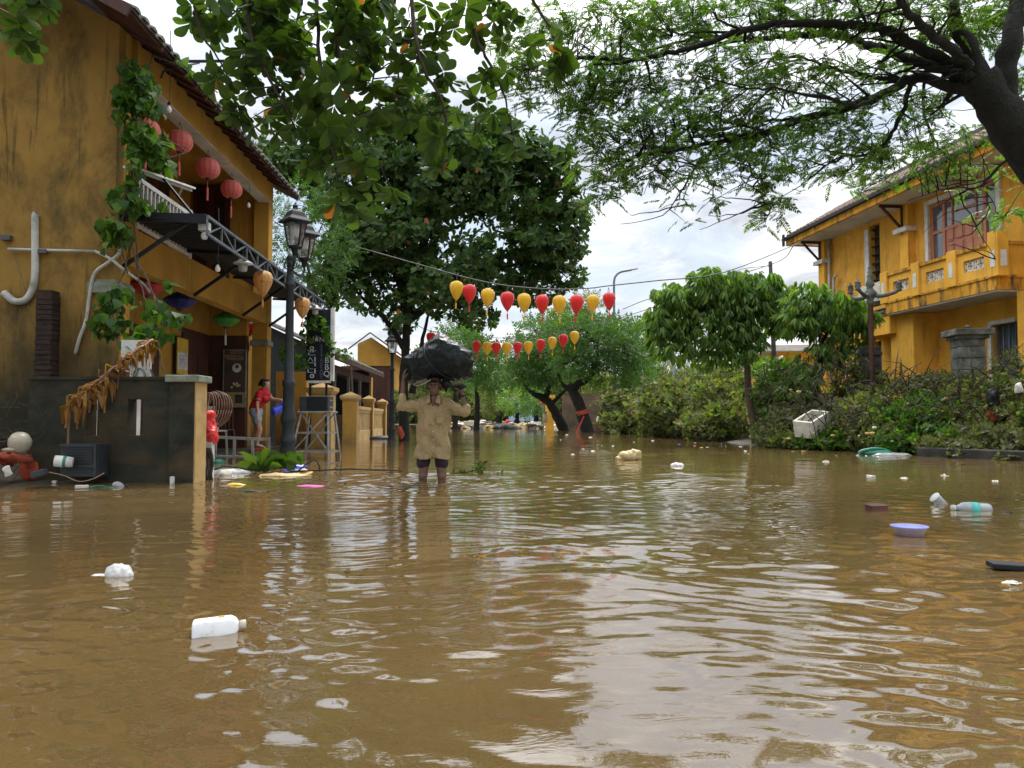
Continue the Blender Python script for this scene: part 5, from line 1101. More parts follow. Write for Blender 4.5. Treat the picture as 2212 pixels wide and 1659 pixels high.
m = MB(); m.bb(-.17, -.14, ys[0] + .08, ys[0] + .3, zb, zt2); m.bb(-.17, -.14, ys[3] + .1, ys[3] + .3, zb, zt2); m.split('curtain', M['white'], win)
for a, b_ in ((ys[1] + .05, ys[2] - .005), (ys[2] + .005, ys[3] - .05)):
    m = MB(); m.bb(-.10, -.07, a, b_, zb, zt2 - .05)
    nzz = 5; hz = (zt2 - zb) / nzz
    for i in range(nzz):
        for j in range(2): w2_ = (b_ - a) / 2; m.bb(-.07, -.045, a + j * w2_ + .07, a + (j + 1) * w2_ - .05, zb + i * hz + .04, zb + (i + 1) * hz - .05)
    m.build('door_leaf', M['woodr'], win, bevel=.008)
m = MB()
for i in range(10): z = 4.35 + i * .27; m.bb(-.14, -.05, sy[0], sy[1], z, z + .03)
m.bb(-.2, -.18, sy[0], sy[1], 4.3, 6.93); m.build('slit_window', M['stoned'], blt); m = MB(); m.bb(.002, .05, sy[0] - .22, sy[0], 4.2, 6.85); m.bb(.002, .05, gy[0] - .3, gy[0], .8, 3.3); m.bb(.002, .06, g2[0], g2[1], 3.1, 3.2); m.bb(.002, .06, g2[0] - .1, g2[0], .9, 3.2); m.build('trim', M['white'], blt)
m = MB(); m.bb(-.2, -.18, gy[0], gy[1], .9, 3.2); m.bb(-.2, -.18, g2[0], g2[1], .9, 3.1)
for i in range(5): y = g2[0] + .05 + i * .2; m.bb(-.1, -.07, y, y + .03, .9, 3.1)
m.build('lower_window', M['glass'], blt)
m = MB(); m.tube([(.12, .55, -.5), (.12, .55, ZE)], .05, 8); m.tube(curve([(.16, .9, 3.9), (.16, .9, 5.3), (.18, .98, 5.6), (.2, 1.15, 5.65)], 4), .05, 8); m.build('downpipe', M['pvc'], blt, True)
# balcony
XB = 1.10; ya = V_(1912, 600, x=XB).y; yb = V_(2150, 560, x=XB).y; zb0 = 3.76; rt = .82
bal = MB(); bal.bb(0.001, XB, ya, yb, zb0 - .02, zb0 + .3); balc = bal.build('balcony', M['yelRold'], blt)
MB().bb(0.001, XB - .03, ya + .02, yb - .02, zb0 - .06, zb0 - .021).build('underside', M['ceil'], balc)
m = MB(); tz = zb0 + .3; n = 3; st_ = (yb - ya) / n; holes = [(ya + st_ * i + .36, ya + st_ * (i + 1) - .36, tz + .24, tz + .54) for i in range(n)]
wallseg(m, XB - .14, XB, ya, yb, tz, tz + rt - .08, holes); m.bb(.0, XB - .14, yb - .14, yb, tz, tz + rt - .08); m.bb(0, XB - .14, ya, ya + .14, tz, tz + rt - .08); m.build('parapet', M['yelR'], balc)
m = MB(); m.bb(XB - .2, XB + .05, ya - .03, yb + .05, tz + rt - .08, tz + rt); m.bb(.0, XB - .2, yb - .2, yb + .05, tz + rt - .08, tz + rt); m.bb(.0, XB + .03, ya, yb + .03, tz - .03, tz + .03); m.build('parapet_coping', M['yelRold'], balc)
m = MB(); k = MB()
for i in range(n + 1):
    y = ya + st_ * i; hh = rt + (.06 if i < n else .22); m.bb(XB - .22, XB + .07, y - .16, y + .16, tz - .02, tz + hh); k.bb(XB + .071, XB + .078, y - .07, y + .07, tz + .2, tz + .58)
k.bb(XB - .16, XB + .0, yb + .161, yb + .168, tz + .2, tz + .58)
m.split('parapet_post', M['yelR'], balc, bevel=.012); k.split('post_inset', M['white'], balc)
for a, b_, z0, z1 in holes:
    m = MB()
    c_ = max(1, round((b_ - a) / .36)); w_ = (b_ - a) / c_
    for i in range(c_):
        yc = a + w_ * (i + .5); zc = (z0 + z1) / 2; r = min(w_, z1 - z0) / 2
        for q in range(4):
            p0 = Vector((XB - .07, yc + r * .95 * math.cos(q * math.pi / 2), zc + r * .95 * math.sin(q * math.pi / 2))); p1 = Vector((XB - .07, yc + r * .95 * math.cos((q + 1) * math.pi / 2), zc + r * .95 * math.sin((q + 1) * math.pi / 2))); m.bar(p0, p1, .035, .05)
            a2 = q * math.pi / 2 + math.pi / 4; m.bar((XB - .07, yc + r * .5 * math.cos(a2), zc + r * .5 * math.sin(a2)), (XB - .07, yc + r * 1.35 * math.cos(a2), zc + r * 1.35 * math.sin(a2)), .03, .05)
        m.bb(XB - .09, XB - .05, yc - w_ / 2 - .012, yc - w_ / 2 + .012, z0, z1)
        m.tube([(XB - .07, yc + .35 * r * math.cos(t / 6 * math.pi), zc + .35 * r * math.sin(t / 6 * math.pi)) for t in range(13)], .014, 5)
    m.build('pierced_block', M['foam'], balc)
# wing roof strip left of the balcony and air conditioners
tr_ = tileroof(blt, 'porch_roof', 1.0, 3.78, .02, 4.15, V_(1850, 640, x=.8).y, ya - .05, .25, M['tile'], .4); MB().bb(.0, .95, V_(1850, 640, x=.8).y, ya - .05, 3.2, 3.7).build('porch_beam', M['yelR'], blt)
for px, py in ((1878, 610), (1905, 612)):
    q = V_(px, py + 8, x=.9); m = MB(); m.bb(.7, 1.05, q.y - .35, q.y + .35, 4.2, 4.75); m.lathe([(.22, 0), (.22, .02)], (1.05, q.y, 4.47), 16, (1, 0, 0)); m.build('air_conditioner', M['foam'], blt, bevel=.02)
# ornate multi-armed lamp post in front of the villa
YO = 19.6; b_ = P(1884, 830, YO); ol = empty('ornamental_lamp', (b_.x, YO, 0), 'ornate grey spired lamp with curved arms before the villa balcony', 'lamp post'); s = YO / FPX
zz_ = lambda py: P(1884, py, YO).z
m = MB(); m.tube([(0, 0, -.5), (0, 0, zz_(655))], .065, 10); m.build('post', M['wood'], ol)
m = MB(); m.lathe([(.06, zz_(660)), (.10, zz_(652)), (.07, zz_(648)), (.15, zz_(640)), (.17, zz_(634)), (.10, zz_(627)), (.06, zz_(622)), (.11, zz_(616)), (.09, zz_(608)), (.05, zz_(600)), (.08, zz_(597)), (.045, zz_(592)), (.065, zz_(588)), (.035, zz_(583)), (.05, zz_(580)), (.02, zz_(574)), (0, zz_(568))], n=16); m.build('spire', M['stone'], ol, True)
for dx, dy, dz in ((-46, -.5, -2), (46, -.4, -2), (22, .6, 6), (-20, .6, 6)):
    m = MB(); e_ = Vector((dx * s, dy, zz_(628) + dz * s)); m.tube(curve([(0, 0, zz_(636)), (dx * .4 * s, dy * .4, zz_(641)), (dx * .85 * s, dy * .9, zz_(636)), e_], 5), [.06, .055, .045, .035], 8)
    m.lathe([(.03, -.06), (.08, -.04), (.05, .0), (.08, .04), (.06, .13), (.08, .15), (.03, .18), (.02, .24), (0, .26)], e_, 12); m.build('arm', M['stone'], ol, True)
# low house further back
Yc = 40.0; a = P(1640, 0, Yc); lb = empty('low_house', (a.x, Yc, 0), 'distant low yellow house with flat overhang between the two drooping crowns', 'house', rz=R(-6))
m = MB(); m.bb(.6, 7, 0, 8, -.6, 4.2); m.build('wall', M['yelR'], lb); MB().bb(-.2, 7.4, -1, 8.2, 4.2, 4.5).build('roof_slab', M['ceil'], lb)
m = MB(); m.bb(-.1, .55, 1, 3, 3.0, 3.15); m.bb(1.2, 1.6, -.12, 0, -.6, 4.2); m.build('pier', M['yelR'], lb); m = MB(); m.bb(2.8, 3.7, -.03, .02, 2.0, 3.4); m.bb(5, 6, -.03, .02, 2.0, 3.4); m.split('window', M['glass'], lb)
# ------------------------------------------------------------------ trees
def limb(mb, pts, r0, r1, n=8, seg=6, jit=0.0): mb.tube(curve(pts, seg, jit), [r0 + (r1 - r0) * t for t in (0, .25, .5, .75, 1)], n)
def pick(n, k): return rng.permutation(n)[:k]
def grow_twigs(mb, pts, starts, r=.01, every=1, n=5):
    "thin curved twigs from the nearest limb point to foliage points"
    S_ = np.array([tuple(s) for s in starts])
    for p in pts[::every]:
        d = np.linalg.norm(S_ - p, axis=1); j = int(d.argmin())
        if d[j] > r * 140: continue
        a = Vector(S_[j]); b = Vector(p); m_ = a.lerp(b, .5) + Vector((random.uniform(-.1, .1), random.uniform(-.1, .1), .08)) * (b - a).length
        mb.tube([a, m_, b], [r * 1.6, r * 1.1, r * .5], n)

# near almond tree: trunk on the left bank outside the picture, limb overhead, branches hanging into view
at = empty('almond_tree', (-9.5, 3.5, 0), 'nearest broad-leaved almond tree, its dark leafy branches hanging from the top of the picture', 'tree'); o = at.location
tk = MB(); limb(tk, [(0, 0, -.6), (.2, .1, 2), (.9, .6, 4.2), (2.4, 1.5, 5.8)], .34, .22, 12); tk.build('trunk', M['bark'], at, True)
hub = P(760, -260, 8.2)
lm = MB(); limb(lm, [Vector((2.4, 1.5, 5.8)) + o, P(300, -420, 7), hub, P(1150, -200, 8.5)], .20, .09, 10)
def hang(pix, r=.03, seg=8):
    pts = [P(x, y, Y) for x, y, Y in pix]; cv = curve(pts, seg, .012); lm.tube(cv, [r, r * .75, r * .5, r * .25], 6); return cv
cvs = []
for b_ in ([(700, -230, 8.1), (560, -60, 7.8), (540, 70, 7.6), (600, 200, 7.5), (640, 280, 7.5)], [(760, -260, 8.2), (720, -60, 8), (735, 120, 7.7), (770, 250, 7.6), (850, 420, 7.6)],
           [(760, -260, 8.2), (690, -60, 8), (690, 120, 7.7), (715, 300, 7.5), (745, 470, 7.5)], [(800, -240, 8.2), (880, -50, 8), (905, 120, 7.8), (960, 240, 7.8), (955, 380, 7.8)],
           [(850, -240, 8.2), (990, -60, 8.2), (1030, 80, 8), (1080, 180, 8), (1105, 280, 8)], [(1000, -220, 8.4), (1120, -50, 8.4), (1180, 50, 8.4), (1215, 120, 8.4)],
           [(600, -260, 8.0), (450, -70, 7.8), (425, 40, 7.6), (480, 140, 7.6)], [(560, -260, 8), (500, -60, 8), (560, 60, 8), (520, 180, 7.9)], [(760, -260, 8.2), (800, -60, 8.4), (810, 90, 8.6), (800, 220, 8.7)],
           [(700, -260, 8.2), (660, -60, 8.8), (640, 60, 8.9), (620, 160, 8.9)], [(900, -240, 8.3), (860, -60, 8.9), (850, 100, 9), (880, 260, 9)]): cvs += hang(b_)
blobs = [PB(*a) for a in ((540, 40, 150, 60, 7.9), (430, 60, 45, 60, 7.7), (470, 170, 22, 28, 7.6), (600, 150, 110, 90, 7.8), (580, 260, 75, 60, 7.5), (720, 60, 130, 90, 8.0), (740, 210, 120, 80, 7.8), (760, 320, 100, 55, 7.6),
                          (800, 400, 80, 45, 7.6), (745, 450, 35, 42, 7.5), (860, 110, 110, 70, 8.1), (880, 230, 90, 60, 8), (650, 20, 210, 40, 8.4), (960, 330, 45, 65, 7.8), (960, 190, 70, 60, 7.9), (1040, 50, 90, 60, 8.2), (1060, 190, 55, 45, 8), (1100, 295, 32, 45, 8),
                          (1040, 255, 35, 40, 8), (1140, 30, 90, 45, 8.4), (1180, 90, 60, 50, 8.4), (1215, 140, 35, 28, 8.4), (930, 30, 60, 30, 8.3), (520, 230, 22, 35, 7.5), (650, 345, 60, 25, 7.6))]
p, nr = blob_pts(blobs, 300, .2, .24, 2.6)
p = p[np.argsort(p[:, 0])]
k = len(p); ax = np.array([[0, -.25, -.75]]) + rng.normal(0, .45, (k, 3))
scatter('foliage', ROS, p, bases(ax), rng.uniform(.13, .22, k), LF['almond'], at)
# stray rosettes at the picture's left corner and beyond the frame overhead (they shade the house wall)
extra = [PB(20, 10, 60, 30, 5.2), PB(40, 70, 30, 18, 5.2), PB(110, 10, 30, 25, 5.2), PB(90, -60, 140, 40, 5.6)]
p2, _ = blob_pts(extra, 330, .2); k = len(p2); scatter('foliage', ROS, p2, bases(np.array([[.3, -.3, -.5]]) + rng.normal(0, .5, (k, 3))), rng.uniform(.10, .16, k), LF['almond'], at)
over = [((-6, 3, 7.4), (3.2, 3.5, 1.0)), ((-1.5, 4.5, 7.2), (3.4, 2.6, .9)), ((-9, 7, 8.2), (3, 2.6, 1)), ((-8, 0, 7), (3, 3, 1)), ((0, 0, 7.5), (4, 3, 1.)), ((-3, -2, 7.5), (4, 3, 1))]
p3, _ = blob_pts(over, 30, .2); k = len(p3); scatter('foliage', ROSF, p3, bases(np.array([[0, 0, .5]]) + rng.normal(0, .5, (k, 3))), rng.uniform(.16, .24, k), LF['almond'], at)
grow_twigs(lm, p, cvs, .006, 2); lm.tube([P(-30, 40, 5.2), P(20, 80, 5.2), P(60, 88, 5.2)], .008); lm.tube([P(-30, -40, 5.2), P(70, 0, 5.2), P(130, 25, 5.2)], .008)
lm.v = [tuple(Vector(q) - o) for q in lm.v]; lm.build('branch', M['twig'], at, True)

# big feathery tree at the right
rt_ = empty('rain_tree', (7.6, 9.2, 0), 'huge feathery-leaved tree leaning in from the right edge over the street', 'tree'); o = rt_.location
YT = 9.0
tk = MB(); g9 = lambda x, y, d=0.0: P(x, y, YT + d) - o
limb(tk, [(.1, .1, -.6), (0, 0, 1.5), g9(2400, 520), g9(2262, 370), g9(2175, 262), g9(2112, 170)], .34, .20, 16, 8); limb(tk, [g9(2160, 260), g9(2172, 150), g9(2190, 60), g9(2215, -60, .3)], .16, .09, 12)
limb(tk, [g9(2120, 200), g9(2100, 110), g9(2062, 40), g9(2053, -80, -.5)], .13, .05, 12)
tr_ = tk.build('trunk', M['barkd'], rt_, True); me = tr_.data
for v in me.vertices: v.co += v.normal * .05 * noise.noise(v.co * 5) if v.normal.length else Vector()
BR = [([(2100, 190, 0), (2073, 192, 0), (1979, 167, .3), (1910, 202, .3), (1827, 236, .2), (1738, 256, .0), (1645, 290, -.2), (1566, 303, -.3), (1467, 325, -.5), (1380, 335, -.6)], .11),
      ([(2110, 175, 0), (2073, 160, 0), (2009, 138, .4), (1891, 103, .8), (1837, 84, .9), (1763, 74, 1), (1689, 79, 1), (1615, 84, 1), (1517, 81, 1.1), (1384, 113, 1.2)], .12),
      ([(2110, 165, .1), (2033, 128, .2), (1960, 89, 0), (1910, 64, 0), (1837, 57, 0), (1738, 49, 0), (1640, 57, 0), (1566, 79, -.1), (1492, 103, -.2), (1418, 121, -.2), (1344, 133, -.2), (1261, 123, -.2)], .11),
      ([(2100, 160, 0), (2073, 123, -.2), (2009, 74, -.6), (1960, 25, -.9), (1925, -30, -1.2), (1850, -110, -1.4), (1700, -160, -1.5)], .10),
      ([(2080, 178, .2), (1960, 172, .5), (1861, 162, 1), (1787, 143, 1.3), (1723, 123, 1.5), (1640, 130, 1.8)], .06), ([(1969, 176, .3), (1935, 276, .4), (1891, 325, .4), (1812, 344, .3), (1760, 370, .3)], .045),
      ([(1645, 290, -.2), (1615, 344, -.2), (1640, 394, -.2), (1664, 440, -.2)], .025), ([(1738, 256, 0), (1640, 262, .3), (1560, 280, .6), (1480, 285, .8)], .03), ([(1560, 303, -.3), (1500, 370, -.4), (1470, 420, -.4), (1500, 455, -.4)], .025),
      ([(1763, 74, 1), (1700, 20, 1.2), (1600, -20, 1.4), (1480, -30, 1.5)], .05), ([(1517, 81, 1.1), (1420, 60, 1.2), (1300, 20, 1.3)], .03), ([(1910, 202, .3), (1850, 225, -.3), (1790, 215, -.7), (1650, 190, -1), (1560, 220, -1.2)], .04),
      ([(2000, 135, .4), (2000, 260, 1.6), (2040, 330, 2), (2120, 400, 2.2), (2160, 470, 2.4)], .03), ([(2190, 330, 0), (2120, 400, 1.2), (2080, 430, 1.8), (2150, 560, 2)], .03), ([(2053, -80, -.5), (1980, -160, -1), (1850, -220, -1.2)], .06)]
lm = MB(); st = []
for pts, r in BR:
    cv = curve([P(x, y, YT + d) for x, y, d in pts], 6, .02); lm.tube(cv, [r * .72, r * .56, r * .42, r * .28, r * .1], 8); st += cv[3:]
    for q in range(len(cv) // 2):
        a = cv[random.randrange(2, len(cv))]; b_ = a + Vector((random.uniform(-.6, .1), random.uniform(-.4, .4), random.uniform(-.28, .22))); c_ = b_ + Vector((random.uniform(-.5, .0), random.uniform(-.3, .3), random.uniform(-.25, .05)))
        q3 = curve([a, b_, c_], 4, .012); lm.tube(q3, [r * .16 + .005, .006, .003], 5); st += q3[2:]
F_ = [(1180, 60, 90, 50, 9.5), (1170, 170, 90, 60, 9.3), (1330, 60, 120, 70, 9.3), (1300, 190, 90, 70, 9.0), (1320, 290, 80, 55, 8.6), (1310, 380, 60, 45, 8.4), (1290, 140, 60, 50, 9.8), (1460, 40, 130, 60, 9.6), (1440, 170, 110, 60, 9.0), (1440, 270, 120, 55, 8.6), (1420, 350, 90, 45, 8.5), (1470, 410, 70, 40, 8.5), (1510, 455, 60, 22, 8.5),
      (1600, 30, 120, 45, 9.4), (1590, 150, 110, 55, 8.8), (1570, 240, 110, 45, 8.7), (1560, 350, 80, 40, 8.6), (1600, 300, 90, 40, 8.8), (1740, 25, 120, 40, 9.3), (1720, 170, 100, 45, 9.2), (1730, 290, 100, 40, 9.0), (1690, 350, 70, 35, 8.8), (1665, 450, 48, 35, 8.8), (1660, 400, 45, 30, 8.8), (1820, 340, 100, 40, 9.3), (1800, 270, 90, 40, 9.2), (1880, 30, 110, 45, 9.0), (1870, 230, 80, 45, 9.4),
      (1940, 300, 80, 40, 9.5), (2020, 30, 100, 45, 8.8), (1990, 230, 60, 40, 9.8), (1960, 130, 60, 30, 9.8), (2130, 60, 90, 60, 9.6), (2180, 200, 40, 60, 9.8), (2040, 310, 80, 35, 10.3), (2010, 370, 80, 28, 10.6), (2180, 30, 50, 40, 9.4), (1250, 250, 50, 50, 9.1), (1850, 150, 70, 30, 9.8), (1100, 130, 50, 40, 9.6), (1880, 375, 60, 30, 10)]
p, nr = blob_pts([PB(a, b_, c_, d_, e_, .55) for a, b_, c_, d_, e_ in F_], 2200, .05, .34, 3.4)
k = len(p); print('rain leaves', k)
cl = p[:, None, :] + rng.normal(0, .03, (k, 1, 3)); p_ = cl.reshape(-1, 3)
ax = rng.normal(0, 1, (k, 3)) * np.array([[1, .8, .30]]) + np.array([[-.3, 0, -.15]]); sp = rng.normal(0, .45, k)
scatter('foliage', PIN, p_, bases(ax, sp), rng.uniform(.12, .22, k), LF['feather'], rt_)
pf, _ = blob_pts([PB(*q, .4) for q in ((2080, 410, 45, 22, 11.2), (2150, 470, 50, 35, 11.2), (2190, 350, 30, 40, 11), (2130, 350, 40, 25, 11), (2190, 440, 25, 35, 11), (1990, 320, 40, 14, 10.8), (1270, 420, 20, 60, 8.6), (1240, 330, 20, 40, 8.8))], 900, .1)
k2 = len(pf); scatter('foliage', PIN, pf, bases(rng.normal(0, 1, (k2, 3)) * np.array([[1, .8, .3]]) + np.array([[0, 0, -.3]]), rng.normal(0, .4, k2)), rng.uniform(.12, .24, k2), LF['fresh'], rt_)
ov, _ = blob_pts([((5, 6, 7.5), (4, 3, 1.)), ((3, 1, 8), (4, 3, 1)), ((8, 2, 8), (3, 4, 1.)), ((9, 12, 8), (3, 3, 1.4)), ((4, 11, 8.2), (4, 2, .9))], 34, .1); k3 = len(ov)
scatter('foliage', PINs, ov, bases(rng.normal(0, 1, (k3, 3)) * np.array([[1, 1, .4]])), rng.uniform(.3, .5, k3), LF['feather'], rt_)
grow_twigs(lm, p, st, .0045, 5, 4); grow_twigs(lm, pf, st, .005, 6, 4)
lm.v = [tuple(Vector(q) - o) for q in lm.v]; lm.build('branch', M['barkd'], rt_, True)

def tree(name, label, base, trunk, limbs, blobs, tpls, lm_, dens, size, bark='bark', r=.2, inner=.45, gap=.25, gs=1.2, down=-.1, group=None, twigs=8, cat='tree', axn=1.0, outw=.8):
    t = empty(name, base, label, cat, group); o = t.location
    m = MB(); limb(m, [Vector(q) - o for q in trunk], r, r * .55, 12); tr = m.build('trunk', M[bark], t, True); m = MB(); st = []
    for v in tr.data.vertices: v.co += v.normal * r * .18 * noise.noise(v.co * (1.2 / r))
    for pts, rr in limbs: cv = curve(pts, 5, r * .08); m.tube(cv, [rr, rr * .7, rr * .45, rr * .2], 8); st += cv[2:]
    top = Vector(trunk[-1]); st = st or [top]
    for c_, r_ in blobs: cv = curve([st[int(np.argmin([(Vector(c_) - q).length for q in st]))], Vector(c_)], 4); m.tube(cv, [r * .22, r * .08], 6); st = st + cv[1:]
    p, n = blob_pts(blobs, dens, inner, gap, gs); k = len(p)
    ax = n * outw + rng.normal(0, .45 * axn, (k, 3)) + np.array([[0, 0, down]])
    scatter('crown', tpls, p, bases(ax), rng.uniform(size[0], size[1], k), LF[lm_], t)
    if twigs: grow_twigs(m, p, st, r * .03 + .004, twigs, 4)
    m.v = [tuple(Vector(q) - o) for q in m.v]; 
    if m.v: m.build('branch', M[bark], t, True)
    return t
# centre almond tree
YC = 26.0; q = lambda x, y, d=0: P(x, y, YC + d); base = (q(875, 930).x, YC, 0)
cb = [PB(a, b_, c_, d_, YC + e_, 1.6) for a, b_, c_, d_, e_ in ((850, 520, 130, 90, 0), (760, 560, 75, 70, 0), (960, 400, 130, 90, 0), (820, 380, 110, 80, .5), (1050, 330, 130, 75, 0), (1120, 430, 120, 90, 0), (1180, 540, 85, 60, 0), (1080, 560, 110, 70, -.5), (960, 620, 110, 60, -.5), (1180, 370, 70, 60, 0), (740, 440, 70, 60, 1),
    (900, 270, 110, 60, 1), (1040, 280, 80, 40, 1), (650, 370, 80, 50, 2.5), (700, 300, 90, 40, 2.5), (800, 640, 70, 35, -.5), (1150, 620, 75, 40, -.5), (1240, 470, 30, 60, 0), (860, 690, 40, 25, 0), (1030, 680, 45, 30, 0), (1225, 600, 35, 20, -.5), (700, 620, 30, 45, 0), (620, 350, 50, 30, 3), (580, 330, 25, 20, 3))]
tree('almond_tree', 'broad dark almond tree on a straight trunk behind the man, middle of the street side', base, [(base[0], YC, -.6), q(872, 850), q(876, 760), q(880, 660)],
     [([q(880, 680), q(900, 560), q(960, 440), q(1000, 360)], .22), ([q(880, 680), q(860, 600), q(800, 500), q(760, 420)], .2), ([q(884, 690), q(980, 620), q(1080, 580), q(1180, 560)], .16), ([q(878, 760), q(840, 700), q(780, 640), q(740, 600)], .12), ([q(890, 850), q(905, 780), q(920, 700), q(940, 640)], .12)],
     cb, ROSF, 'almondfar', 165, (.13, .28), 'barkd', .2, .35, .44, 1.5, .05, twigs=14)
# vine-like light tree at the house end
YV = 21.5
tree('climbing_fig', 'light green leafy tree rising between the house end and the tall lamp post', (P(690, 0, YV).x, YV, 0), [(P(690, 0, YV).x, YV, -.6), P(700, 800, YV), P(690, 650, YV)], [([P(690, 660, YV), P(660, 560, YV), P(640, 480, YV)], .06)],
     [PB(*a, YV, .8) for a in ((640, 430, 60, 35), (690, 500, 75, 55), (610, 490, 40, 45), (700, 580, 55, 45), (650, 600, 40, 55), (620, 560, 35, 50), (740, 540, 30, 30), (580, 470, 22, 30), (715, 440, 30, 20))], PINs, 'mid', 460, (.18, .34), 'twig', .08, .1, .15, 2.2, -.3, twigs=10)
# leaning trees
YL = 43.0; l = lambda x, y, d=0: P(x, y, YL + d)
tree('leaning_tree', 'leaning dark-trunked tree with red band beside the half-sunk brown box', (l(1272, 930).x, YL, 0), [(l(1280, 930).x, YL, -.6), l(1268, 925), l(1250, 870), l(1232, 838)],
     [([l(1233, 840), l(1250, 830), l(1275, 815), l(1290, 780)], .3), ([l(1235, 842), l(1215, 830), l(1200, 790)], .2)],
     [PB(*a, 2.2) for a in ((1290, 740, 80, 50, YL), (1350, 760, 45, 40, YL), (1240, 720, 60, 35, YL), (1340, 720, 50, 25, YL + 2), (1370, 800, 28, 45, YL + 3), (1300, 800, 60, 30, YL + 1), (1240, 780, 50, 30, YL))], PINs, 'mid', 120, (.4, .75), 'barkd', .42, .3, .15, .6, -.1, twigs=12)
tree('leaning_tree', 'forked leaning tree left of the red-banded tree', (P(1215, 0, 48).x, 48, 0), [(P(1225, 0, 48).x, 48, -.6), P(1215, 920, 48), P(1190, 875, 48), P(1170, 858, 48)],
     [([P(1172, 860, 48), P(1150, 848, 48), P(1130, 830, 48)], .25), ([P(1178, 865, 48), P(1185, 840, 48), P(1190, 800, 48)], .25), ([P(1190, 872, 48), P(1215, 850, 48), P(1225, 835, 48)], .15)],
     [PB(*a, 2.2) for a in ((1160, 790, 50, 40, 48), (1120, 760, 40, 30, 48), (1190, 750, 50, 40, 48), (1160, 720, 40, 30, 50), (1210, 800, 40, 30, 48), (1130, 810, 35, 25, 48))], PINs, 'mid', 110, (.4, .75), 'barkd', .40, .3, .15, .6, -.1, twigs=12)
# drooping trees
YD = 22.5; d2 = lambda x, y, e=0: P(x, y, YD + e)
DR = [tpl_join([tpl_rot(LEAFL, (math.cos(a) * .5, math.sin(a) * .5, -.9 - .2 * (i % 2)), (.1 * math.cos(a), .1 * math.sin(a), .1), r_.uniform(.75, 1.1), r_.uniform(-1, 1)) for i, a in enumerate([k * 2 * math.pi / 6 + r_.uniform(-.3, .3) for k in range(6)])]) for r_ in (random.Random(s_) for s_ in range(4))]
def droop(label, base, trunk, limbs, blobs, dens=250, r=.13, curtain=()):
    t = empty('drooping_tree', base, label, 'tree', 'drooping trees before the villa'); o = t.location; m = MB(); limb(m, [Vector(q_) - o for q_ in trunk], r, r * .6, 12); m.build('trunk', M['bark'], t, True)
    m = MB(); st = []
    for pts, rr in limbs: cv = curve(pts, 5, .02); m.tube(cv, [rr, rr * .6, rr * .3], 7); st += cv
    for c_, r_ in blobs: cv = curve([st[int(np.argmin([(Vector(c_) - q_).length for q_ in st]))], Vector(c_)], 4); m.tube(cv, [.035, .012], 6); st = st + cv[1:]
    p, n = blob_pts(blobs, dens, .3, .12, 2.0); k = len(p); B = np.zeros((k, 3, 3)); a = rng.uniform(0, 6.28, k); tl = rng.normal(0, .35, (k, 2)); z = np.stack([tl[:, 0] + n[:, 0] * -.5, tl[:, 1], np.ones(k)], 1); z /= np.linalg.norm(z, axis=1, keepdims=True)
    x = np.stack([np.cos(a), np.sin(a), 0 * a], 1); x -= z * (x * z).sum(1, keepdims=True); x /= np.linalg.norm(x, axis=1, keepdims=True); B[:, 0] = x; B[:, 2] = z; B[:, 1] = np.cross(z, x)
    scatter('crown', DR, p, B, rng.uniform(.17, .32, k), LF['mango'], t); grow_twigs(m, p, st, .008, 8, 4); m.v = [tuple(Vector(q_) - o) for q_ in m.v]; m.build('branch', M['barkd'], t, True); return t
droop('drooping-leaved tree on a slim curved trunk left of the villa', (d2(1628, 960).x, YD, 0), [(d2(1634, 960).x, YD, -.6), d2(1630, 930), d2(1618, 860), d2(1614, 790), d2(1608, 720)],
      [([d2(1608, 730), d2(1580, 680), d2(1520, 650), d2(1440, 660)], .07), ([d2(1608, 725), d2(1630, 670), d2(1670, 640)], .06), ([d2(1608, 720), d2(1600, 660), d2(1590, 600)], .06)],
      [PB(*a, YD, .9) for a in ((1580, 620, 70, 35), (1510, 625, 50, 40), (1620, 660, 70, 45), (1540, 690, 70, 40), (1460, 670, 40, 45), (1425, 700, 25, 40), (1640, 610, 45, 25), (1590, 720, 55, 30), (1560, 650, 100, 45), (1450, 640, 45, 30), (1660, 625, 40, 25), (1440, 755, 14, 30), (1475, 760, 16, 22), (1520, 775, 22, 22), (1600, 765, 20, 24), (1410, 690, 18, 30), (1690, 650, 30, 25), (1480, 720, 35, 35), (1540, 740, 35, 22), (1560, 770, 25, 20), (1415, 740, 12, 35), (1685, 690, 30, 35), (1620, 740, 28, 22), (1528, 595, 30, 18))], 420)
YE = 21.0; d3 = lambda x, y, e=0: P(x, y, YE + e)
droop('bent drooping-leaved tree whose torn limb hangs before the villa corner', (d3(1750, 930).x, YE + .5, 0), [(d3(1752, 960).x, YE + .5, -.6), d3(1750, 900, .5), d3(1765, 820, .3), d3(1775, 740)],
      [([d3(1775, 740), d3(1760, 690), d3(1730, 650)], .05), ([d3(1775, 740), d3(1810, 690), d3(1840, 670)], .05), ([d3(1778, 745), d3(1765, 790), d3(1730, 830)], .04)],
      [PB(*a, YE, .8) for a in ((1740, 640, 50, 35), (1790, 660, 55, 35), (1840, 680, 40, 35), (1720, 700, 40, 40), (1780, 710, 60, 35), (1850, 720, 28, 28), (1765, 770, 45, 35), (1740, 810, 32, 30), (1712, 840, 22, 18), (1800, 750, 28, 20), (1870, 690, 22, 20), (1770, 670, 90, 40))], 340, .1)
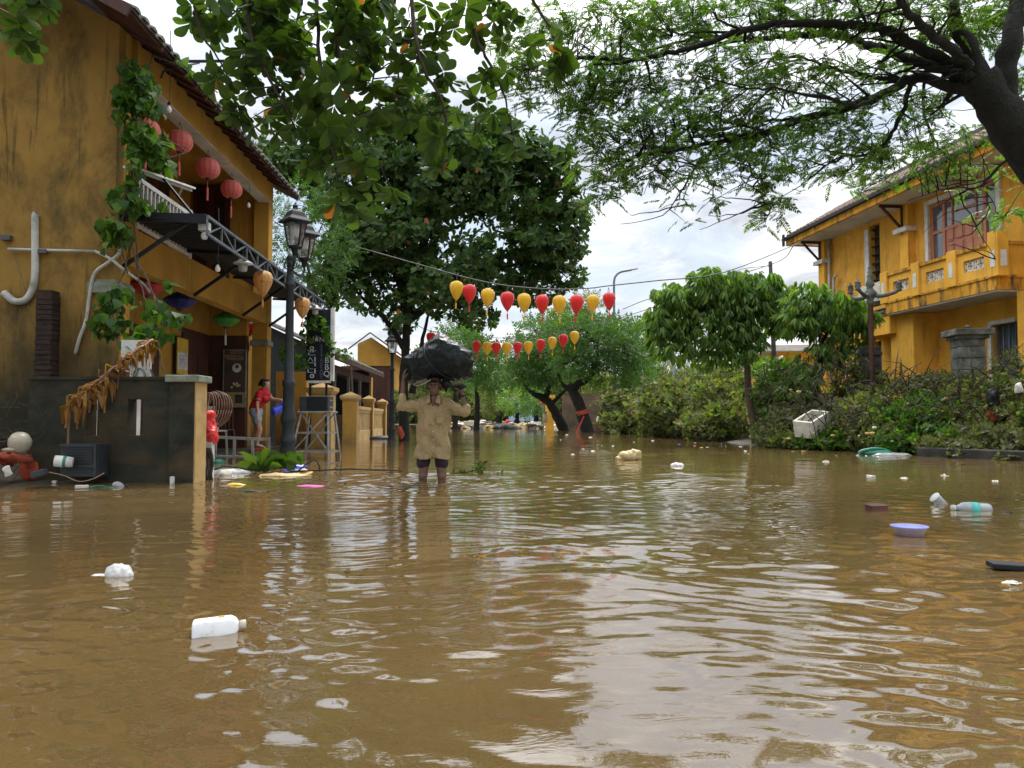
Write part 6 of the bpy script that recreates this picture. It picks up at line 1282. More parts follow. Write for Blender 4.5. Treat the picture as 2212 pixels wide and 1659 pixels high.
# ------------------------------------------------------------------ hedge shrubs on the right bank
def shrub(label, blobs, lf, dens, size, tpls=None, base=None, grp='overgrown shrubs along the right bank', twg=6):
    c = blobs[0][0]; t = empty('shrub', base or (c[0], c[1], 0), label, 'shrub', grp); o = t.location
    low = [((b_[0][0], b_[0][1] - .15, b_[0][2] * .42), (b_[1][0] * .95, b_[1][1], max(b_[0][2] * .55, .2))) for b_ in blobs]
    dp_, _ = blob_pts(low + blobs[:1], dens * .50, .5, .3, 3.1)
    if lf != 'dull': scatter('dry_foliage', SM, dp_, bases(rng.normal(0, 1, (len(dp_), 3))), rng.uniform(size[0] * .5, size[1] * .7, len(dp_)), LF['dull'], t)
    p, n = blob_pts(blobs, dens, .35, .25, 2.6); p1_, n = blob_pts(low, dens * .7, .3, .2, 2.6); ex_, _ = blob_pts([(b_[0], tuple(q_ * 1.35 for q_ in b_[1])) for b_ in blobs], dens * .10, .5); p = np.concatenate([p, p1_, ex_]); p = p[p[:, 2] > .0]; k = len(p)
    scatter('foliage', tpls or PINs, p, bases(rng.normal(0, .7, (k, 3)) + np.array([[0, -.2, .3]])), rng.uniform(size[0], size[1], k), LF[lf], t)
    m = MB(); st = [Vector((b_[0][0], b_[0][1], .0)) for b_ in blobs] + [Vector(b_[0]) - Vector((0, 0, b_[1][2] * .3)) for b_ in blobs]
    for b_ in blobs: m.tube([(b_[0][0], b_[0][1], -.1), Vector(b_[0]) - Vector((0, 0, b_[1][2] * .3))], [.035, .02], 5)
    grow_twigs(m, p, st, .006, twg, 4); m.v = [tuple(Vector(q_) - o) for q_ in m.v]; m.build('stem', M['twig'], t); return t
SM = [tpl_join([tpl_rot(leaf_tpl(1.0, [.05, .30, .05], 0, .2, 0), (math.cos(a), math.sin(a), r_.uniform(-.2, .9)), (.3 * r_.uniform(0, 1), 0, .3 * r_.uniform(-.5, .5)), r_.uniform(.5, .9), r_.uniform(-1, 1)) for a in [k * 6.28 / 6 for k in range(6)]]) for r_ in (random.Random(s_) for s_ in range(4))]
SH = [('leftmost far shrub right of the half-sunk brown box', [(1340, 880, 45, 35, 38), (1385, 890, 40, 35, 37), (1330, 910, 35, 20, 37)], 'bush', (.16, .30)),
      ('round bright shrub with browned foot, left of the slim curved trunk', [(1440, 850, 60, 30, 33), (1430, 890, 60, 40, 31), (1480, 880, 50, 45, 30)], 'bush', (.15, .28)),
      ('dark-footed shrub directly left of the slim trunk', [(1545, 860, 55, 40, 28), (1570, 900, 50, 35, 26), (1520, 910, 50, 25, 26), (1560, 820, 45, 25, 30)], 'bush', (.14, .26)),
      ('tall fern-green shrub right of the slim trunk', [(1665, 850, 40, 45, 22.5), (1690, 810, 45, 35, 23), (1720, 850, 45, 45, 22), (1650, 800, 30, 25, 25)], 'fresh', (.13, .24)),
      ('brown dried brush behind the foam box', [(1760, 880, 60, 30, 21), (1720, 905, 50, 25, 20.5), (1790, 915, 50, 25, 20)], 'dull', (.12, .22)),
      ('low shrub at the water under the slim trunk', [(1665, 935, 32, 25, 20.2), (1700, 945, 40, 18, 19.6)], 'bush', (.10, .18)),
      ('dark green mass below the foam box', [(1780, 955, 60, 16, 18.6), (1830, 940, 50, 25, 18.2), (1740, 950, 40, 14, 19)], 'vine', (.10, .18)),
      ('leafy shrub right of the foam box', [(1850, 900, 45, 40, 18), (1880, 935, 45, 30, 17.3), (1870, 870, 35, 30, 18.6)], 'bush', (.10, .19)),
      ('creeper-covered shrub around the dark masonry pillar', [(1880, 860, 35, 30, 19.6), (1900, 830, 20, 30, 19.9), (1840, 830, 25, 28, 20.5), (1830, 790, 22, 25, 20.5)], 'bush', (.10, .19)),
      ('glossy shrub between the two gate pillars', [(1960, 910, 60, 40, 17), (1990, 880, 50, 30, 17.4), (1930, 945, 40, 22, 16.6), (2010, 940, 45, 25, 16.2)], 'vine', (.09, .17)),
      ('thin twiggy shrub topping the bank before the porch', [(1990, 835, 60, 25, 18.4), (2050, 820, 40, 20, 18)], 'dull', (.09, .16)),
      ('ivy-like shrub below the capped grey pillar', [(2080, 860, 50, 35, 17), (2110, 830, 35, 25, 16.8), (2060, 900, 45, 35, 16.6)], 'bush', (.09, .17)),
      ('bright shrub at the right picture edge', [(2170, 850, 40, 40, 15.6), (2200, 800, 30, 45, 15.6), (2160, 900, 45, 30, 15.4), (2190, 900, 40, 30, 15)], 'bush', (.09, .17)),
      ('sparse muddy shrub over the concrete kerb', [(2120, 935, 60, 22, 15.2), (2190, 945, 40, 16, 14.4), (2040, 955, 50, 14, 15.3), (2110, 960, 30, 10, 14.7)], 'dull', (.08, .15))]
for lb_, bl, lf_, sz in SH:
    near = bl[0][4] < 24
    shrub(lb_, [PB(*a, .9) for a in bl], lf_, 1150 if near else 420, (sz[0] * (.8 if near else 1.0), sz[1] * (1.2 if near else 1.4)), (SM if lf_ in ('vine', 'dull') else PINs + SM[:2]))
m = MB()
for i in range(260):
    a = P(random.uniform(1640, 2212), random.uniform(800, 960), random.uniform(15.2, 19.5)); d = Vector((random.uniform(-1, 1), random.uniform(-.3, .3), random.uniform(-.1, .9))) * random.uniform(.4, 1.1)
    if a.z > 0: m.tube([a, a + d * .5 + Vector((0, 0, .1)), a + d], [.014, .010, .004], 5)
o = m.build('dead_branches', M['twig'], None, True, kind='stuff'); tag(o, 'tangle of bare dead branches caught in the hedge on the right', 'branches')
for lb_, px, py, w_, hh, Y, m_, cap in (('dark blockwork gate pillar wrapped in creepers', 1873, 765, 42, 130, 20.3, 'stoned', False), ('grey stone gate pillar with wide flat cap', 2090, 732, 52, 150, 17.6, 'stone', True)):
    b_ = P(px, py, Y); s = Y / FPX; t = empty('gate_pillar', (b_.x, Y, 0), lb_, 'pillar', rz=R(-8)); W_ = w_ * s
    m = MB(); z = -.5; k = 0
    while z < b_.z - .02: m.box((random.uniform(-.01, .01), random.uniform(-.01, .01), z + .13), (W_ * random.uniform(.98, 1.02), W_, .255)); z += .262
    m.build('shaft', M[m_], t, bevel=.015)
    m = MB()
    if cap: m.box((0, 0, b_.z + .02), (W_ * 1.2, W_ * 1.2, .08)); m.box((0, 0, b_.z + .13), (W_ * 1.5, W_ * 1.5, .14)); m.lathe([(.08, b_.z + .2), (.05, b_.z + .24), (.07, b_.z + .28), (0, b_.z + .33)], n=10)
    else: m.box((0, 0, b_.z), (W_ * 1.15, W_ * 1.15, .1))
    m.build('cap', M[m_], t, bevel=.015)
m = MB(); a, b_ = P(1990, 962, 15.4), P(2330, 985, 13.0); m.bar((a.x, a.y, -.08), (b_.x, b_.y, -.08), .35, .5); o = m.build('kerb_wall', M['stoned'], bevel=.02); tag(o, 'dark wet concrete kerb wall under the hedge at the right', 'wall')
t = MB(); t.lathe([(.32, 0), (.4, .02), (.45, .5), (.55, .55), (.55, .66), (.48, .66), (.44, .56), (0, .5)], n=18); o = t.build('stone_urn', M['tileR'], None, True); o.location = P(1545, 868, 36); tag(o, 'reddish brown urn top standing above the hedge', 'urn')
m = MB(); a, b_ = P(1215, 850, 54), P(1310, 848, 54); m.bb(a.x, b_.x, 54, 54.3, -.5, a.z); o = m.build('boundary_wall', M['owall']); tag(o, 'weathered brown boundary wall behind the leaning trees', 'wall')
m = MB()
for px in (1310, 1330, 1345, 1362): q_ = P(px, 845 if px != 1345 else 850, 44); m.box((q_.x, 44, q_.z / 2), (.35, .35, q_.z))
a, b_ = P(1305, 862, 44), P(1400, 862, 44); m.bb(a.x, b_.x, 44, 44.3, -.5, a.z); o = m.build('ruined_wall', M['stone']); tag(o, 'broken grey stone wall with stubs above the leftmost shrub', 'wall')
m = MB(); a, b_ = P(1322, 832, 47), P(1362, 850, 47); m.bb(a.x, b_.x, 47, 47.2, b_.z, a.z); o = m.build('tin_panel', M['truss']); tag(o, 'pale metal sheet behind the broken stone wall', 'sheet')
# far trees
FT = [('bright tree just right of the bundle', 1030, 845, [(1035, 780, 38, 45), (1010, 740, 28, 25), (1060, 810, 28, 30)], 52, 'mid'), ('dark tree behind the bundle', 985, 850, [(985, 745, 40, 45), (960, 800, 30, 30)], 58, 'mid'),
      ('far low tree at street end left', 1080, 870, [(1080, 855, 35, 25), (1050, 870, 28, 20)], 75, 'bush'), ('far low tree at street end middle', 1115, 870, [(1118, 860, 38, 25), (1145, 880, 22, 16)], 70, 'fresh'), ('far tree with feathery top at street end', 1075, 850, [(1065, 815, 30, 20), (1040, 840, 26, 24)], 85, 'mid'),
      ('far dark tree above the street end', 1105, 850, [(1110, 825, 26, 18)], 90, 'bush'), ('slim far tree below the small lanterns', 1155, 880, [(1160, 868, 26, 20), (1180, 885, 18, 14)], 66, 'mid'), ('far tree left of the bundle', 920, 870, [(915, 790, 30, 30), (900, 830, 28, 30), (930, 860, 30, 30)], 60, 'bush'),
      ('tall tree rising behind the leaning trees', 1245, 800, [(1240, 690, 42, 22), (1270, 660, 30, 16), (1200, 700, 30, 18)], 62, 'bush'), ('tree to the right of the leaning crown', 1390, 830, [(1390, 800, 24, 28), (1385, 770, 20, 20), (1372, 730, 22, 18)], 56, 'mid'), ('misty far tree under the pale pole', 1430, 860, [(1425, 850, 30, 20), (1470, 855, 26, 20)], 85, 'bush'),
      ('far low tree behind the ruined wall', 1330, 850, [(1320, 850, 40, 18), (1290, 850, 30, 22)], 60, 'bush')]
for lb_, px, py, bl, Y, lf_ in FT:
    x = P(px, 0, Y).x; tree('far_tree', lb_, (x, Y, 0), [(x, Y, -.5), (x + .1, Y, P(0, py, Y).z * .5 + .5), (x, Y, P(0, py, Y).z)], [], [PB(*a, Y, 2.4) for a in bl], PINs, lf_, 4200 / Y, (.55, 1.0), 'barkd', .22, .2, .1, .4, 0, 'trees at the far end of the street', 0)
m = []; rr_ = np.random.default_rng(3)
bl = [((x, 110 + rr_.uniform(-8, 14), 3.2), (7, 5, 4.2 + rr_.uniform(-1, 1.6))) for x in np.arange(-62, 70, 6.5)]
p, n = blob_pts(bl, 14, .5, .1, .3); k = len(p); o = scatter('far_woods', PINs[:2], p, bases(rng.normal(0, 1, (k, 3))), rng.uniform(1.1, 1.9, k), LF['bush']); tag(o, 'continuous band of far trees closing the flooded street', 'woods', kind='stuff')
# ------------------------------------------------------------------ climbing vine on the house corner
vn = empty('climbing_vine', (-5.8, 11.2, 0), 'heart-leaved climbing vine trailing down the near corner of the yellow house', 'vine'); o = vn.location
vb = [PB(*a) for a in ((300, 150, 40, 30, 11.2, .3), (285, 200, 42, 40, 11.2, .3), (315, 170, 30, 30, 11.3, .3), (270, 240, 25, 35, 11.2, .25), (320, 225, 30, 35, 11.2, .3), (300, 290, 38, 30, 11.2, .3), (330, 320, 35, 30, 11.4, .3), (290, 350, 22, 35, 11.1, .2), (345, 350, 25, 20, 11.5, .3),
      (262, 430, 30, 28, 11, .25), (240, 485, 35, 25, 10.9, .25), (290, 440, 30, 25, 11.2, .3), (262, 500, 25, 22, 11, .2), (280, 395, 18, 30, 11.1, .2), (330, 445, 30, 12, 11.5, .25), (235, 520, 18, 25, 10.9, .2),
      (250, 640, 32, 30, 10.6, .3), (225, 690, 30, 35, 10.5, .3), (255, 700, 22, 25, 10.5, .3), (330, 665, 28, 22, 10.4, .3), (365, 680, 35, 18, 10.3, .3), (395, 685, 14, 14, 10.3, .2), (325, 720, 25, 30, 10.2, .3), (300, 740, 28, 22, 10.1, .3), (345, 720, 20, 20, 10.2, .2), (365, 610, 10, 15, 10.8, .1), (350, 300, 12, 30, 11.8, .2), (385, 130, 20, 8, 11.8, .2), (410, 150, 12, 8, 12, .2))]
p, n = blob_pts(vb, 4200, .1, .10, 3.0); k = len(p); HT = [tpl_rot(HEART, (1, 0, -.2)), tpl_rot(HEART, (.8, .2, -.5))]
ax = rng.normal(0, .5, (k, 3)) + np.array([[.2, -.35, -.75]]); B = bases(ax, rng.normal(0, .5, k)); scatter('foliage', HT, p, B, rng.uniform(.09, .19, k), LF['vine'], vn)
m = MB(); stv = []
for pl in ([(300, 600, 11), (290, 480, 11.1), (285, 350, 11.2), (300, 220, 11.3), (330, 120, 11.5)], [(275, 590, 10.9), (262, 520, 10.9), (270, 430, 11), (290, 300, 11.2)], [(315, 650, 10.5), (300, 600, 10.9), (285, 520, 11)], [(330, 720, 10.2), (335, 660, 10.4), (318, 600, 10.8), (290, 560, 11)], [(372, 850, 9.6), (350, 790, 9.9), (340, 720, 10.2), (325, 660, 10.5)], [(300, 745, 10), (325, 800, 9.8), (360, 855, 9.4), (385, 858, 9.3)], [(240, 640, 10.6), (268, 590, 10.9), (285, 520, 11)], [(395, 690, 10.3), (350, 665, 10.4), (318, 610, 10.8)], [(330, 120, 11.5), (400, 150, 12), (470, 200, 12.6)], [(355, 300, 11.7), (400, 330, 12), (330, 345, 11.5)]):
    cv = curve([P(*q_) for q_ in pl], 6, .01); m.tube(cv, .011, 5); stv += cv
grow_twigs(m, p, stv, .003, 3, 4); m.v = [tuple(Vector(q_) - o) for q_ in m.v]; m.build('stem', M['twig'], vn)
vs_ = empty('sign_creeper', (P(700, 0, 18.7).x, 18.7, 0), 'leafy creeper draped over the top of the restaurant sign', 'vine')
p, n = blob_pts([PB(*a, 18.75, .25) for a in ((672, 690, 14, 18), (690, 700, 16, 22), (705, 720, 10, 22), (712, 750, 8, 20), (660, 720, 8, 40), (745, 765, 14, 14), (730, 755, 12, 10), (620, 760, 22, 30), (650, 780, 16, 20))], 2600, .1); k = len(p)
scatter('foliage', HT, p, bases(rng.normal(0, .5, (k, 3)) + np.array([[.2, -.3, -.8]])), rng.uniform(.09, .17, k), LF['vine'], vs_)
# dead banana leaf over the garden wall
bl_ = empty('dead_banana_leaf', P(230, 840, 9.1), 'withered orange-brown banana leaf slumped over the dark garden wall', 'leaf'); o = bl_.location
rib = curve([P(x, y, Y) for x, y, Y in ((330, 735, 9.6), (290, 760, 9.3), (240, 800, 9.0), (185, 845, 8.8), (158, 870, 8.75), (150, 900, 8.75), (147, 960, 8.75), (142, 1018, 8.75))], 8)
m = MB(); m.tube([q_ - o + Vector((0, 0, .012 * math.sin(i_ * 1.3))) for i_, q_ in enumerate(rib)], [.020, .015, .011, .012, .018], 7); m.build('midrib', M['hose'], bl_, True)
m = MB()
for i in range(170):
    a = rib[random.randint(0, 33)] - o; L_ = random.uniform(.06, .34); w_ = random.uniform(.010, .05); d = Vector((random.uniform(-.9, .9), random.uniform(-.6, .5), random.uniform(-1.2, .25))).normalized(); s_ = Vector((random.uniform(.2, 1), random.uniform(-1, 1), random.uniform(-.3, .8))).normalized() * w_
    q1 = a + d * L_ * .5 + Vector((random.uniform(-.05, .05), random.uniform(-.03, .03), 0)); q2 = q1 + Vector((random.uniform(-.1, .1), random.uniform(-.05, .05), -1)).normalized() * L_ * .6; s2_ = Vector((random.uniform(-1, 1), random.uniform(-1, 1), .2)).normalized() * w_; m.add([a - s_ * .4, a + s_ * .4, q1 + s_, q1 - s_, q2 + s2_ * .5, q2 - s2_ * .4], [(0, 1, 2, 3), (3, 2, 4, 5)])
m.build('blade', M['dry'], bl_)
# ------------------------------------------------------------------ things on the left bank
def put(mb, name, m_, at, lb_, cat, rz=0, smooth=True, group=None, bevel=0, **k):
    o = mb.build(name, m_, None, smooth, bevel); o.location = at; o.rotation_euler = (0, 0, rz); return tag(o, lb_, cat, group, **k)
t = empty('motorcycle_helmet', P(43, 957, 8.6), 'cream helmet with brown stains on the left mud bank', 'helmet'); t.scale = (.78,) * 3
m = MB(); m.lathe([(.135, -.08), (.15, -.02), (.15, .04), (.12, .11), (.06, .15), (0, .16)], n=22, axis=(.35, -.55, .75)); m.build('shell', M['helmet'], t, True)
m = MB(); m.lathe([(.0, -.06), (.125, -.07), (.13, -.085)], n=20, axis=(.35, -.55, .75)); m.build('lining', M['strap'], t, True); m = MB(); m.ell((-.07, -.12, -.09), (.10, .06, .03)); m.build('peak', M['helmet'], t, True)
m = MB(); m.ell((0, 0, -.02), (.24, .15, .05), 26); m.ell((.17, -.02, -.10), (.09, .05, .13), 26); m.ell((-.14, 0, -.03), (.16, .10, .07), 26); m.wobble(.10, 7); m.wobble(.04, 22); put(m, 'orange_rag', M['rag'], P(30, 985, 8.8), 'muddy orange rag under the helmet', 'rag')
t = empty('plastic_crate', P(190, 1035, 8.9), 'dark grey ribbed plastic crate lying against the garden wall', 'crate', rz=R(-3)); a, b_ = P(150, 958, 8.9), P(231, 1028, 8.9); wd = b_.x - a.x; ht = a.z - b_.z; zc = .02
t.location = ((a.x + b_.x) / 2, 8.82, b_.z); m = MB(); m.bb(-wd / 2, wd / 2, -.1, .12, 0, ht); m.build('shell', M['darkp'], t, bevel=.012)
m = MB()
for k in range(9): z = .06 + k * ht * .085; m.bb(-wd / 2 + .05, wd / 2 - .06, -.112, -.101, z, z + .012)
m.bb(-wd / 2 + .0, wd / 2, -.125, -.101, ht * .30, ht * .36); m.bb(-wd / 2 + .0, wd / 2, -.125, -.101, ht - .03, ht); m.bb(wd / 2 - .035, wd / 2 - .005, -.13, -.101, 0, ht); m.build('rib', M['darkp'], t)
t = empty('paint_tin', P(136, 997, 8.6), 'small white tub with green band beside the dead banana stalk', 'tub'); m = MB(); m.lathe([(.0, -.1), (.055, -.1), (.065, .0), (.062, .08), (.0, .085)], n=18, axis=(-.9, -.3, .1)); m.build('tub', M['white'], t, True); m = MB(); m.lathe([(.066, -.035), (.068, -.02), (.066, -.005)], n=18, axis=(-.9, -.3, .1)); m.build('band', M['green'], t, True)
m = MB(); m.ell((0, 0, 0), (.035, .03, .06)); m.wobble(.04, 16); put(m, 'crumpled_paper', M['foam'], P(17, 1018, 8.3), 'small crumpled white paper at the left picture edge', 'paper')
put(MB().box((0, 0, 0), (.14, .1, .07), ry=-.3), 'grey_box', M['darkp'], P(85, 1023, 8.3), 'small slanted grey box on the mud bank', 'box', bevel=.01, smooth=False)
m = MB(); m.tube(curve([P(106, 1020, 8.2), P(140, 1028, 8.2), P(170, 1040, 8.15), P(200, 1035, 8.2), P(225, 1022, 8.3)], 6), .006, 5); o = m.build('garden_hose', M['hose'], None, True); tag(o, 'thin yellowish hose curving over the mud bank', 'hose')
m = MB()
for i in range(34): q_ = Vector((random.uniform(-7.2, -4.8), random.uniform(9.3, 11.1), 0)); m.box((q_.x, q_.y, .28 + random.uniform(-.12, .18)), (random.uniform(.16, .24), .11, .07), random.uniform(0, 3), random.uniform(-.3, .3))
o = m.build('brick_rubble', M['brick'], None, kind='stuff'); tag(o, 'heap of dark wet brick rubble at the foot of the gable wall', 'rubble')
m = MB()
for i in range(70):
    a = Vector((random.uniform(-6.9, -5.2), random.uniform(8.6, 10.8), .2)); a.z = random.uniform(.05, .9); m.tube(curve([a, a + Vector((random.uniform(-.3, .3), random.uniform(-.2, .2), random.uniform(-.05, .3))), a + Vector((random.uniform(-.6, .6), random.uniform(-.2, .2), random.uniform(-.2, .3)))], 4), .004, 4)
o = m.build('tangled_twigs', M['twig'], None, kind='stuff'); tag(o, 'tangle of thin dry twigs on the left bank', 'twigs')
# bits at the bank's edge
for px, py, d, m_, nm, lb_ in ((118, 1045, (.05, .04, .045), 'foam', 'foam_scrap', 'small foam cube at the edge of the left bank'), (177, 1054, (.13, .05, .035), 'foam', 'foam_scrap', 'white foam stick floating by the left bank'), (372, 1045, (.05, .03, .14), 'white', 'foam_scrap', 'upright white shard before the garden wall')):
    q_ = W(px, py); put(MB().box((0, 0, .012), d), nm, M[m_], q_, lb_, 'scrap', random.uniform(-.4, .4), False, 'scraps at the left bank', .006)
q_ = W(255, 1050); m = MB(); m.ell((0, 0, .0), (.07, .05, .05)); m.wobble(.03, 12); put(m, 'plastic_cup', M['clear'], q_, 'crumpled grey plastic cup left of the garden wall foot', 'cup')
m = MB(); m.tube(curve([W(195, 1052), W(222, 1050), W(245, 1055)], 4), .012, 5); o = m.build('weed_stem', M['green'], None, True); tag(o, 'green weed stem floating by the left bank', 'stem')
# ------------------------------------------------------------------ floating things
def float_at(px, py, z=0.0): q_ = W(px, py); return Vector((q_.x, q_.y, z))
# white jug
q_ = float_at(470, 1368); t = empty('plastic_jug', q_, 'square white plastic jug floating on its side, nearest the viewer', 'jug', rz=R(18)); t.scale = (.60, .60, .60)
m = MB()
sec = [(-.135, .052), (-.125, .060), (.07, .060), (.10, .045), (.115, .022)]
vs = []; 
for x, r in sec:
    for i in range(16):
        a = 2 * math.pi * i / 16 + math.pi / 4; f_ = 1 / max(abs(math.cos(a)), abs(math.sin(a))); f_ = min(f_, 1.27); vs.append((x, r * f_ * math.cos(a), .030 + r * f_ * math.sin(a)))
m.add(vs, [(k * 16 + i, k * 16 + (i + 1) % 16, (k + 1) * 16 + (i + 1) % 16, (k + 1) * 16 + i) for k in range(len(sec) - 1) for i in range(16)] + [tuple(range(16))[::-1], tuple(64 + i for i in range(16))])
m.v = [(v[0] * 1.0, v[1] * 1.0, v[2] + v[0] * .05) for v in m.v]
m.build('body', M['wplas'], t, True, bevel=.006); m = MB(); m.lathe([(.020, .118), (.024, .12), (.024, .155), (.0, .156)], (0, 0, .035), 14, (1, 0, .05)); m.build('cap', M['foam'], t, True); m = MB(); m.box((.02, -.0, .096), (.035, .02, .002), ry=-.05); m.build('label', M['yellowp'], t)
q_ = float_at(250, 1243); m = MB(); m.ell((.02, 0, .01), (.085, .06, .06)); m.ell((.07, 0, .0), (.05, .045, .04)); m.ell((-.09, 0, -.012), (.09, .05, .02)); m.ell((-.03, .01, .0), (.05, .05, .03))
o = m.remesh('floating_bag', M['wbag'], None, .006, 2, .012, 26); o.location = q_; o.scale = (.7, .7, .8); tag(o, 'crumpled white plastic bag floating at left', 'bag')
q_ = float_at(1360, 993); m = MB(); m.ell((0, 0, .07), (.20, .13, .10)); m.ell((.10, 0, .12), (.12, .1, .07)); m.ell((-.17, 0, .02), (.08, .08, .05)); m.ell((.05, .05, .05), (.18, .1, .1)); o = m.remesh('rubbish_bag', M['cream'], None, .01, 2, .022, 16); o.location = q_; tag(o, 'yellowish rubbish bag floating in mid street', 'bag')
q_ = float_at(1463, 1006); m = MB(); m.ell((0, 0, .0), (.11, .08, .05)); o = m.remesh('floating_bag', M['wbag'], None, .008, 1, .008, 30); o.location = q_; tag(o, 'small grey bag floating right of the yellowish one', 'bag')
t = empty('basin', float_at(1965, 1155), 'round lilac-blue plastic basin floating at right', 'basin'); t.scale = (.72, .72, .8); m = MB(); m.lathe([(.0, -.02), (.105, -.02), (.135, .055), (.155, .062), (.155, .068), (.13, .064), (.10, -.008), (.0, -.008)], n=36); ob_ = m.build('bowl', M['mauve'], t, True); m = MB(); m.lathe([(.134, .0565), (.157, .064), (.157, .071), (.131, .067), (.102, -.004), (0, -.004)], n=36); m.build('rim', M['violet'], t, True)
t = empty('plastic_bottle', float_at(2100, 1102), 'clear plastic bottle with teal label floating near the right edge', 'bottle', rz=R(4)); m = MB(); m.lathe([(.0, -.145), (.045, -.145), (.052, -.13), (.052, .06), (.045, .09), (.022, .125), (.02, .15), (0, .15)], (0, 0, .012), 18, (-1, 0, .05)); m.build('bottle', M['clear'], t, True); m = MB(); m.lathe([(.0535, -.04), (.0535, .03)], (0, 0, .012), 18, (-1, 0, .05)); m.build('label', M['teal'], t, True); m = MB(); m.lathe([(.024, .15), (.024, .17), (0, .17)], (0, 0, .012), 12, (-1, 0, .05)); m.build('cap', M['white'], t, True)
t = empty('drink_cup', float_at(2030, 1088), 'tilted clear cup floating left of the bottle', 'cup'); m = MB(); m.lathe([(.042, -.06), (.045, -.055), (.034, .06), (.0, .062)], (0, 0, .02), 18, (.6, 0, -.5)); m.build('cup', M['clear'], t, True); m = MB(); m.lathe([(.045, -.063), (.049, -.06), (.049, -.055)], (0, 0, .02), 18, (.6, 0, -.5)); m.build('rim', M['white'], t, True)
put(MB().box((0, 0, .015), (.15, .09, .05), 0, .1).box((0, 0, .045), (.16, .1, .008), 0, .1), 'small_box', M['brownb'], float_at(1893, 1103), 'small dark red-brown box floating left of the basin', 'box', .2, False, bevel=.004)
m = MB(); m.box((.15, 0, .0), (.55, .09, .03), -.12, .05, .05); m.box((.1, .06, .0), (.3, .05, .02), -.25); put(m, 'dark_plank', M['strap'], float_at(2200, 1228), 'black plank floating at the right picture edge', 'plank', 0, False, bevel=.008)
m = MB(); 
m.tube(curve([(-.26, 0, .0), (-.2, 0, .07), (.1, .02, .12), (.35, .05, .08), (.5, .05, .0)], 6), .035, 8); m.ell((.15, .05, .03), (.35, .12, .07)); put(m, 'green_tarpaulin', M['green'], float_at(1882, 982), 'green plastic sheet half sunk before the hedge', 'sheet')
m = MB(); m.ell((0, 0, .0), (.42, .14, .06)); m.wobble(.03, 8); put(m, 'clear_sheet', M['clear'], float_at(1925, 984), 'clear wet plastic sheet beside the green one', 'sheet')
# foam box stuck in the hedge
q_ = P(1755, 917, 18.6); fb_ = empty('foam_box', q_, 'open dirty polystyrene box perched tilted in the hedge', 'box'); fb_.scale = (1.3, 1.2, 1.0); fb_.rotation_euler = (Matrix.Rotation(R(17), 3, 'X') @ Matrix.Rotation(R(-13), 3, 'Y') @ Matrix.Rotation(R(38), 3, 'Z')).to_euler()
m = MB(); w_, d_, h_ = .62, .42, .42; m.bb(-w_ / 2, w_ / 2, -d_ / 2, d_ / 2, -.2, -.15); m.bb(-w_ / 2, w_ / 2, -d_ / 2, -d_ / 2 + .05, -.149, h_ - .2); m.bb(-w_ / 2, w_ / 2, d_ / 2 - .05, d_ / 2, -.149, h_ - .2); m.bb(-w_ / 2, -w_ / 2 + .05, -d_ / 2 + .051, d_ / 2 - .051, -.149, h_ - .2); m.bb(w_ / 2 - .05, w_ / 2, -d_ / 2 + .051, d_ / 2 - .051, -.149, h_ - .2); m.build('box_shell', M['foam'], fb_, bevel=.008)
q_ = float_at(1588, 952); t = empty('foam_tub', q_, 'white foam box standing in water at the foot of the slim trunk', 'box'); s_ = q_.y / FPX; MB().bb(-17 * s_, 17 * s_, -.2, .2, -.1, 20 * s_).build('shell', M['foam'], t, bevel=.01); MB().bb(-18.5 * s_, 18.5 * s_, -.22, .22, 20 * s_, 25 * s_).build('lid', M['tileR'], t, bevel=.01)
q_ = float_at(1161 * 0 + 1157, 916); s_ = 75 / FPX; m = MB(); m.bb(-.38, .38, -.25, .25, -.1, .5); o = m.build('foam_tub', M['white'], bevel=.03); o.location = float_at(1157 - 0, 914); o.location.y = 64; o.location.x = P(1157, 0, 64).x; tag(o, 'pale square tub floating before the far debris', 'box')
q_ = P(1093, 0, 66); m = MB(); m.bb(-.42, .42, -.3, .3, -.1, .55); o = m.build('foam_tub', M['white'], bevel=.03); o.location = (P(1015 + (497 - 496) * 0, 0, 62).x + (P(1157, 0, 62).x - P(1157, 0, 62).x), 62, 0); tag(o, 'white tub floating just right of the man, far off', 'box')
# brown half sunk box (round-topped)
q_ = float_at(1306, 937); t = empty('round_topped_box', q_, 'half-sunk brown box with ribbed round top by the leaning trees', 'box', rz=R(-12)); s_ = q_.y / FPX; w_ = 18 * s_; dp = .35; sec = [(dp * math.cos(a), .45 + .36 * math.sin(a)) for a in [k * math.pi / 10 for k in range(11)]] + [(-dp, -.2), (dp, -.2)]
m = MB(); n = len(sec); m.add([(x, y, z) for x in (-w_, w_) for y, z in sec], [tuple(range(n)), tuple(range(2 * n - 1, n - 1, -1))] + [(i, n + i, n + (i + 1) % n, (i + 1) % n) for i in range(n)]); m.build('case', M['brownb'], t)
m = MB(); 
for x0_ in (-.42, -.12): m.tube([(x0_ + .1, (dp + .0) * math.cos(a), .45 + .37 * math.sin(a)) for a in [k * math.pi / 10 for k in range(1, 10)]], .06, 6)
m.split('rib', M['foam'], t, True)
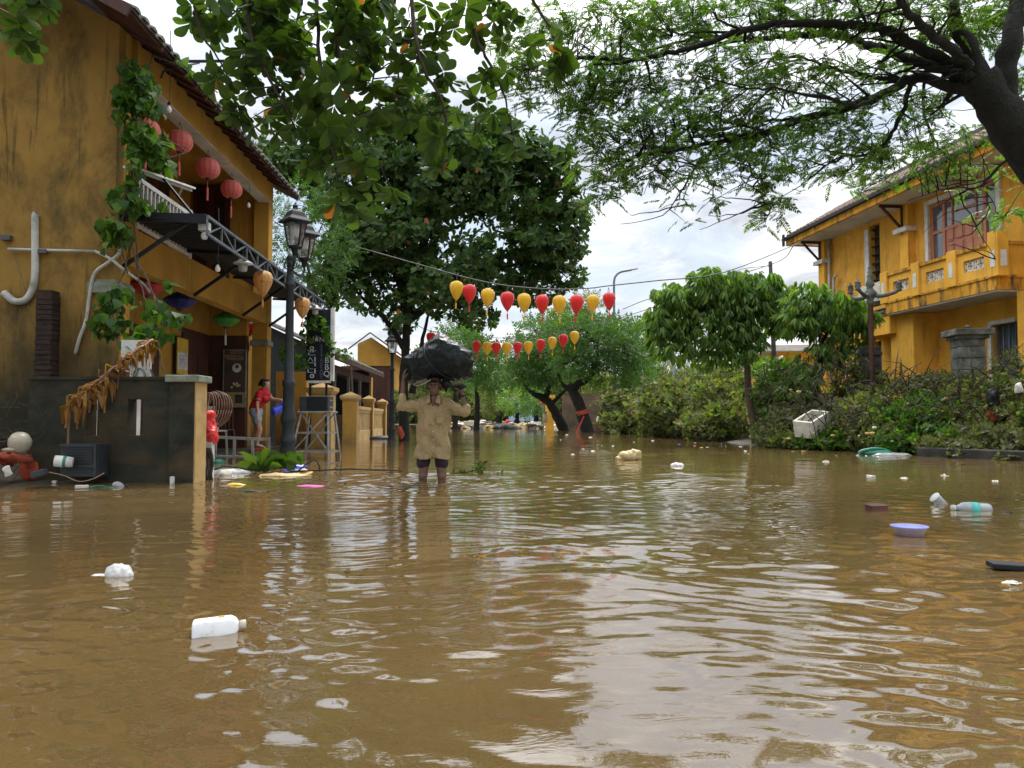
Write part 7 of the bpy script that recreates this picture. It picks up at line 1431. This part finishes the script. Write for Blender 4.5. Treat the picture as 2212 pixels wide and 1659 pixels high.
# plant clump in front of lamp post
pc = empty('torn_plant', float_at(610, 1022), 'uprooted green leafy plant floating below the tall lamp post', 'plant'); o = pc.location
m = MB()
for i in range(34):
    a = Vector((random.uniform(-.35, .3), random.uniform(-.15, .2), .02 + random.uniform(0, .12))); L_ = random.uniform(.2, .5); th = random.uniform(.1, 3.0); d = Vector((math.cos(th), random.uniform(-.3, .3), abs(math.sin(th)) * .6)); w_ = random.uniform(.04, .08); s_ = Vector((.1, .8, .5)).cross(d).normalized() * w_
    q1, q2, q3 = a + d * L_ * .4 + Vector((0, 0, .03)), a + d * L_ * .8, a + d * L_ + Vector((0, 0, -.04)); m.add([a - s_ * .3, a + s_ * .3, q1 + s_, q1 - s_, q2 + s_ * .7, q2 - s_ * .7, q3], [(0, 1, 2, 3), (3, 2, 4, 5), (5, 4, 6)])
m.build('leaf', LF['almond'], pc); m = MB(); m.tube(curve([Vector((.2, 0, .02)), (.42, 0, .18), (.5, -.02, .12), (.52, -.03, .02)], 6), .012, 6); m.tube([(.1, 0, .02), (.9, .1, .05), (1.6, .2, .02)], .012, 5); m.tube([(-.3, 0, .02), (-.8, 0, .10), (-1.0, 0, .02)], .01, 5); m.build('stem', M['twig'], pc)
for px, py, d, m_, nm, lb_, cat in ((615, 1028, (.38, .16, .035), 'cream', 'floating_sheet', 'yellowish sheet floating under the uprooted plant', 'sheet'), (635, 1010, (.2, .12, .06), 'bluep', 'blue_scrap', 'blue plastic scrap in the uprooted plant', 'scrap'), (660, 1020, (.12, .08, .035), 'yellowp', 'yellow_scrap', 'orange-yellow scrap right of the uprooted plant', 'scrap'),
                                ((500), 1022, (.30, .09, .06), 'white', 'white_board', 'white foam board floating below the bench frame', 'board'), (513, 1047, (.11, .07, .02), 'yellowp', 'yellow_scrap', 'pale yellow scrap floating below the white foam board', 'scrap'), (672, 1050, (.18, .08, .012), 'pink', 'pink_bag', 'magenta plastic bag floating before the plant clump', 'bag'),
                                (548, 1061, (.16, .06, .012), 'strap', 'dark_bag', 'dark plastic bag afloat left of the magenta one', 'bag'), (471, 1000, (.12, .1, .08), 'green', 'green_sheet', 'dark green sheet slanting under the bench frame', 'sheet'), (486, 1026, (.10, .09, .07), 'foam', 'cloth_bundle', 'small off-white cloth at the foot of the white slab', 'cloth'), (825, 948, (.55, .3, .12), 'strap', 'black_bag', 'black bag in the water by the far lamp post', 'bag')):
    m = MB(); m.ell((0, 0, .0), (d[0], d[1], d[2])); m.wobble(min(d[2] * 1.4, .03), 14); put(m, nm, M[m_], float_at(px, py, .0), lb_, cat, random.uniform(-.3, .3))
# branch beside the man
t = empty('leafy_branch', float_at(1010, 1022), 'broken leafy branch floating just right of the wading man', 'branch'); o = t.location
p, n = blob_pts([((.19 + o.x, o.y, .10), (.09, .06, .09)), ((.12 + o.x, o.y, .03), (.1, .05, .05)), ((-.08 + o.x, o.y, .03), (.05, .04, .05)), ((-.2 + o.x, o.y, .02), (.02, .02, .05)), ((.45 + o.x, o.y - .1, .0), (.12, .04, .03)), ((.02 + o.x, o.y, .01), (.08, .03, .02))], 90000, .1); k = len(p)
scatter('foliage', HT, p, bases(rng.normal(0, .7, (k, 3))), rng.uniform(.03, .06, k), LF['almond'], t); m = MB(); m.tube([(-.25, 0, 0), (0, 0, .01), (.15, 0, .06), (.25, 0, .17)], .008, 5); m.build('twig', M['twig'], t)
# small individual litter across the water, then the far field
mats = ['foam', 'white', 'wbag', 'clear', 'yellowp', 'redp', 'bluep', 'brownb', 'green']
named = [(1467, 960, .09, 'bluep', 'blue ball-like bag floating left of the foam box by the trunk'), (1500, 963, .07, 'redp', 'red scrap in the litter row before the slim trunk'), (1515, 967, .08, 'yellowp', 'yellow scrap in the litter row before the slim trunk'), (1558, 964, .10, 'green', 'green wrapper at the right end of the litter row'), (1528, 966, .08, 'foam', 'white scrap in the middle of the litter row'),
         (1410, 952, .1, 'foam', 'white foam scrap left of the litter row'), (1440, 942, .1, 'clear', 'clear bag before the dark-footed shrub'), (1275, 945, .14, 'foam', 'white bag before the brown half-sunk box'), (1395, 937, .12, 'brownb', 'orange-brown scrap by the hedge foot'), (1225, 940, .18, 'clear', 'clear bag at the foot of the forked tree'), (1280, 975, .10, 'foam', 'white scrap left of the yellowish bag'),
         (1950, 1033, .08, 'foam', 'white foam flake before the hedge'), (2040, 1028, .09, 'foam', 'white foam flake in line right of the hedge'), (1880, 1030, .10, 'wbag', 'flat white film before the hedge'), (1785, 998, .10, 'foam', 'thin white flake below the green sheet'), (2150, 1040, .07, 'foam', 'white flake near the right edge'), (2180, 1108, .07, 'strap', 'dark soggy scrap at the right edge beside the bottle'), (2190, 1262, .06, 'foam', 'white oval flake at the right edge'), (1600, 965, .08, 'foam', 'white scrap below the foam tub')]
for px, py, r, m_, lb_ in named:
    r *= .62
    m = MB(); m.ell((0, 0, .0), (r, r * .55, r * .28), 20); m.wobble(r * .55, 1.1 / r, px * .01, (1, 1, .6)); m.wobble(r * .25, 3 / r, px * .02); put(m, 'floating_scrap', M[m_], float_at(px, py), lb_, 'scrap', random.uniform(-1, 1), True, 'scraps floating on the flood')
def litter(name, n, gen, m_, lb_, size):
    mb = MB()
    for i in range(n):
        c = gen(); r = random.uniform(*size); a = random.uniform(0, 3.1); b_ = MB(); kind_ = random.random()
        if kind_ < .5: mb.box((c.x, c.y, r * .1), (r * 2, r * 1.2, r * .7), a, random.uniform(-.3, .3), random.uniform(-.3, .3), .8)
        else: b_.ell((0, 0, 0), (r, r * .7, r * .45), 7); b_.wobble(r * .4, 2 / r); mb.add([(v[0] + c.x, v[1] + c.y, v[2] + c.z) for v in b_.v], b_.f)
    o = mb.build(name, M[m_], None, False, kind='stuff'); tag(o, lb_, 'debris'); return o
far = lambda: Vector((P(random.uniform(930, 1340), 0, 1).x * 1, 1, 0)) * (lambda Y: Y)(random.uniform(58, 92)) + Vector((0, 0, 0))
def farz():
    v = far(); v.z = random.uniform(0, .22) + max(0, v.y - 75) * .015; return v
litter('pale_debris', 750, farz, 'endface', 'broad carpet of tan floating debris across the far street', (.12, .42)); litter('dull_debris', 380, farz, 'stone', 'grey pieces among the far floating debris', (.12, .45)); litter('brown_debris', 240, farz, 'foam', 'off-white pieces among the far floating debris', (.12, .5)); litter('wet_debris', 300, farz, 'brick', 'dark pieces among the far floating debris', (.12, .5))
litter('white_flakes', 16, lambda: W(random.uniform(1130, 1640), random.uniform(928, 990)), 'foam', 'loose white flakes drifting in mid street', (.012, .045))
litter('hedge_litter', 10, lambda: P(random.uniform(1830, 2212), random.uniform(845, 955), random.uniform(15.4, 17)), 'foam', 'small white rubbish scraps caught in the hedge', (.015, .05)); litter('hedge_litter', 24, lambda: P(random.uniform(1700, 2212), random.uniform(840, 950), random.uniform(15.4, 18)), 'pink' if False else 'endface', 'tan scraps and dead leaves caught in the hedge', (.02, .06))
mb = MB()
for i in range(420):
    z_ = random.random()
    q_ = W(random.gauss(330, 130), random.uniform(1042, 1075)) if z_ < .3 else W(random.gauss(600, 70), random.gauss(1028, 14)) if z_ < .5 else W(random.uniform(1450, 2212), 968 + abs(random.gauss(0, 22))) if z_ < .8 else W(random.uniform(500, 2200), random.uniform(950, 1250))
    r = random.uniform(.008, .035); a = random.uniform(0, 6.28); d = Vector((math.cos(a), math.sin(a), 0)) * r; e_ = Vector((-d.y, d.x, 0)) * .4; c_ = Vector((q_.x, q_.y, .012)); mb.add([c_ - d, c_ - e_ + Vector((0, 0, .004)), c_ + d, c_ + e_ + Vector((0, 0, .004))], [(0, 1, 2, 3)])
o = mb.build('floating_leaves', M['twig'], None, kind='stuff'); tag(o, 'small dark leaves and scum bits drifting at the edges of the flood', 'leaves')
for px, Y, m_, lb_, c in ((1095, 66, 'redp', 'red object standing in the far debris', 'object'),): m = MB(); m.ell((0, 0, .45), (.2, .2, .25)); m.lathe([(.2, 0), (.12, .3)], n=10); put(m, 'red_buoy', M[m_], (P(1080 * 0 + 1096, 0, Y).x, Y, 0), lb_, c)
m = MB(); m.ell((0, 0, .1), (.5, .4, .25)); m.wobble(.15, 3); put(m, 'orange_bundle', M['rag'], (P(1105, 0, 60).x, 60, 0), 'orange bundle floating in the far debris', 'bundle')
m = MB(); m.box((0, 0, .15), (3.6, .5, .12), .02); put(m, 'floating_board', M['endface'], (P(1162, 0, 62).x, 62, 0), 'long brown board floating before the far car', 'board', 0, False)
# far car
cr = empty('parked_car', (P(1140, 0, 84).x, 84, .2), 'pale blue car stranded far down the street', 'car', rz=R(4)); prof = [(-2.1, .3), (-2.1, .75), (-1.5, .95), (-.9, 1.45), (.6, 1.5), (1.3, 1.0), (2.05, .85), (2.15, .3)]
m = MB(); n = len(prof); m.add([(x, y, z) for y in (-.8, .8) for x, z in prof], [tuple(range(n)), tuple(range(2 * n - 1, n - 1, -1))] + [(i, n + i, n + (i + 1) % n, (i + 1) % n) for i in range(n)]); m.build('body', mat('pale_blue_paint', (.3, .42, .6), None, .3, 3, 0), cr, bevel=.05)
m = MB(); m.add([(-1.3, -.81, 1.0), (-.85, -.81, 1.38), (.5, -.81, 1.42), (1.1, -.81, 1.02)], [(0, 3, 2, 1)]); m.build('window', M['glass'], cr); m = MB(); 
for x in (-1.3, 1.35): m.lathe([(.32, -.1), (.32, .1)], (x, -.75, .25), 14, (0, 1, 0))
m.split('wheel', M['strap'], cr)
# road sign and yellow post by leaning trees
t = empty('striped_sign', (P(1172, 0, 56).x, 56, 0), 'small red and white sign by the yellow gate post', 'sign'); MB().bb(-.05, .05, 0, .1, -.5, P(0, 905, 56).z + 1.6).build('post', M['steel'], t); zz = P(0, 869, 56).z; m = MB(); m.bb(-.3, .3, -.03, .0, zz - .12, zz + .12); m.build('panel', M['redp'], t); MB().bb(-.24, .24, -.05, -.031, zz - .03, zz + .03).build('stripe', M['white'], t)
m = MB(); q_ = P(1187, 860, 56); m.bb(-.3, .3, -.3, .3, -.5, q_.z); m.bb(-.38, .38, -.38, .38, q_.z, q_.z + .2); put(m, 'gate_post', M['yelR'], (q_.x, 56, 0), 'yellow gate post behind the forked leaning tree', 'post', 0, False)
m = MB(); m.ell((0, 0, .9), (.16, .1, .55)); m.wobble(.2, 5); put(m, 'hanging_cloth', M['cream'], (P(1177, 0, 50).x, 50, 0), 'pale cloth snagged by the forked leaning tree', 'cloth')
m = MB(); m.bar((0, 0, -.1), (.45, 0, .9), .05); put(m, 'red_stake', M['redp'], (P(1240, 0, 41).x, 41, 0), 'red stake leaning on the red-banded trunk', 'stake', 0, False)
lt = [o for o in bpy.data.objects if o.name == 'leaning_tree'][0]; m = MB(); p0 = P(1260, 895, YL) - lt.location; p1 = P(1256, 880, YL) - lt.location; m.tube([p0, p0.lerp(p1, .6)], .36, 14); m.build('red_band', M['rag'], lt)
# shredded clothes by the far trunk
m = MB(); m.ell((0, 0, -.1), (.09, .08, .2)); m.wobble(.1, 9); put(m, 'pink_cloth', M['pink'] if False else M['rag'], P(866, 928, 25.5), 'dull red rag caught at the big tree foot', 'cloth')
m = MB(); m.ell((0, 0, 0), (.10, .08, .25)); m.wobble(.08, 8); put(m, 'red_rag', M['rag'], P(2145, 888, 15.4), 'red rag under a black bag in the hedge', 'rag'); m = MB(); m.ell((0, 0, 0), (.11, .08, .18)); m.wobble(.08, 8); put(m, 'black_bag', M['strap'], P(2147, 858, 15.3), 'torn black bag snagged in the hedge at right', 'bag')
m = MB(); m.ell((0, 0, 0), (.08, .06, .10)); m.wobble(.05, 9); put(m, 'white_bag', M['white'], P(2202, 838, 14.8), 'white bag snagged high in the hedge at the right edge', 'bag')
# man's hand-splash foam is left to the water surface
for o in list(bpy.data.objects):
    if o.type == 'MESH' and not o.parent and 'label' not in o and o.get('kind') != 'structure': print('UNTAGGED', o.name)
